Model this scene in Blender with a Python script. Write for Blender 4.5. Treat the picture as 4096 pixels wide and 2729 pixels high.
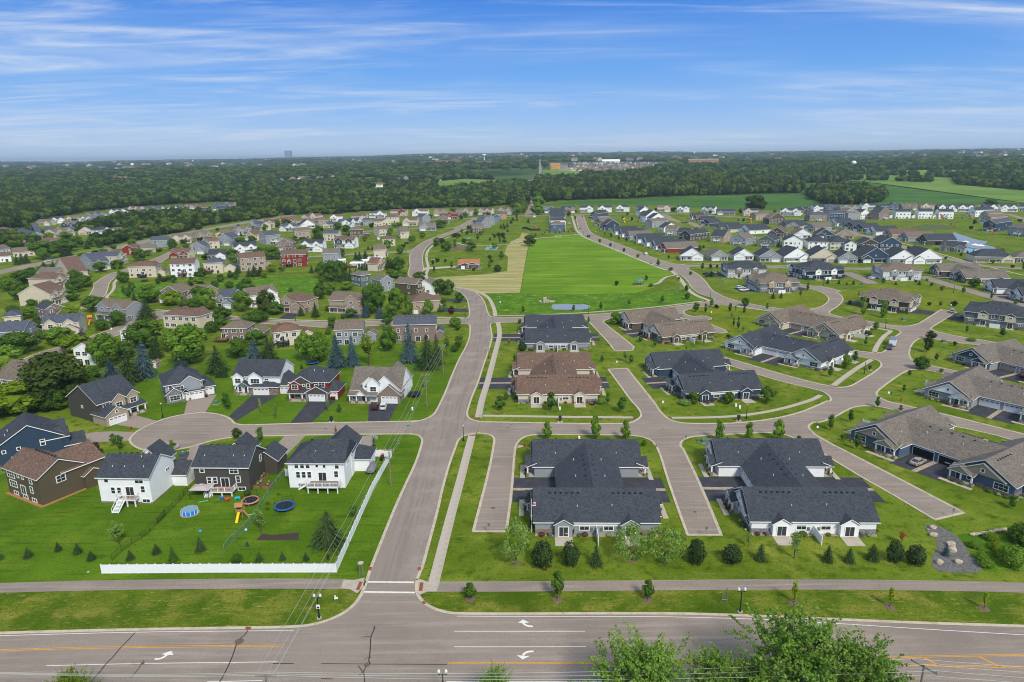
import bpy, math, random
from math import sin, cos, pi, radians, atan2, hypot
from mathutils import Vector, Matrix
from mathutils.geometry import tessellate_polygon
rnd = random.Random(11)
HAZE = 7.5e-5
scene = bpy.context.scene
COL = scene.collection
for o in list(bpy.data.objects): bpy.data.objects.remove(o)
CAM_H, PITCH, ROLL = 73.0, 15.06, 0.6
a_, q_ = radians(PITCH), radians(ROLL)
fw = Vector((0, cos(a_), -sin(a_))); up0 = Vector((0, sin(a_), cos(a_))); ri0 = Vector((1, 0, 0))
ri = ri0*cos(q_) - up0*sin(q_); up = up0*cos(q_) + ri0*sin(q_)
cam_d = bpy.data.cameras.new('camera'); cam = bpy.data.objects.new('camera', cam_d); COL.objects.link(cam)
M3 = Matrix((ri, up, -fw)).transposed()
cam.matrix_world = Matrix.Translation((0, 0, CAM_H)) @ M3.to_4x4()
cam_d.lens = 24; cam_d.sensor_width = 36; cam_d.sensor_fit = 'HORIZONTAL'
cam_d.clip_start = 0.5; cam_d.clip_end = 80000
scene.camera = cam
def lin(c):
 c = c/255.0
 return c/12.92 if c <= 0.04045 else ((c + 0.055)/1.055)**2.4
def hexc(h): h = h.lstrip('#'); return tuple(lin(int(h[i:i+2], 16)) for i in (0, 2, 4)) + (1,)
EXPO = 0.55
SUN_EL, SUN_AZ = radians(43), radians(155)      # azimuth clockwise from +Y
world = bpy.data.worlds.new('World'); scene.world = world; world.use_nodes = True
nt = world.node_tree; nt.nodes.clear()
def N(tree, typ, **kw):
 n = tree.nodes.new(typ)
 for k, v in kw.items():
  if k.startswith('i_'):
   key = k[2:]; key = int(key) if key.isdigit() else key.replace('_', ' ')
   n.inputs[key].default_value = v
  else: setattr(n, k, v)
 return n
def LK(tree, a, ao, b, bi): tree.links.new(a.outputs[ao], b.inputs[bi])
def build_world():
 t = nt
 out = N(t, 'ShaderNodeOutputWorld'); bg = N(t, 'ShaderNodeBackground'); bg.inputs['Strength'].default_value = 0.1
 LK(t, bg, 0, out, 0)
 sky = N(t, 'ShaderNodeTexSky', sky_type='NISHITA', sun_disc=False, sun_elevation=SUN_EL, sun_rotation=SUN_AZ, altitude=300, air_density=1.0, dust_density=0.2, ozone_density=3.0)
 tc = N(t, 'ShaderNodeTexCoord'); sp = N(t, 'ShaderNodeSeparateXYZ'); LK(t, tc, 'Generated', sp, 0)
 zz = N(t, 'ShaderNodeMath', operation='MAXIMUM', i_1=0.0); LK(t, sp, 'Z', zz, 0)
 cr = N(t, 'ShaderNodeValToRGB'); LK(t, zz, 0, cr, 0); K = 1/(0.1*2**EXPO)
 stops = [(0.0, '#bcd2ee'), (0.02, '#aecbf0'), (0.06, '#8cbaf3'), (0.11, '#68a6f0'), (0.2, '#3d84e2'), (0.4, '#8fb4e2'), (1.0, '#d6dbe2')]
 e = cr.color_ramp.elements
 while len(e) < len(stops): e.new(.5)
 for q, (p, h) in zip(e, stops): q.position = p; q.color = hexc(h)
 ks = N(t, 'ShaderNodeVectorMath', operation='SCALE'); LK(t, cr, 0, ks, 0); ks.inputs['Scale'].default_value = K
 base = N(t, 'ShaderNodeMix', data_type='RGBA', i_0=0.06); LK(t, ks, 0, base, 6); LK(t, sky, 0, base, 7)
 # cirrus: noise on the cloud layer the view direction meets
 za = N(t, 'ShaderNodeMath', operation='ADD', i_1=0.07); LK(t, zz, 0, za, 0)
 dx = N(t, 'ShaderNodeMath', operation='DIVIDE'); LK(t, sp, 'X', dx, 0); LK(t, za, 0, dx, 1)
 dy = N(t, 'ShaderNodeMath', operation='DIVIDE'); LK(t, sp, 'Y', dy, 0); LK(t, za, 0, dy, 1)
 cb = N(t, 'ShaderNodeCombineXYZ'); LK(t, dx, 0, cb, 0); LK(t, dy, 0, cb, 1)
 def cirrus(rot, scale, off, lo, hi, dist, det=10.0):
  mp = N(t, 'ShaderNodeMapping'); LK(t, cb, 0, mp, 0); mp.inputs['Rotation'].default_value = (0, 0, radians(rot)); mp.inputs['Scale'].default_value = scale; mp.inputs['Location'].default_value = off
  nz = N(t, 'ShaderNodeTexNoise', i_Scale=1.0, i_Detail=det, i_Roughness=0.58, i_Distortion=dist); LK(t, mp, 0, nz, 'Vector')
  mr = N(t, 'ShaderNodeMapRange', interpolation_type='SMOOTHSTEP'); LK(t, nz, 'Fac', mr, 0); mr.inputs[1].default_value = lo; mr.inputs[2].default_value = hi
  return mr
 def mul(a, c, op='MULTIPLY', **kw):
  m = N(t, 'ShaderNodeMath', operation=op, **kw); LK(t, a, 0, m, 0)
  if c is not None: LK(t, c, 0, m, 1)
  return m
 big = cirrus(0, (.2, .42, 1), (1.3, 4.1, 0), .33, .6, .3, 3.0)
 c1 = cirrus(13, (.26, .75, 1), (3.1, 1.7, 0), .4, .8, 1.7, 12.0); c2 = cirrus(-32, (.5, 1.7, 1), (7.4, 2.2, 0), .42, .82, 2.2, 12.0)
 a = mul(mul(c1, big), None, 'MULTIPLY', i_1=.75); c = mul(mul(c2, big), None, 'MULTIPLY', i_1=.6)
 sm = mul(a, c, 'ADD', use_clamp=True)
 mix = N(t, 'ShaderNodeMix', data_type='RGBA'); LK(t, sm, 0, mix, 0); LK(t, base, 2, mix, 6)
 mix.inputs[7].default_value = tuple(v*K for v in hexc('#d9e4f4')[:3]) + (1,)
 LK(t, mix, 2, bg, 'Color')
build_world()
sun_d = bpy.data.lights.new('sun', 'SUN'); sun = bpy.data.objects.new('sun', sun_d); COL.objects.link(sun)
sun_d.energy = 2.5; sun_d.angle = radians(13); sun_d.color = (1.0, 0.94, 0.83)
sd = Vector((sin(SUN_AZ)*cos(SUN_EL), cos(SUN_AZ)*cos(SUN_EL), sin(SUN_EL)))
sun.rotation_euler = sd.to_track_quat('Z', 'Y').to_euler(); sun.location = sd*200
vs = scene.view_settings; vs.view_transform = 'Standard'; vs.look = 'None'; vs.gamma = 1.0; vs.exposure = EXPO
vs.use_curve_mapping = False
cy = scene.cycles
cy.use_denoising = True; cy.filter_width = 1.05; cy.max_bounces = 5; cy.diffuse_bounces = 2; cy.glossy_bounces = 2; cy.transmission_bounces = 2
cy.transparent_max_bounces = 6; cy.volume_bounces = 1
W_, H_ = 4096, 2729; F_ = 24/36*W_
TL = {'A1': (0,1550,.348344),'A2': (700,1550,.348344),'A3': (1800,1600,.348344),'A4': (2600,1600,.348344),'A5': (3276,1550,.348344),
'B1': (0,1080,.348344),'B2': (780,1080,.348344),'B3': (1500,1080,.348344),'B4': (2300,1080,.348344),'B5': (3276,1080,.348344),
'C1': (0,760,.297366),'C2': (680,760,.297366),'C3': (1360,760,.297366),'C4': (2040,760,.297366),'C5': (2720,760,.297366),'C6': (3396,760,.297366),
'D1': (0,2047,.435),'D2': (1024,2047,.435),'D3': (2048,2047,.435),'D4': (3072,2047,.435),
'E1': (0,560,.42481),'E2': (1000,560,.42481),'E3': (2000,560,.42481),'E4': (3000,560,.46559),'V': (0,0,1.740756),
'F1': (2600,1000,.669643),'F2': (1400,1560,.446429),'F3': (0,1000,.446429)}
def hill(x, y):
 """terrain height: flat under the suburb, rising gently to far ridges"""
 r = hypot(x, y)
 if r < 1150 or y < 0: return 0.0
 a = atan2(x, y); P = ((1150, 0), (1500, 6), (2000, 23), (2400, 38), (3000, 47), (4000, 56), (6000, 74), (8000, 97), (10500, 122), (15000, 134), (99999, 134))
 for (r0, h0), (r1, h1) in zip(P, P[1:]):
  if r <= r1: h = h0 + (h1-h0)*(r-r0)/(r1-r0); break
 f = .46 + .54*math.exp(-((a-.03)/.33)**2) + .3*math.exp(-((a-.62)/.25)**2)
 t = min(1, (r-1150)/1500)
 return h*f*(1 + .05*t*sin(a*37)) + t*(4*sin(x*.0021+1.3)*sin(y*.0017+.4) + 2.5*sin(x*.0053+y*.0031))
def G(t, x, y, z=None):
 ox, oy, s = TL[t]; dx = (ox + x*s - W_/2)/F_; dy = -(oy + y*s - H_/2)/F_
 d = ri*dx + up*dy + fw
 if z is None:
  z = 0.0
  if d.z > -.068*d.y:                       # far: march to the rising terrain
   k = 1000.0
   while k < 16000 and CAM_H + d.z*k > hill(d.x*k, d.y*k): k *= 1.004
   return Vector((d.x*k, d.y*k, hill(d.x*k, d.y*k)))
 k = (z - CAM_H)/d.z
 return Vector((d.x*k, d.y*k, z))
def proj(p):
 v = Vector(p) - Vector((0, 0, CAM_H)); c = v.dot(fw)
 return W_/2 + F_*v.dot(ri)/c, H_/2 - F_*v.dot(up)/c
def GG(*items):
 """'A1 x y x y B2 x y ...' (or tile, (x, y), (x, y) ...) -> ground points"""
 t = None; out = []
 for it in items:
  if isinstance(it, str):
   k = it.split(); i = 0
   while i < len(k):
    if k[i] in TL: t = k[i]; i += 1
    else: out.append(G(t, int(k[i]), int(k[i+1]))); i += 2
  elif isinstance(it[0], str): out += GG(*it)
  else: out.append(G(t, it[0], it[1]))
 return out
def height_at(g, t, ytop):
 vy = TL[t][1] + ytop*TL[t][2]; lo, hi = 0.0, 60.0
 for _ in range(40):
  m = (lo + hi)/2
  if proj((g.x, g.y, m))[1] > vy: lo = m
  else: hi = m
 return max(lo, 0.3)
class MB:
 def __init__(s): s.v = []; s.f = []; s.m = []
 def add(s, vs, fs, mi=0):
  b = len(s.v); s.v += [tuple(p) for p in vs]
  for f in fs: s.f.append([b + i for i in f]); s.m.append(mi)
  return s
 def box(s, x0, x1, y0, y1, z0, z1, mi=0):
  return s.add([(x0,y0,z0),(x1,y0,z0),(x1,y1,z0),(x0,y1,z0),(x0,y0,z1),(x1,y0,z1),(x1,y1,z1),(x0,y1,z1)],
     [(0,3,2,1),(4,5,6,7),(0,1,5,4),(1,2,6,5),(2,3,7,6),(3,0,4,7)], mi)
 def quad(s, a, b, c, d, mi=0): return s.add([a,b,c,d], [(0,1,2,3)], mi)
 def tube(s, a, b, r0, r1=None, n=6, mi=0, cap=True):
  a = Vector(a); b = Vector(b); r1 = r0 if r1 is None else r1
  d = (b - a).normalized(); u = d.orthogonal().normalized(); w = d.cross(u)
  vs = [a + (u*cos(2*pi*i/n) + w*sin(2*pi*i/n))*r0 for i in range(n)] + [b + (u*cos(2*pi*i/n) + w*sin(2*pi*i/n))*r1 for i in range(n)]
  fs = [(i, (i+1) % n, n + (i+1) % n, n + i) for i in range(n)]
  if cap: fs += [tuple(range(n))[::-1], tuple(range(n, 2*n))]
  return s.add(vs, fs, mi)
 def lathe(s, prof, n=10, mi=0, c=(0, 0)):
  vs = [(c[0] + r*cos(2*pi*i/n), c[1] + r*sin(2*pi*i/n), z) for r, z in prof for i in range(n)]
  fs = [(k*n + i, k*n + (i+1) % n, (k+1)*n + (i+1) % n, (k+1)*n + i) for k in range(len(prof)-1) for i in range(n)]
  fs += [tuple(range(n))[::-1], tuple(range((len(prof)-1)*n, len(prof)*n))]
  return s.add(vs, fs, mi)
 def poly(s, pts, z=0.0, mi=0):
  ps = [Vector((p[0], p[1], 0)) for p in pts]
  tri = tessellate_polygon([ps]); vs = [(p.x, p.y, z) for p in ps]; fs = []
  for a, b, c in tri:
   n = (ps[b]-ps[a]).cross(ps[c]-ps[a]).z
   fs.append((a, b, c) if n >= 0 else (a, c, b))
  return s.add(vs, fs, mi)
 def mesh(s, name, mats=()):
  me = bpy.data.meshes.new(name); me.from_pydata(s.v, [], s.f)
  for m in mats: me.materials.append(m)
  if any(s.m): me.polygons.foreach_set('material_index', s.m)
  me.update(); return me
 def obj(s, name, mats, parent=None, loc=None, rz=None):
  mats = list(mats) if isinstance(mats, (list, tuple)) else [mats]
  return link(name, s.mesh(name, mats), parent, loc, rz)
def link(name, data, parent=None, loc=None, rz=None, scale=None):
 o = bpy.data.objects.new(name, data); COL.objects.link(o)
 if parent is not None: o.parent = parent
 if loc is not None: o.location = loc
 if rz is not None: o.rotation_euler = (0, 0, rz)
 if scale is not None: o.scale = scale
 return o
def tag(o, label, cat, group=None):
 o['label'] = label; o['category'] = cat
 if group: o['group'] = group
 return o
def thing(name, label, cat, loc, rz=0, group=None):
 o = link(name, None, None, loc, rz); o.empty_display_size = 0.2
 return tag(o, label, cat, group)
def struct(o): o['kind'] = 'structure'; return o
def stuff(o): o['kind'] = 'stuff'; return o
MATS = {}
def mat(name, col, rough=0.7, var=0.0, scale=1.0, metal=0.0, spec=0.3, bump=0.0, bscale=20.0, detail=4.0, coord='Object', col2=None, extra=None):
 if name in MATS: return MATS[name]
 m = bpy.data.materials.new(name); m.use_nodes = True; t = m.node_tree; b = t.nodes['Principled BSDF']
 if isinstance(col, str): col = hexc(col)
 if isinstance(col2, str): col2 = hexc(col2)
 b.inputs['Base Color'].default_value = col; b.inputs['Roughness'].default_value = rough; b.inputs['Metallic'].default_value = metal
 b.inputs['Specular IOR Level'].default_value = spec
 if var or col2 or bump:
  tc = N(t, 'ShaderNodeTexCoord')
 if var or col2:
  nz = N(t, 'ShaderNodeTexNoise', i_Scale=scale, i_Detail=detail, i_Roughness=0.6); LK(t, tc, coord, nz, 'Vector')
  mr = N(t, 'ShaderNodeMapRange'); LK(t, nz, 'Fac', mr, 0); mr.inputs[1].default_value = 0.3; mr.inputs[2].default_value = 0.7
  mx = N(t, 'ShaderNodeMix', data_type='RGBA'); LK(t, mr, 0, mx, 0)
  c2 = col2 if col2 else tuple(min(1, c*(1+var)) for c in col[:3]) + (1,)
  c1 = col if col2 else tuple(c*(1-var) for c in col[:3]) + (1,)
  mx.inputs[6].default_value = c1; mx.inputs[7].default_value = c2
  LK(t, mx, 2, b, 'Base Color')
 if bump:
  nb = N(t, 'ShaderNodeTexNoise', i_Scale=bscale, i_Detail=3.0); LK(t, tc, coord, nb, 'Vector')
  bp = N(t, 'ShaderNodeBump', i_Strength=bump, i_Distance=0.05); LK(t, nb, 'Fac', bp, 'Height'); LK(t, bp, 0, b, 'Normal')
 if extra: extra(t, b)
 MATS[name] = m; return m
def layered(name, layers, rough=0.9, bump=0.3, bscale=6.0, stripes=None):
 """colour = base mixed through noises: layers = [(colour,), (colour, scale, lo, hi), ...] in object metres"""
 if name in MATS: return MATS[name]
 m = bpy.data.materials.new(name); m.use_nodes = True; t = m.node_tree; b = t.nodes['Principled BSDF']
 b.inputs['Roughness'].default_value = rough; b.inputs['Specular IOR Level'].default_value = 0.03
 tc = N(t, 'ShaderNodeTexCoord'); prev = N(t, 'ShaderNodeRGB'); prev.outputs[0].default_value = hexc(layers[0][0]); po = 0
 for k, (c, sc, lo, hi) in enumerate(layers[1:]):
  mp = N(t, 'ShaderNodeMapping'); LK(t, tc, 'Object', mp, 0); mp.inputs['Location'].default_value = (k*37.1, k*11.7, 0)
  if isinstance(sc, tuple): mp.inputs['Scale'].default_value = (sc[0], sc[1], 1); mp.inputs['Rotation'].default_value = (0, 0, radians(sc[2])); s_ = 1.0
  else: s_ = sc
  nz = N(t, 'ShaderNodeTexNoise', i_Scale=s_, i_Detail=5.0, i_Roughness=0.62); LK(t, mp, 0, nz, 'Vector')
  mr = N(t, 'ShaderNodeMapRange', interpolation_type='SMOOTHSTEP'); LK(t, nz, 'Fac', mr, 0); mr.inputs[1].default_value = lo; mr.inputs[2].default_value = hi
  mx = N(t, 'ShaderNodeMix', data_type='RGBA'); LK(t, mr, 0, mx, 0); LK(t, prev, po, mx, 6); mx.inputs[7].default_value = hexc(c)
  prev, po = mx, 2
 if stripes:
  rot, wl, amt = stripes
  mp = N(t, 'ShaderNodeMapping'); LK(t, tc, 'Object', mp, 0); mp.inputs['Rotation'].default_value = (0, 0, radians(rot))
  wv = N(t, 'ShaderNodeTexWave', wave_type='BANDS', bands_direction='X', i_Scale=wl, i_Distortion=1.2, i_Detail=2.0); LK(t, mp, 0, wv, 'Vector')
  wv.inputs['Detail Scale'].default_value = 0.3
  mr = N(t, 'ShaderNodeMapRange'); LK(t, wv, 'Fac', mr, 0); mr.inputs[3].default_value = 1 - amt; mr.inputs[4].default_value = 1 + amt
  mu = N(t, 'ShaderNodeMix', data_type='RGBA', blend_type='MULTIPLY'); mu.inputs[0].default_value = 1.0
  LK(t, prev, po, mu, 6); LK(t, mr, 0, mu, 7); prev, po = mu, 2
 LK(t, prev, po, b, 'Base Color')
 if bump:
  nb = N(t, 'ShaderNodeTexNoise', i_Scale=bscale, i_Detail=4.0); LK(t, tc, 'Object', nb, 'Vector')
  bp = N(t, 'ShaderNodeBump', i_Strength=bump, i_Distance=0.15); LK(t, nb, 'Fac', bp, 'Height'); LK(t, bp, 0, b, 'Normal')
 MATS[name] = m; return m
def roofmat(name, c):
 def ex(t, b):
  tc = N(t, 'ShaderNodeTexCoord')
  mp = N(t, 'ShaderNodeMapping'); LK(t, tc, 'Object', mp, 0); mp.inputs['Scale'].default_value = (3.2, 3.2, 6.0)
  vo = N(t, 'ShaderNodeTexVoronoi', i_Scale=1.0); LK(t, mp, 0, vo, 'Vector')
  sp = N(t, 'ShaderNodeSeparateColor'); LK(t, vo, 'Color', sp, 0)
  nz = N(t, 'ShaderNodeTexNoise', i_Scale=0.35, i_Detail=3.0); LK(t, tc, 'Object', nz, 'Vector')
  ad = N(t, 'ShaderNodeMath', operation='MULTIPLY_ADD', i_1=0.5); LK(t, nz, 'Fac', ad, 0); LK(t, sp, 0, ad, 2)
  mr = N(t, 'ShaderNodeMapRange'); LK(t, ad, 0, mr, 0); mr.inputs[1].default_value = 0.1; mr.inputs[2].default_value = 1.35
  mx = N(t, 'ShaderNodeMix', data_type='RGBA'); LK(t, mr, 0, mx, 0)
  mx.inputs[6].default_value = tuple(v*0.66 for v in c[:3]) + (1,); mx.inputs[7].default_value = tuple(min(1, v*1.42) for v in c[:3]) + (1,)
  LK(t, mx, 2, b, 'Base Color')
 return mat('shingle_' + name, c, 0.9, extra=ex, spec=0.15)
ROOF = {k: roofmat(n, hexc(h)) for k, n, h in (('K','charcoal','#3d4148'),('S','slate','#4d515c'),('G','grey','#6b645c'),('T','taupe','#6c6156'),('B','brown','#675348'),('R','rust','#6f5546'),('O','orange','#9c6a4a'))}
ROOFN = {'K': 'charcoal', 'S': 'slate grey', 'G': 'weathered grey', 'T': 'taupe', 'B': 'brown', 'R': 'reddish brown', 'O': 'terracotta'}
def siding(name, h):
 c = hexc(h)
 def ex(t, b):
  tc = N(t, 'ShaderNodeTexCoord'); sp = N(t, 'ShaderNodeSeparateXYZ'); LK(t, tc, 'Object', sp, 0)
  fr = N(t, 'ShaderNodeMath', operation='MULTIPLY', i_1=6.2); LK(t, sp, 'Z', fr, 0)
  f2 = N(t, 'ShaderNodeMath', operation='FRACT'); LK(t, fr, 0, f2, 0)
  bp = N(t, 'ShaderNodeBump', i_Strength=0.35, i_Distance=0.03); LK(t, f2, 0, bp, 'Height'); LK(t, bp, 0, b, 'Normal')
 return mat('siding_' + name, c, 0.6, var=0.05, scale=0.7, extra=ex)
WALL = {k: siding(n, h) for k, n, h in (('w','white','#e9eaeb'),('c','cream','#c9bfa9'),('g','grey','#8f949b'),('t','tan','#a3937f'),('b','navy','#2f4358'),('l','blue','#4c6079'),
('r','red','#7e2a20'),('d','charcoal','#4a4642'),('o','olive','#59503f'),('n','sage','#5d6b68'),('m','mauve','#82716b'),('k','dark','#514a47'),('y','ochre','#b58a55'))}
WALLN = {'w': 'white', 'c': 'cream', 'g': 'grey', 't': 'tan', 'b': 'navy', 'l': 'blue', 'r': 'red', 'd': 'dark grey', 'o': 'olive brown', 'n': 'sage green', 'm': 'mauve grey', 'k': 'dark brown', 'y': 'ochre'}
M_trim = mat('white_trim', '#efefec', 0.5, var=0.02)
M_glass = mat('window_glass', '#2c3338', 0.1, spec=0.7, var=0.4, scale=0.35)
M_white = mat('white_vinyl', '#e6e8ea', 0.45, var=0.03, scale=0.5)
M_door = mat('garage_white', '#e2e3e4', 0.5, var=0.03, scale=2)
M_taupe_door = mat('garage_taupe', '#a89c8e', 0.5)
M_dark = mat('black_metal', '#1b1c1e', 0.45, spec=0.4)
M_conc = layered('concrete', [('#b3aa9c',), ('#a59b8c', 0.5, .35, .7), ('#c0b8ab', 3.0, .5, .75)], 0.85, 0.15)
M_curb = layered('curb_concrete', [('#bdb19d',), ('#a99c88', 0.6, .4, .7), ('#cabfae', 2.5, .5, .75)], 0.85, 0.1)
M_asph = layered('aged_asphalt', [('#908479',), ('#857a71', 0.06, .4, .65), ('#9d9085', (0.05, 0.9, 0), .45, .7), ('#6c635b', 5.0, .5, .75)], 0.92, 0.1)
M_asph2 = layered('road_asphalt', [('#8f837a',), ('#83786f', (0.9, 0.03, -87), .42, .66), ('#9b8e85', 0.12, .45, .7), ('#6a615a', 5.0, .5, .75)], 0.92, 0.1)
M_black = layered('black_asphalt', [('#3f4046',), ('#4a4b52', 0.4, .4, .7), ('#333439', 4.0, .5, .8)], 0.9, 0.2)
M_paver = layered('paver_driveway', [('#91857a',), ('#a09488', 2.0, .45, .65), ('#7e7268', 6.0, .5, .7)], 0.9, 0.2)
M_rock = layered('river_rock', [('#9a8b77',), ('#c4b7a3', 5.0, .45, .6), ('#6e6153', 8.0, .52, .62)], 0.9, 0.8, 8.0)
M_stone = layered('stone_veneer', [('#7c7064',), ('#9b8d7d', 3.0, .45, .6), ('#574e47', 5.0, .52, .66)], 0.9, 0.7, 7.0)
M_stone_g = layered('grey_stone_veneer', [('#74757a',), ('#95969a', 3.0, .45, .6), ('#4f5156', 5.0, .52, .66)], 0.9, 0.7, 7.0)
M_wood = mat('cedar_wood', '#8a6545', 0.75, var=0.2, scale=3)
M_brownwood = mat('brown_deck', '#5f4034', 0.75, var=0.2, scale=3)
M_greywood = mat('weathered_pole', '#7d756b', 0.85, var=0.25, scale=4)
M_mulch = mat('bark_mulch', '#6d5a4c', 0.95, var=0.3, scale=5, bump=0.5)
M_soil = mat('dark_mulch', '#3f352d', 0.95, var=0.3, scale=5, bump=0.5)
M_paint = mat('white_road_paint', '#dcdad4', 0.7, var=0.1, scale=1.5)
M_yel = mat('yellow_road_paint', '#d69a2e', 0.7, var=0.15, scale=1.5)
M_tar = mat('crack_sealant', '#2e2c2d', 0.6)
M_rust = mat('truncated_dome_rust', '#8a4a2f', 0.8, var=0.15, scale=4)
M_steel = mat('galvanised_steel', '#9aa0a3', 0.4, metal=0.7, var=0.1)
M_grass = layered('lawn_grass', [('#667a22',), ('#566a18', 0.03, .36, .62), ('#7f8732', 0.075, .45, .72), ('#3e5610', 0.35, .48, .72), ('#7f8440', (0.25, 1.3, 40), .54, .8), ('#33480e', 2.2, .52, .72)], 0.95, 0.6, 5.0)
M_verge = layered('verge_grass', [('#5f701d',), ('#7d7c34', (0.05, 0.35, 0), .4, .66), ('#4a6214', 0.16, .42, .6), ('#8f8648', (0.45, 1.6, 0), .53, .72), ('#405810', 0.05, .52, .7), ('#35490e', 2.4, .5, .7)], 0.95, 0.6, 5.0)
M_lush = layered('lush_lawn', [('#57751a',), ('#4a6714', 0.05, .36, .62), ('#62791f', 0.13, .45, .72), ('#35520d', (.1, 1.0, 33), .5, .75), ('#2f490c', 2.0, .52, .72)], 0.95, 0.5, 5.0)
M_mown = layered('mown_field', [('#66881e',), ('#5a7b19', 0.02, .4, .6), ('#7f9737', (0.02, 0.16, 8), .48, .7), ('#4c7016', (0.03, 0.5, 8), .5, .75)], 0.95, 0.3, 3.0)
M_yellowlawn = layered('dry_lawn', [('#6e7a1e',), ('#5e6e1a', 0.06, .4, .6), ('#7f8534', 0.3, .5, .75), ('#4e6517', 0.9, .55, .78)], 0.95, 0.4, 4.0)
M_rough = layered('rough_grass', [('#567a1c',), ('#456a17', 0.08, .4, .6), ('#7c9334', 0.25, .5, .7), ('#38560f', 0.8, .52, .7), ('#8f9a45', 0.6, .6, .75)], 0.95, 0.9, 1.6)
M_hay = layered('cut_hay', [('#94905a',), ('#8f8d52', 0.03, .42, .62), ('#b8aa7c', (0.02, 0.35, -82), .45, .65), ('#7c8640', 0.12, .55, .72), ('#93845a', (0.06, 1.2, -82), .5, .7)], 0.95, 0.4, 2.0)
M_soy = layered('soybean_field', [('#45692c',), ('#3b5f28', 0.01, .4, .6), ('#567635', (0.006, 0.06, 4), .45, .7), ('#365624', (0.02, 0.4, 4), .5, .7)], 0.95, 0.5, 0.8)
M_corn = layered('pasture', [('#6b8438',), ('#5b7a32', 0.008, .4, .6), ('#7b8e44', (0.004, 0.05, 10), .45, .7)], 0.95, 0.4, 0.5)
M_dirt = layered('bare_dirt', [('#a08a6c',), ('#8b7a5e', 0.03, .4, .6), ('#8a8a5a', 0.05, .55, .7)], 0.95, 0.3)
M_shale = layered('grey_gravel', [('#6d6c6a',), ('#5a5a58', 1.2, .4, .6), ('#5a6a45', 0.35, .58, .7), ('#83827f', 4.0, .5, .65)], 0.95, 0.8, 6.0)
def build_ground():
 rs = [0, 200, 500, 900, 1150] + [1150 + 60*i for i in range(1, 46)] + [3900 + 250*i for i in range(37)] + [13500, 15500, 18000, 22000, 27000]
 na = 300; v = [(0, 0, 0)]; f = []
 for r in rs[1:]:
  for i in range(na):
   a = 2*pi*i/na; x, y = r*sin(a), r*cos(a); v.append((x, y, hill(x, y)))
 for i in range(na): f.append((0, 1 + (i+1) % na, 1 + i))
 for k in range(len(rs) - 2):
  b = 1 + k*na
  for i in range(na):
   j = (i+1) % na; f.append((b+i, b+j, b+na+j, b+na+i))
 mb = MB(); mb.v = v; mb.f = f; mb.m = [0]*len(f)
 m = M_grass.copy(); m.name = 'ground_grass'; t = m.node_tree; b = t.nodes['Principled BSDF']
 src = b.inputs['Base Color'].links[0].from_node; so = b.inputs['Base Color'].links[0].from_socket
 # beyond the suburb the sheet is woodland floor and fields
 tc = N(t, 'ShaderNodeTexCoord'); ln = N(t, 'ShaderNodeVectorMath', operation='LENGTH'); LK(t, tc, 'Object', ln, 0)
 mr = N(t, 'ShaderNodeMapRange', interpolation_type='SMOOTHSTEP'); t.links.new(ln.outputs['Value'], mr.inputs[0]); mr.inputs[1].default_value = 1150; mr.inputs[2].default_value = 1500
 nz = N(t, 'ShaderNodeTexNoise', i_Scale=0.004, i_Detail=6.0); LK(t, tc, 'Object', nz, 'Vector')
 cr = N(t, 'ShaderNodeValToRGB'); LK(t, nz, 'Fac', cr, 0)
 e = cr.color_ramp.elements; e[0].position = 0.38; e[0].color = hexc('#2c401c'); e[1].position = 0.66; e[1].color = hexc('#4d6430')
 mx = N(t, 'ShaderNodeMix', data_type='RGBA'); LK(t, mr, 0, mx, 0); t.links.new(so, mx.inputs[6]); LK(t, cr, 0, mx, 7); LK(t, mx, 2, b, 'Base Color')
 o = mb.obj('ground', m); struct(o)
 for p in o.data.polygons: p.use_smooth = True
build_ground()
ZL = [0.004]
def patch(name, pts, m, z=None, kind='structure'):
 ZL[0] += 0.0012
 mb = MB().poly(pts, ZL[0] if z is None else z)
 if max(hypot(p[0], p[1]) for p in pts) > 1150:            # drape on the rising ground
  st = [tuple(Vector(mb.v[i]) for i in f) for f in mb.f]; mb = MB()
  while st:
   q = st.pop(); e = [(q[i]-q[(i+1) % 3]).length for i in range(3)]; k = e.index(max(e))
   if e[k] > 60: a, b_, c = q[k], q[(k+1) % 3], q[(k+2) % 3]; n = (a+b_)/2; st += [(a, n, c), (n, b_, c)]
   else: mb.add([(p.x, p.y, hill(p.x, p.y) + ZL[0] + min(1.2, max(0, (hypot(p.x, p.y)-1100)*.004))) for p in q], [(0, 1, 2)])
 o = mb.obj(name, m); o['kind'] = kind
 return o
# ---- lawns and fields that differ from the base grass
patch('verge', GG('D1 -900 1135 0 1108 1200 1076 2354 1058 D2 250 1054 420 1046 620 1005 780 938 900 842 985 700 860 712 0 706 D1 1700 700 900 718 0 742 -900 775'), M_verge)
patch('verge', GG('D2 1500 770 1545 735 1660 735 2354 728 D3 1500 715 2354 710 D4 1200 714 2354 740 3200 790 3200 1083 2354 1044 1200 1008 0 960 D3 1800 936 700 928 D2 1850 930 1650 888 1530 803'), M_verge)
patch('lawn', GG('D1 -900 690 0 660 900 640 2354 620 D2 800 625 1000 605 1130 300 1255 5 F2 470 880 600 600 637 480 615 418 520 400 60 404 A2 1500 560 620 620 180 700 A1 1500 740 1000 700 0 1000 -700 1300'), M_lush)
patch('lawn', GG('A1 1250 470 1550 480 1800 380 2300 290 A2 450 300 620 350 740 430 2354 395 F2 300 284 640 270 780 165 850 20 B3 870 1225 955 1030 1035 890 1030 800 700 900 0 860 B2 1500 900 900 920 300 900 0 1150 B1 2000 1000 1800 1200 1400 1300'), M_lush)
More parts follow.
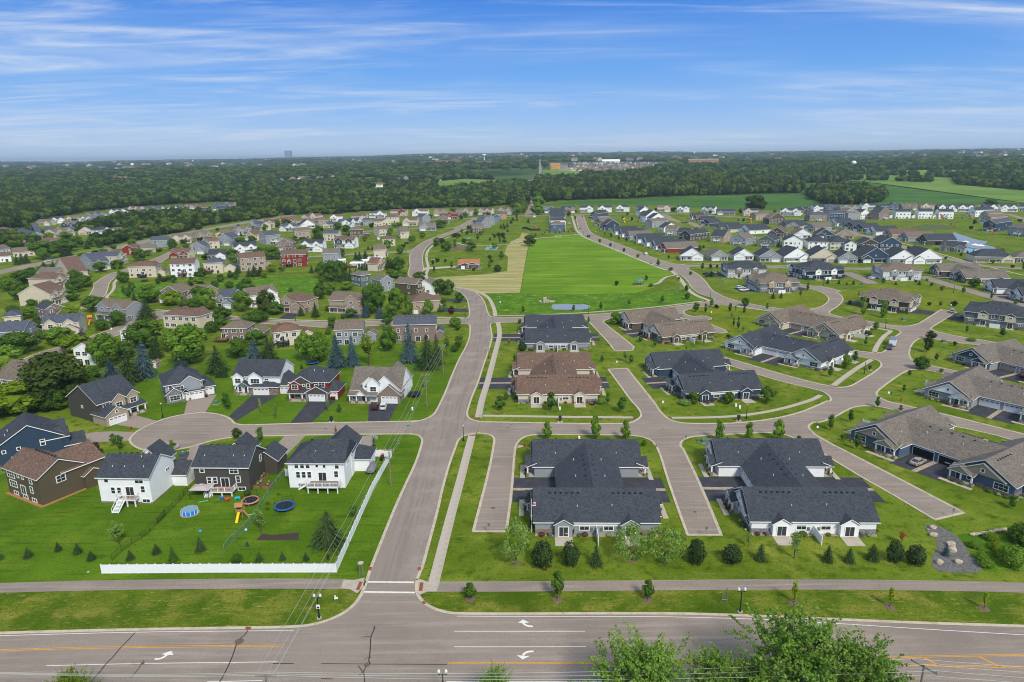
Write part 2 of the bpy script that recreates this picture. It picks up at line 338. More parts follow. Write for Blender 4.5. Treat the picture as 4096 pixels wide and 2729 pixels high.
patch('mown_field', GG('C4 150 1395 255 760 330 655 600 632 930 600 1400 790 1900 990 2150 1080 2300 1160 2150 1150 2060 1190 1990 1265 1800 1290 1950 1310 1700 1385 800 1405'), M_mown)
patch('hay_strip', GG('C4 -2 1400 130 1395 235 800 255 740 225 700 0 735 C3 2250 745 2210 860 2260 900 2250 1090 2000 1130 1200 1190 1240 1240 1550 1300 1850 1390 1960 1440 2300 1400'), M_hay)
patch('hay_track', GG('C4 0 700 130 640 160 575 300 600 220 680 0 728'), M_hay)
patch('pond_meadow', GG('B3 1400 500 1350 330 1250 270 1700 262 2354 285 B4 500 270 900 255 1170 215 1440 335 1490 350 1000 415 600 455 0 490 B3 1750 515'), M_rough)
patch('back_meadow', GG('C2 450 1260 900 1200 1400 1150 1900 1160 2050 1250 2000 1400 1500 1400 1100 1290 700 1310'), M_rough)
patch('back_meadow', GG('C1 1560 1330 1800 1250 2100 1270 2354 1230 2200 1400 1900 1450 1560 1470'), M_rough)
patch('soybean_field', GG('E3 395 610 700 575 1100 570 1500 545 2000 535 2354 520 E4 200 470 440 466 380 372 800 358 1100 385 1500 440 2000 505 2354 560 3000 600 C6 2354 195 1900 195 700 220 0 170 C5 2154 185 1340 270 850 265 0 230 C4 2100 205 900 205 460 215'), M_soy)
patch('pasture', GG('E4 800 318 1180 268 1900 262 2100 360 2354 440 3200 520 3200 600 2354 552 1500 432 1100 378 800 350'), M_corn)
patch('far_field', GG('E3 400 285 1380 295 1250 335 700 360 400 368'), M_corn)
patch('building_site', GG('E3 470 262 1500 262 1400 300 1000 310 560 290'), M_dirt)
patch('clearing', GG('E2 880 365 1150 358 1300 385 1060 400 900 385'), M_corn)
patch('clearing', GG('E2 1040 495 1120 460 1370 435 1280 480 1200 497'), M_mown)
patch('clearing', GG('E2 1760 395 2030 370 2354 385 2354 420 1780 440'), M_corn)
patch('clearing', GG('E2 1680 470 1740 445 2030 452 1800 482'), M_soy)
patch('clearing', GG('E1 1850 420 2020 420 2030 440 1900 455'), M_hay)
patch('clearing', GG('C2 330 330 560 270 860 285 760 340'), M_mown)
patch('dry_lawn', GG('F1 890 230 985 240 1040 262 1068 290 1055 315 1005 343 930 353 740 342 500 298 440 275 560 260'), M_yellowlawn)
patch('dry_lawn', GG('B5 200 250 290 262 640 160 1380 200 1700 270 2050 345 1700 480 1590 470 1400 450 1200 470 900 250 300 330'), M_yellowlawn)
patch('dry_lawn', GG('F1 205 374 260 352 450 333 720 380 640 470 480 560 380 540 485 490 355 440 385 412'), M_yellowlawn)
patch('dry_lawn', GG('C3 860 660 1180 640 1000 730 900 790 780 760'), M_yellowlawn)
def offset(pts, d):
 """pts moved to their left by d"""
 out = []
 for i, p in enumerate(pts):
  a = pts[max(i-1, 0)]; b = pts[min(i+1, len(pts)-1)]
  t = Vector((b.x-a.x, b.y-a.y)); t = t.normalized() if t.length > 1e-6 else Vector((1, 0))
  out.append(Vector((p.x - t.y*d, p.y + t.x*d, 0)))
 return out
def smooth(pts, n=1):
 for _ in range(n):
  o = [pts[0]]
  for a, b in zip(pts, pts[1:]):
   if (b-a).length < 0.6: o.append(b); continue
   o += [a.lerp(b, .25), a.lerp(b, .75)]
  o.append(pts[-1]); pts = o
 return pts
RZ = [0.022]
def road(name, runs, m=None, curb=True, sm=1):
 """runs = curb polylines in order round the surface; the jumps between runs are open ends"""
 m = m or M_asph; ps = [smooth(GG(r), sm) for r in runs]; allp = [p for r in ps for p in r]
 area = sum(a.x*b.y - b.x*a.y for a, b in zip(allp, allp[1:] + allp[:1])); sg = 1 if area > 0 else -1
 RZ[0] += 0.003
 o = MB().poly(allp, RZ[0]).obj(name, m); struct(o)
 if curb:
  mb = MB()
  for r in ps:
   a = offset(r, 0.16*sg); b = offset(r, 0.55*sg); k = offset(r, -0.03*sg)
   for i in range(len(r)-1):
    q = lambda l, z, j=i: ((l[j].x, l[j].y, z), (l[j+1].x, l[j+1].y, z))
    for (l0, z0), (l1, z1) in (((k, 0.0), (k, .13)), ((k, .13), (a, .13)), ((a, .13), (a, .085)), ((a, .085), (b, .075))):
     p0, p1 = q(l0, z0); p2, p3 = q(l1, z1); mb.quad(p0, p1, p3, p2)
  c = mb.obj('kerb', M_curb, o); c['kind'] = 'structure'
 return o
def ribbon(name, pts, w, m, z=None, sm=2, parent=None):
 pts = smooth(pts, sm); a = offset(pts, w/2); b = offset(pts, -w/2); mb = MB()
 if z is None: RZ[0] += 0.003; z = RZ[0]
 zz = lambda p: z + hill(p.x, p.y) + min(1.5, max(0, (hypot(p.x, p.y)-1100)*.005))
 vs = [(p.x, p.y, zz(p)) for p in a] + [(p.x, p.y, zz(p)) for p in b]; n = len(pts)
 mb.add(vs, [(i, n+i, n+i+1, i+1) for i in range(n-1)])
 o = mb.obj(name, m, parent); struct(o); return o
highway = road('highway', [
('D1 -900 1140 0 1110 1200 1078 2354 1060 D2 250 1056 420 1048 520 1034 620 1008 700 978 780 940 850 893 900 845 945 785 985 700 1005 640'),
('D2 1495 632 1488 700 1500 765 1530 805 1570 848 1650 890 1750 920 1850 932 2354 934 D3 700 930 1500 930 1800 938 2354 957 D4 600 983 1200 1010 1800 1030 2354 1046 3200 1085'),
('D4 3200 1760 2354 1680 D3 2354 1640 0 1620 D2 0 1615 D1 0 1650 -900 1690')], M_asph)
main_street = road('main_street', [
('D2 990 690 1010 625 1040 530 1145 265 1250 5 F2 465 896 560 700 600 600 637 480 637 440 615 415 575 402 520 398'),
('F2 545 287 620 278 700 250 750 215 780 165 850 20 B3 870 1225 955 1030 1035 890 1072 800 1085 720 1085 650 1075 628 1040 617 960 617'),
('B3 960 560 1040 555 1075 535 1082 500 1072 420 1055 340 1020 295 970 255 905 228 840 205 C3 1300 1275 1130 1250 1000 1215 930 1170 905 1130 925 1080 940 1020 932 950 932 890 945 855 900 848'),
('C3 900 815 960 810 1000 785 1070 730 1200 660 1400 590 1520 545 1565 525 1540 520'),
('C3 1540 500 1580 498 1650 460 1720 420 1785 392 1770 384'),
('C3 1925 378 1880 405 1750 490 1620 545 1450 610 1300 675 1200 740 1140 805 1115 880 1112 950 1125 1030 1130 1065 1115 1100 1130 1160 1180 1210 1300 1255 1450 1290 1540 1318 B3 1000 214 1100 235 1180 270 1240 330 1275 400 1290 460 1310 515 1340 535 1400 545'),
('B3 1400 608 1345 615 1328 628 1340 690 1352 760 1335 850 1300 960 1255 1090 1200 1270 1110 1490 A3 230 60 203 150 215 200 260 230 350 250'),
('F2 1130 391 1060 404 1010 420 975 455 960 500 900 660 835 896 D2 1680 0 1600 300 1547 500 1520 560 1497 620')], M_asph2)
cul_de_sac = road('cul_de_sac_street', [
('F2 520 398 300 400 60 402 A2 1500 552 800 568 640 580 500 600 300 650 180 690 0 722 A1 1900 738 1690 735 1570 705 1500 655 1475 620 1480 590 1520 540 1600 480 1750 410 1900 355 2100 310 2300 290 A2 340 290 450 297 540 315 620 345 660 375 690 410 740 425 830 432 1000 425 1500 410 F2 0 290 300 285 545 280 640 272')])
road('side_street', [('B3 960 617 700 616 300 640 0 640 B2 1500 668 1200 640 850 625 560 600 400 572 250 550 100 540 B1 2040 555 1790 560 1400 740 1050 850 760 960 620 1000 480 1060 330 1110 150 1200'),
('B1 60 1130 330 990 450 950 600 905 740 868 1000 780 1300 670 1650 540 1780 468 2080 490 2339 495 B2 250 505 400 525 560 545 850 580 1200 590 1500 603 2067 590 B3 960 560')])
road('curving_street', [('C1 1080 1600 1130 1500 1200 1420 1260 1310 1250 1270 1290 1240 1360 1190 1480 1120 1630 1095 1800 1010 2030 945 2160 890 2300 820 2354 805 C2 190 775'),
('C2 200 800 40 835 C1 2300 880 2160 990 2000 1030 1800 1070 1610 1160 1550 1180 1480 1240 1460 1310 1440 1390 1390 1450 1330 1490 1260 1600')])
ribbon('far_arterial', GG('C1 -500 1210 0 1105 450 1010 1000 905 1450 805 1800 730 2354 608 C2 200 590 480 535 760 485 1075 430 1345 390 1700 330'), 15, M_asph)
ribbon('arterial_verge', GG('C1 -500 1110 0 1040 450 955 1000 858 1450 770 1800 698 2354 590 C2 480 515 1075 415 1345 383'), 4, M_corn)
ribbon('far_street', GG('C3 935 832 700 838 290 857 C2 2050 893 1840 900 1400 945 1000 985'), 8.5, M_asph)
ribbon('far_street', GG('C3 1560 512 1300 516 1000 522 780 536 400 552 0 602'), 8.5, M_asph)
ribbon('crossing_street', GG('C3 1100 412 1400 400 1650 386 1920 373 2354 352 C4 300 347 850 335 1150 328 1650 325 2354 320 C5 300 338 480 352 900 372 1400 392 1650 390 1760 420'), 9, M_asph)
ribbon('straight_road', GG('E3 265 722 290 620 300 540 300 470 308 420 345 375 375 330 383 290 375 240 372 190'), 9.5, M_asph, None, 4)
ribbon('straight_road', GG('E3 100 430 230 395 330 378 420 372'), 16, M_asph)
ribbon('far_street', GG('C4 2050 330 2110 350 2160 400 2354 450 C5 60 420 200 470 260 500'), 8.5, M_asph)
road('field_road', [
('B3 1340 537 1400 545 1750 543 B4 100 520 400 497 700 470 1030 432 1300 398 1500 368 1590 350 1600 335 1560 315 1480 295 1400 260 1330 200 1300 140 1240 80 1180 40 1110 5 C4 2050 1040 1900 985 1700 905 1400 790 1150 685 1000 620 950 585 930 550 905 470 880 342'),
('C4 990 345 1000 370 1030 450 1060 530 1090 570 1150 610 1300 668 1500 740 1800 855 1900 900 2050 950 2170 985 2250 1002 2354 1003'),
('C5 140 1056 100 1060 115 1072 200 1105 290 1170 360 1240 410 1320 480 1380 600 1440 800 1500 1000 1545 F1 740 346 860 357 930 357 1010 345 1055 318 1070 290 1040 262 980 238 890 222'),
('F1 895 203 975 217 1025 215 1155 250 1110 250 1145 270 1160 300 1130 335 1085 362 1071 374'),
('F1 1009 402 900 385 800 372 700 360 560 343 445 328 330 337 260 347 215 360 200 372 225 390 270 398 320 392 385 412 335 420 350 440 485 490 400 502 300 450 200 405 120 385 0 388 B4 500 545 370 567 335 590 330 605 560 780 730 922 480 936 440 925 400 860 300 750 165 610 130 572 100 560 0 565 B3 1750 600 1470 605 1400 608')])
road('villa_street', [
('A3 350 250 800 258 1300 268 1950 272 2080 260 2160 215 2190 180 2165 110 2060 0 B4 525 1350 370 1140'), ('B4 370 1140 605 1130'), ('B4 605 1130 780 1350 950 1560 A4 100 100 170 180 230 225 300 250 400 268 700 272 1000 265 1400 220 1700 150 1900 70 2040 5 B5 105 1515 130 1490 110 1450 60 1410 0 1385 B4 2354 1283 2050 1190 1880 1135 1700 1080'),
('B4 1715 1000 2000 1083 2354 1190 B5 0 1310 130 1330 210 1352 350 1340 480 1262 620 1180 700 1115 710 1080 680 1045 600 1020 470 1000 280 965 0 890'),
('B5 0 835 280 908 560 945 680 955 755 935 775 880 830 790 900 745 932 722 920 700 860 680 640 648 480 628 300 592 0 540'),
('B5 118 490 140 510 240 535 330 552 600 594 830 638 1000 650 1130 622 1200 580 1400 452'), ('B5 1400 452 1590 485'), ('B5 1590 485 1480 550 1320 650 1288 672 1310 695 1450 735 1730 785 2354 880 3000 1000'),
('B5 3000 1060 2354 935 1680 850 1300 785 1180 783 1110 815 1065 870 1045 930 1045 985 1070 1030 1130 1065 1250 1092 1550 1155 2000 1250'),
('B5 1950 1310 1400 1190 1250 1155 1100 1145 1030 1155 930 1210 800 1300 690 1385 665 1420 690 1460 A5 750 140 800 165 1000 205 1110 235 1380 290 2354 535 3000 700'),
('A5 3000 840 2130 578 1660 470 1465 440 1130 335 900 272 700 225 560 215 450 220 350 250 180 350 0 413 A4 1900 255 1850 282 1830 310 1850 350 1940 427 A5 690 925 1170 1175 1685 1445'), ('A5 1685 1445 1330 1530'), ('A5 1330 1530 760 1190 530 1065 170 845 A4 1800 515 1640 440 1530 400 1420 382 1300 380 1000 397 540 418 420 445 370 480 358 530 390 560 430 640 560 910 700 1230 835 1560'), ('A4 835 1560 420 1562'), ('A4 420 1562 300 1230 190 910 110 640 60 530 0 462 A3 2200 428 2080 410 1400 402 960 403 860 425 790 480 755 560 720 1080 660 1520'), ('A3 660 1520 250 1518'), ('A3 250 1518 440 800 495 500 500 455 480 420 420 395 310 384')])
ribbon('back_street', GG('C5 -100 1025 540 1022 1200 1040 1600 1048 2354 1062 C6 980 1062'), 9, M_asph)
ribbon('pond_street', GG('C6 0 540 60 590 340 645 700 760 1200 900 1500 960 1800 1030 2354 1060'), 9, M_asph)
ribbon('villa_lane', GG('C6 960 1160 1300 1270 1700 1380 2000 1470 2354 1560 2700 1650'), 8, M_asph)
ribbon('villa_lane', GG('C6 -40 1110 150 1190 330 1265'), 8, M_asph)
ribbon('middle_street', GG('C5 900 640 1150 655 1390 685 1700 670 2000 700'), 8, M_asph)
ribbon('middle_street', GG('C5 1950 500 2100 560 2354 640 C6 60 590'), 8, M_asph)
ribbon('pond_court', GG('C6 1400 325 1700 322 2100 318 2300 370 2450 460'), 8, M_asph)
slab_me = {}
def sidewalk(name, pts, w, slab=0.0, z=0.06, m=None, sm=2):
 pts = smooth(pts, sm); m = m or M_conc
 if not slab: return ribbon(name, pts, w, m, z)
 base = ribbon(name, pts, w + 0.06, M_curb, z - 0.012, 0)
 seg = [(a, b, (b-a).length) for a, b in zip(pts, pts[1:])]; L = sum(s[2] for s in seg); n = int(L/slab)
 key = (w, slab)
 if key not in slab_me: slab_me[key] = MB().box(-slab/2 + .02, slab/2 - .02, -w/2, w/2, -0.01, 0.0).mesh('slab', [m])
 for i in range(min(n, 90)):
  s = (i + .5)*L/n
  for a, b, l in seg:
   if s <= l: break
   s -= l
  p = a.lerp(b, s/l if l else 0); c = link('slab', slab_me[key], base, (p.x, p.y, z + rnd.uniform(0, .006)), atan2(b.y-a.y, b.x-a.x))
  c['kind'] = 'structure'
 return base
sidewalk('sidewalk', GG('D2 1635 650 1800 0 F2 967 896 1095 400'), 1.95, 1.9)
sidewalk('sidewalk', GG('A3 322 215 365 0 B3 1290 1300 1345 1090 1400 880 1432 760 1430 680 1412 608'), 1.95, 1.9)
sidewalk('sidewalk', GG('A3 372 183 1300 197 2120 204'), 1.5, 1.5)
sidewalk('sidewalk', GG('A4 240 207 700 205 1100 180 1500 110 1870 0 F1 1020 868'), 1.5, 1.5)
sidewalk('sidewalk', GG('B5 165 1330 400 1150 605 1030'), 1.8, 1.8)
sidewalk('sidewalk', GG('B5 635 945 670 860 740 765 805 720 835 700 640 668 480 640'), 1.8)
sidewalk('sidewalk', GG('B3 1385 535 1375 470 1350 400 1320 340 1280 300 1210 255 1120 225 1000 208 910 198 C3 1200 1225 1150 1150 1180 1080 1190 1030 1165 950 1160 870 1190 800 1260 735'), 1.9)
sidewalk('sidewalk', GG('C3 1410 655 1550 605 1700 545'), 1.8)
sidewalk('sidewalk', GG('B3 1400 527 1750 522 B4 0 500 600 458 1000 420 1480 357'), 1.6)
sidewalk('sidewalk', GG('B4 1560 360 1480 330 1380 290 1300 230 1250 160 1200 90 1110 10 C4 2100 1080 1900 1005 1600 880 1300 760 1000 640 940 595 890 540 860 440 835 350'), 2.4)
sidewalk('park_path', GG('B4 1180 62 1060 75 1000 110 970 150 900 170 790 178'), 2.0)
sidewalk('park_path', GG('C4 930 597 600 630 340 652 220 685 0 730 C3 2100 745 1800 748 1650 740 1570 710'), 2.6)
sidewalk('sidewalk', GG('C1 1600 1180 1530 1250 1540 1310 1500 1380 1430 1430 1450 1490 1540 1545'), 1.7)
sidewalk('sidewalk', GG('B3 1030 545 500 550 B2 2067 577 1500 588 1200 578 850 562 560 535'), 1.5)
sidewalk('sidewalk', GG('B1 2090 480 1790 458'), 1.5)
sidewalk('sidewalk', GG('F1 470 330 590 350 720 366'), 1.5)
sidewalk('sidewalk', GG('B5 1280 788 1500 815 1680 848'), 1.5)
sidewalk('sidewalk', GG('C5 20 1000 540 993 1150 1012 1520 1022'), 1.5)
sidewalk('sidewalk', GG('C6 90 600 360 665 700 705 1250 870 1850 1030 2354 1150'), 1.7)
sidewalk('trail', GG('D1 -900 735 0 702 900 678 2354 661 D2 800 667'), 3.0, z=0.05, m=M_asph)
sidewalk('trail', GG('D2 1668 692 2354 690 D3 1500 677 2354 671 D4 1200 675 2354 697 3200 745'), 3.0, z=0.05, m=M_asph)
# kerb ramps with rust-red domes
for ps in (('D2 778 710 805 628 905 630 1000 610 980 700 930 755 865 716'), ('D2 1495 620 1585 650 1692 652 1660 738 1575 738 1505 768 1480 700')):
 patch('kerb_ramp', GG(ps), M_conc, 0.07)
for ps in (('D2 952 648 982 650 950 726 920 724'), ('D2 1508 657 1541 657 1529 735 1498 733'), ('A3 252 167 277 167 273 193 247 193'), ('A3 283 204 354 206 352 217 282 215'), ('A3 222 404 300 405 298 414 222 413'),
  ('A3 2098 193 2120 193 2130 220 2108 220'), ('A4 217 193 238 193 257 220 235 221'), ('B5 135 1327 212 1345 195 1350 125 1332'), ('B5 605 940 668 952 660 957 600 946')):
 patch('tactile_strip', GG(ps), M_rust, 0.14)
for ps in (('D2 1048 513 1072 516 1058 547 1030 543'), ('D2 1492 516 1520 516 1512 545 1486 543'), ('D2 1522 838 1545 822 1568 850 1545 857'), ('D1 2262 1063 2312 1066 2305 1088 2255 1086')):
 patch('storm_drain', GG(ps), M_rust, 0.145)
# ---- painted markings (flat print on the asphalt)
ZP = 0.05
def mark(m, *lines):
 mk = MB()
 for w, ps in lines:
  pts = smooth(GG(ps), 1); a = offset(pts, w/2); b = offset(pts, -w/2)
  for i in range(len(pts)-1):
   mk.quad((a[i].x,a[i].y,ZP),(b[i].x,b[i].y,ZP),(b[i+1].x,b[i+1].y,ZP),(a[i+1].x,a[i+1].y,ZP))
 return mk
wl = mark(M_paint, (.13, ('D1 -900 1172 0 1143 1200 1110 2354 1098 D2 348 1098')), (.13, ('D1 425 1419 1300 1398 2354 1386 D2 200 1384')),
(.13, ('D1 1900 1568 2354 1557 D2 60 1556')), (.13, ('D2 1845 963 2354 966 D3 700 966 1500 968 2354 994 D4 600 1028 1400 1080 2354 1136 3200 1180')),
(.13, ('D2 1822 1102 2354 1103 D3 672 1102')), (.13, ('D2 1820 1245 2354 1246 D3 682 1244')), (.13, ('D2 1750 1566 2354 1568 D3 1500 1562')),
(.42, ('D2 1018 648 1453 652')), (.42, ('D2 977 740 1462 746')))
wl.obj('lane_markings', M_paint, highway)['kind'] = 'structure'
yl = mark(M_yel, *[(.11, ('D1', (-900,1305+d), (0,1277+d), (1000,1249+d), (2354,1237+d), 'D2', (255,1234+d))) for d in (-6, 6)],
*[(.11, ('D2', (1765,1395+d), (2354,1397+d), 'D3', (1000,1392+d), (1700,1392+d), (2354,1388+d), 'D4', (400,1380+d), (1000,1348+d), (1500,1333+d), (2354,1319+d), (3200,1310+d))) for d in (-6, 6)],
*[(.11, ('D4', (900,1400+d), (1400,1412+d), (2354,1437+d), (3200,1462+d))) for d in (-6, 6)], (.3, ('D4 1425 1343 1565 1412')), (.3, ('D4 1930 1333 2140 1430')))
yl.obj('centre_markings', M_yel, highway)['kind'] = 'structure'
park = mark(M_paint, *[(.1, ('B4', (x, y), (x+w, y+3))) for x, y, w in ((1190,40,50),(1205,68,55),(1240,96,55),(1260,124,60),(1283,140,55),(1290,166,58),(1305,192,60),(1325,218,62),(1345,246,60),(1385,271,55))],
*[(.1, ('C4', (x, y), (x+60, y+12))) for x, y in ((1580,835),(1650,862),(1720,890),(1790,918),(1850,940),(1900,960),(2100,1045),(2140,1065))])
park.obj('bay_markings', M_paint)['kind'] = 'structure'
def arrow(pts_shaft, w, head):
 mk = mark(M_paint, (w, pts_shaft)); mk.poly(GG(head), ZP + .001)
 mk.obj('turn_arrow', M_paint, highway)['kind'] = 'structure'
arrow(('D1 1424 1358 1475 1356 1515 1335 1545 1308'), .38, ('D1 1487 1313 1576 1282 1596 1323 1560 1318 1545 1325'))
arrow(('D3 193 1058 150 1056 115 1040 98 1020'), .38, ('D3 55 1026 100 993 160 1023 112 1025 85 1026'))
arrow(('D3 198 1288 155 1288 118 1302 100 1325'), .38, ('D3 43 1322 80 1325 115 1330 168 1328 97 1362'))
cr = mark(M_tar, (.16, ('D1 1243 1112 1160 1205 1100 1262 1040 1340 980 1395 920 1475 830 1570')), (.16, ('D1 2278 1095 2250 1140 2200 1170 2195 1200 2168 1235 2150 1300 2110 1400 2060 1500 2020 1570')),
(.12, ('D1 1327 1365 1305 1400 1270 1450 1200 1535')), (.1, ('D1 1210 1403 1300 1405 1400 1402')),
(.16, ('D2 1088 1050 1085 1090 1055 1150 1052 1250 1045 1330 1033 1385 1050 1402')), (.1, ('D2 975 1158 1010 1150 1055 1152')), (.1, ('D2 1090 1085 1108 1065')), (.1, ('D2 995 1362 1045 1332 1060 1345')),
(.13, ('D2 600 1400 900 1402 1010 1404')), (.13, ('D2 1050 1404 1400 1405 1755 1407')), (.14, ('D2 150 1398 348 1400')), (.14, ('D2 1012 1430 985 1475 998 1520 1000 1570')), (.14, ('D2 940 1420 985 1475 950 1505')), (.13, ('D2 600 1538 705 1540')),
(.12, ('A4 1930 85 2020 105 2140 150')), (.1, ('A4 710 290 750 285')))
cr.obj('sealed_cracks', M_tar, highway)['kind'] = 'structure'
for t, x, y, r in (('D2',1020,1410,.45), ('D1',1312,1398,.3), ('A3',495,1246,.5), ('A3',665,320,.4), ('A3',700,287,.3), ('A4',155,337,.35), ('A4',515,1288,.4), ('A2',1730,475,.4), ('B3',1115,295,.7), ('B3',1160,343,.8), ('D1',2200,1195,.7)):
 g = G(t, x, y); o = MB().lathe([(r, 0), (r, .012)], 14).obj('manhole_cover', mat('iron_cover', '#63574e', .8), None, (g.x, g.y, .056)); struct(o)
# ---- driveways traced from the photograph
def drive(m, *ps): ZL[0] += .0006; return patch('driveway', GG(ps), m, 0.018 + (ZL[0] % .004))
drive(M_paver, 'A1 1240 400 1420 300 1560 320 1800 385 1600 470 1400 440')
drive(M_paver, 'A1 930 540 1100 512 1300 505 1530 512 1480 612 1200 625 960 642')
drive(M_paver, 'A2 150 120 480 80 345 292 103 308')
drive(M_black, 'A2 880 95 1190 85 700 388 622 330')
drive(M_black, 'A2 1540 150 1850 150 1565 405 1322 413')
drive(M_black, 'F2 168 110 440 112 350 281 162 284')
drive(M_paver, 'A2 40 830 185 690 315 648 225 840')
drive(M_paver, 'A2 1130 700 1255 560 1500 556 1260 800')
drive(M_paver, 'A2 2070 570 2265 546 2270 700 2060 720')
drive(M_black, 'B3 785 430 1068 455 1068 485 785 482')
drive(M_black, 'B3 815 328 1056 340 1062 365 800 362')
drive(M_black, 'B2 1080 485 1190 492 1130 565 955 560')
drive(M_black, 'B2 1720 500 1900 505 1880 560 1690 545')
drive(M_conc, 'C3 1120 1045 1620 1020 1610 1040 1200 1068 1120 1090')
patch('gravel_bed', GG('D4 1435 130 1500 108 1640 165 1740 230 1800 300 1860 390 1930 470 1975 530 1900 568 1700 560 1570 550 1505 500 1510 420 1560 330 1540 250 1470 200'), M_shale, 0.03)
patch('rough_grass', GG('D4 1740 215 1860 190 2354 120 2900 130 2900 560 2354 540 1990 545 1930 460 1830 330'), M_rough, 0.028)
# garden plot behind the white fence
patch('garden_bed', GG('D2 0 265 55 205 160 215 400 190 390 265 200 262'), M_soil, 0.03)
# water
M_water = mat('pond_water', '#868c90', 0.32, spec=0.6)  # grey base colour stands in for the pale sky's reflection
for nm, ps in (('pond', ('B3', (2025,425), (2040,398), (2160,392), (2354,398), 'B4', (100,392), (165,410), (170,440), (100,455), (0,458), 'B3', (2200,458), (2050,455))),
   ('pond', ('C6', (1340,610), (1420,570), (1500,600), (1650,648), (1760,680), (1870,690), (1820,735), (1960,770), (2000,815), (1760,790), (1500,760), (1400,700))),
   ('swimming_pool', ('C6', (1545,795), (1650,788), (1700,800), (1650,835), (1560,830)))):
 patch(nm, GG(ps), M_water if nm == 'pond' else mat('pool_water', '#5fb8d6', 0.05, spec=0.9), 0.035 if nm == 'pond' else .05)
patch('reed_bed', GG('C6 830 500 1000 470 1250 465 1370 500 1330 535 1100 535 900 535'), mat('reeds', '#4e5a2c', .95, var=.35, scale=.4, bump=.8, bscale=.8), .06)
patch('pool_deck', GG('C6 1530 785 1680 775 1800 800 1700 850 1560 850'), M_conc, 0.04)
patch('basketball_court', GG('C3 1970 768 2135 766 2110 810 1945 808'), mat('court_green', '#7d9a98', 0.8, var=.06), 0.05)
patch('playground_surface', GG('C3 1500 765 1800 760 1830 790 1700 805 1450 808 1440 790'), M_mulch, 0.05)
def gable(mb, x0, x1, y0, y1, z, p, axis='x', ov=.45, og=.3, th=.2, mt=0, ms=1):
 T = (lambda x, y, zz: (x, y, zz)) if axis == 'x' else (lambda x, y, zz: (y, x, zz))
 if axis == 'y': x0, x1, y0, y1 = y0, y1, x0, x1
 h = (y1-y0)/2; ym = (y0+y1)/2; zr = z + h*p; ze = z - ov*p; a, b = x0-og, x1+og
 A = [T(a, y0-ov, ze+th), T(b, y0-ov, ze+th), T(b, ym, zr+th), T(a, ym, zr+th), T(b, y1+ov, ze+th), T(a, y1+ov, ze+th)]
 B = [T(a, y0-ov, ze), T(b, y0-ov, ze), T(b, ym, zr), T(a, ym, zr), T(b, y1+ov, ze), T(a, y1+ov, ze)]
 mb.add(A + B, [(0,1,2,3), (3,2,4,5)], mt)
 mb.add(A + B, [(6,9,8,7), (9,11,10,8), (0,6,7,1), (5,4,10,11), (0,3,9,6), (3,5,11,9), (1,7,8,2), (2,8,10,4)], ms)
 return zr
def hip(mb, x0, x1, y0, y1, z, p, ov=.45, th=.2, mt=0, ms=1, e0=True, e1=True, axis='x'):
 T = (lambda x, y, zz: (x, y, zz)) if axis == 'x' else (lambda x, y, zz: (y, x, zz))
 if axis == 'y': x0, x1, y0, y1 = y0, y1, x0, x1
 h = (y1-y0)/2; ym = (y0+y1)/2; ze = z - ov*p; zr = z + h*p
 xa = x0 + min(h, (x1-x0)/2 - .01) if e0 else x0 - .3; xb = x1 - min(h, (x1-x0)/2 - .01) if e1 else x1 + .3
 ea = x0 - ov if e0 else x0 - .3; eb = x1 + ov if e1 else x1 + .3
 v = [T(ea,y0-ov,ze+th), T(eb,y0-ov,ze+th), T(eb,y1+ov,ze+th), T(ea,y1+ov,ze+th), T(xa,ym,zr+th), T(xb,ym,zr+th),
  T(ea,y0-ov,ze), T(eb,y0-ov,ze), T(eb,y1+ov,ze), T(ea,y1+ov,ze)]
 mb.add(v, [(0,1,5,4), (2,3,4,5), (1,2,5), (3,0,4)], mt)
 mb.add(v, [(6,9,8,7), (0,6,7,1), (1,7,8,2), (2,8,9,3), (3,9,6,0)], ms)
 return zr
def shed(mb, x0, x1, y0, y1, z0, z1, th=.16, mt=0, ms=1):
 """slope rising from y0 (z0) to y1 (z1)"""
 v = [(x0,y0,z0+th), (x1,y0,z0+th), (x1,y1,z1+th), (x0,y1,z1+th), (x0,y0,z0), (x1,y0,z0), (x1,y1,z1), (x0,y1,z1)]
 mb.add(v, [(0,1,2,3)], mt); mb.add(v, [(4,7,6,5), (0,4,5,1), (1,5,6,2), (2,6,7,3), (3,7,4,0)], ms)
def walls(mb, x0, x1, y0, y1, z0, z1, p=0, axis=None, mi=0):
 v = [(x0,y0,z0),(x1,y0,z0),(x1,y1,z0),(x0,y1,z0),(x0,y0,z1),(x1,y0,z1),(x1,y1,z1),(x0,y1,z1)]
 mb.add(v, [(0,1,5,4),(1,2,6,5),(2,3,7,6),(3,0,4,7)], mi)
 if axis == 'x':
  zr = z1 + (y1-y0)/2*p; ym = (y0+y1)/2
  mb.add([(x0,y0,z1),(x0,y1,z1),(x0,ym,zr)], [(0,2,1)], mi); mb.add([(x1,y0,z1),(x1,y1,z1),(x1,ym,zr)], [(0,1,2)], mi)
 if axis == 'y':
  zr = z1 + (x1-x0)/2*p; xm = (x0+x1)/2
  mb.add([(x0,y0,z1),(x1,y0,z1),(xm,y0,zr)], [(0,1,2)], mi); mb.add([(x0,y1,z1),(x1,y1,z1),(xm,y1,zr)], [(0,2,1)], mi)
WK = {'s': (.95,1.45,1), 'd': (1.9,1.45,2), 't': (2.85,1.45,3), 'q': (.7,.7,1), 'b': (1.7,.75,2), 'p': (1.85,2.05,2), 'v': (3.4,1.3,4), 'h': (1.3,.55,2)}
wmesh = {}
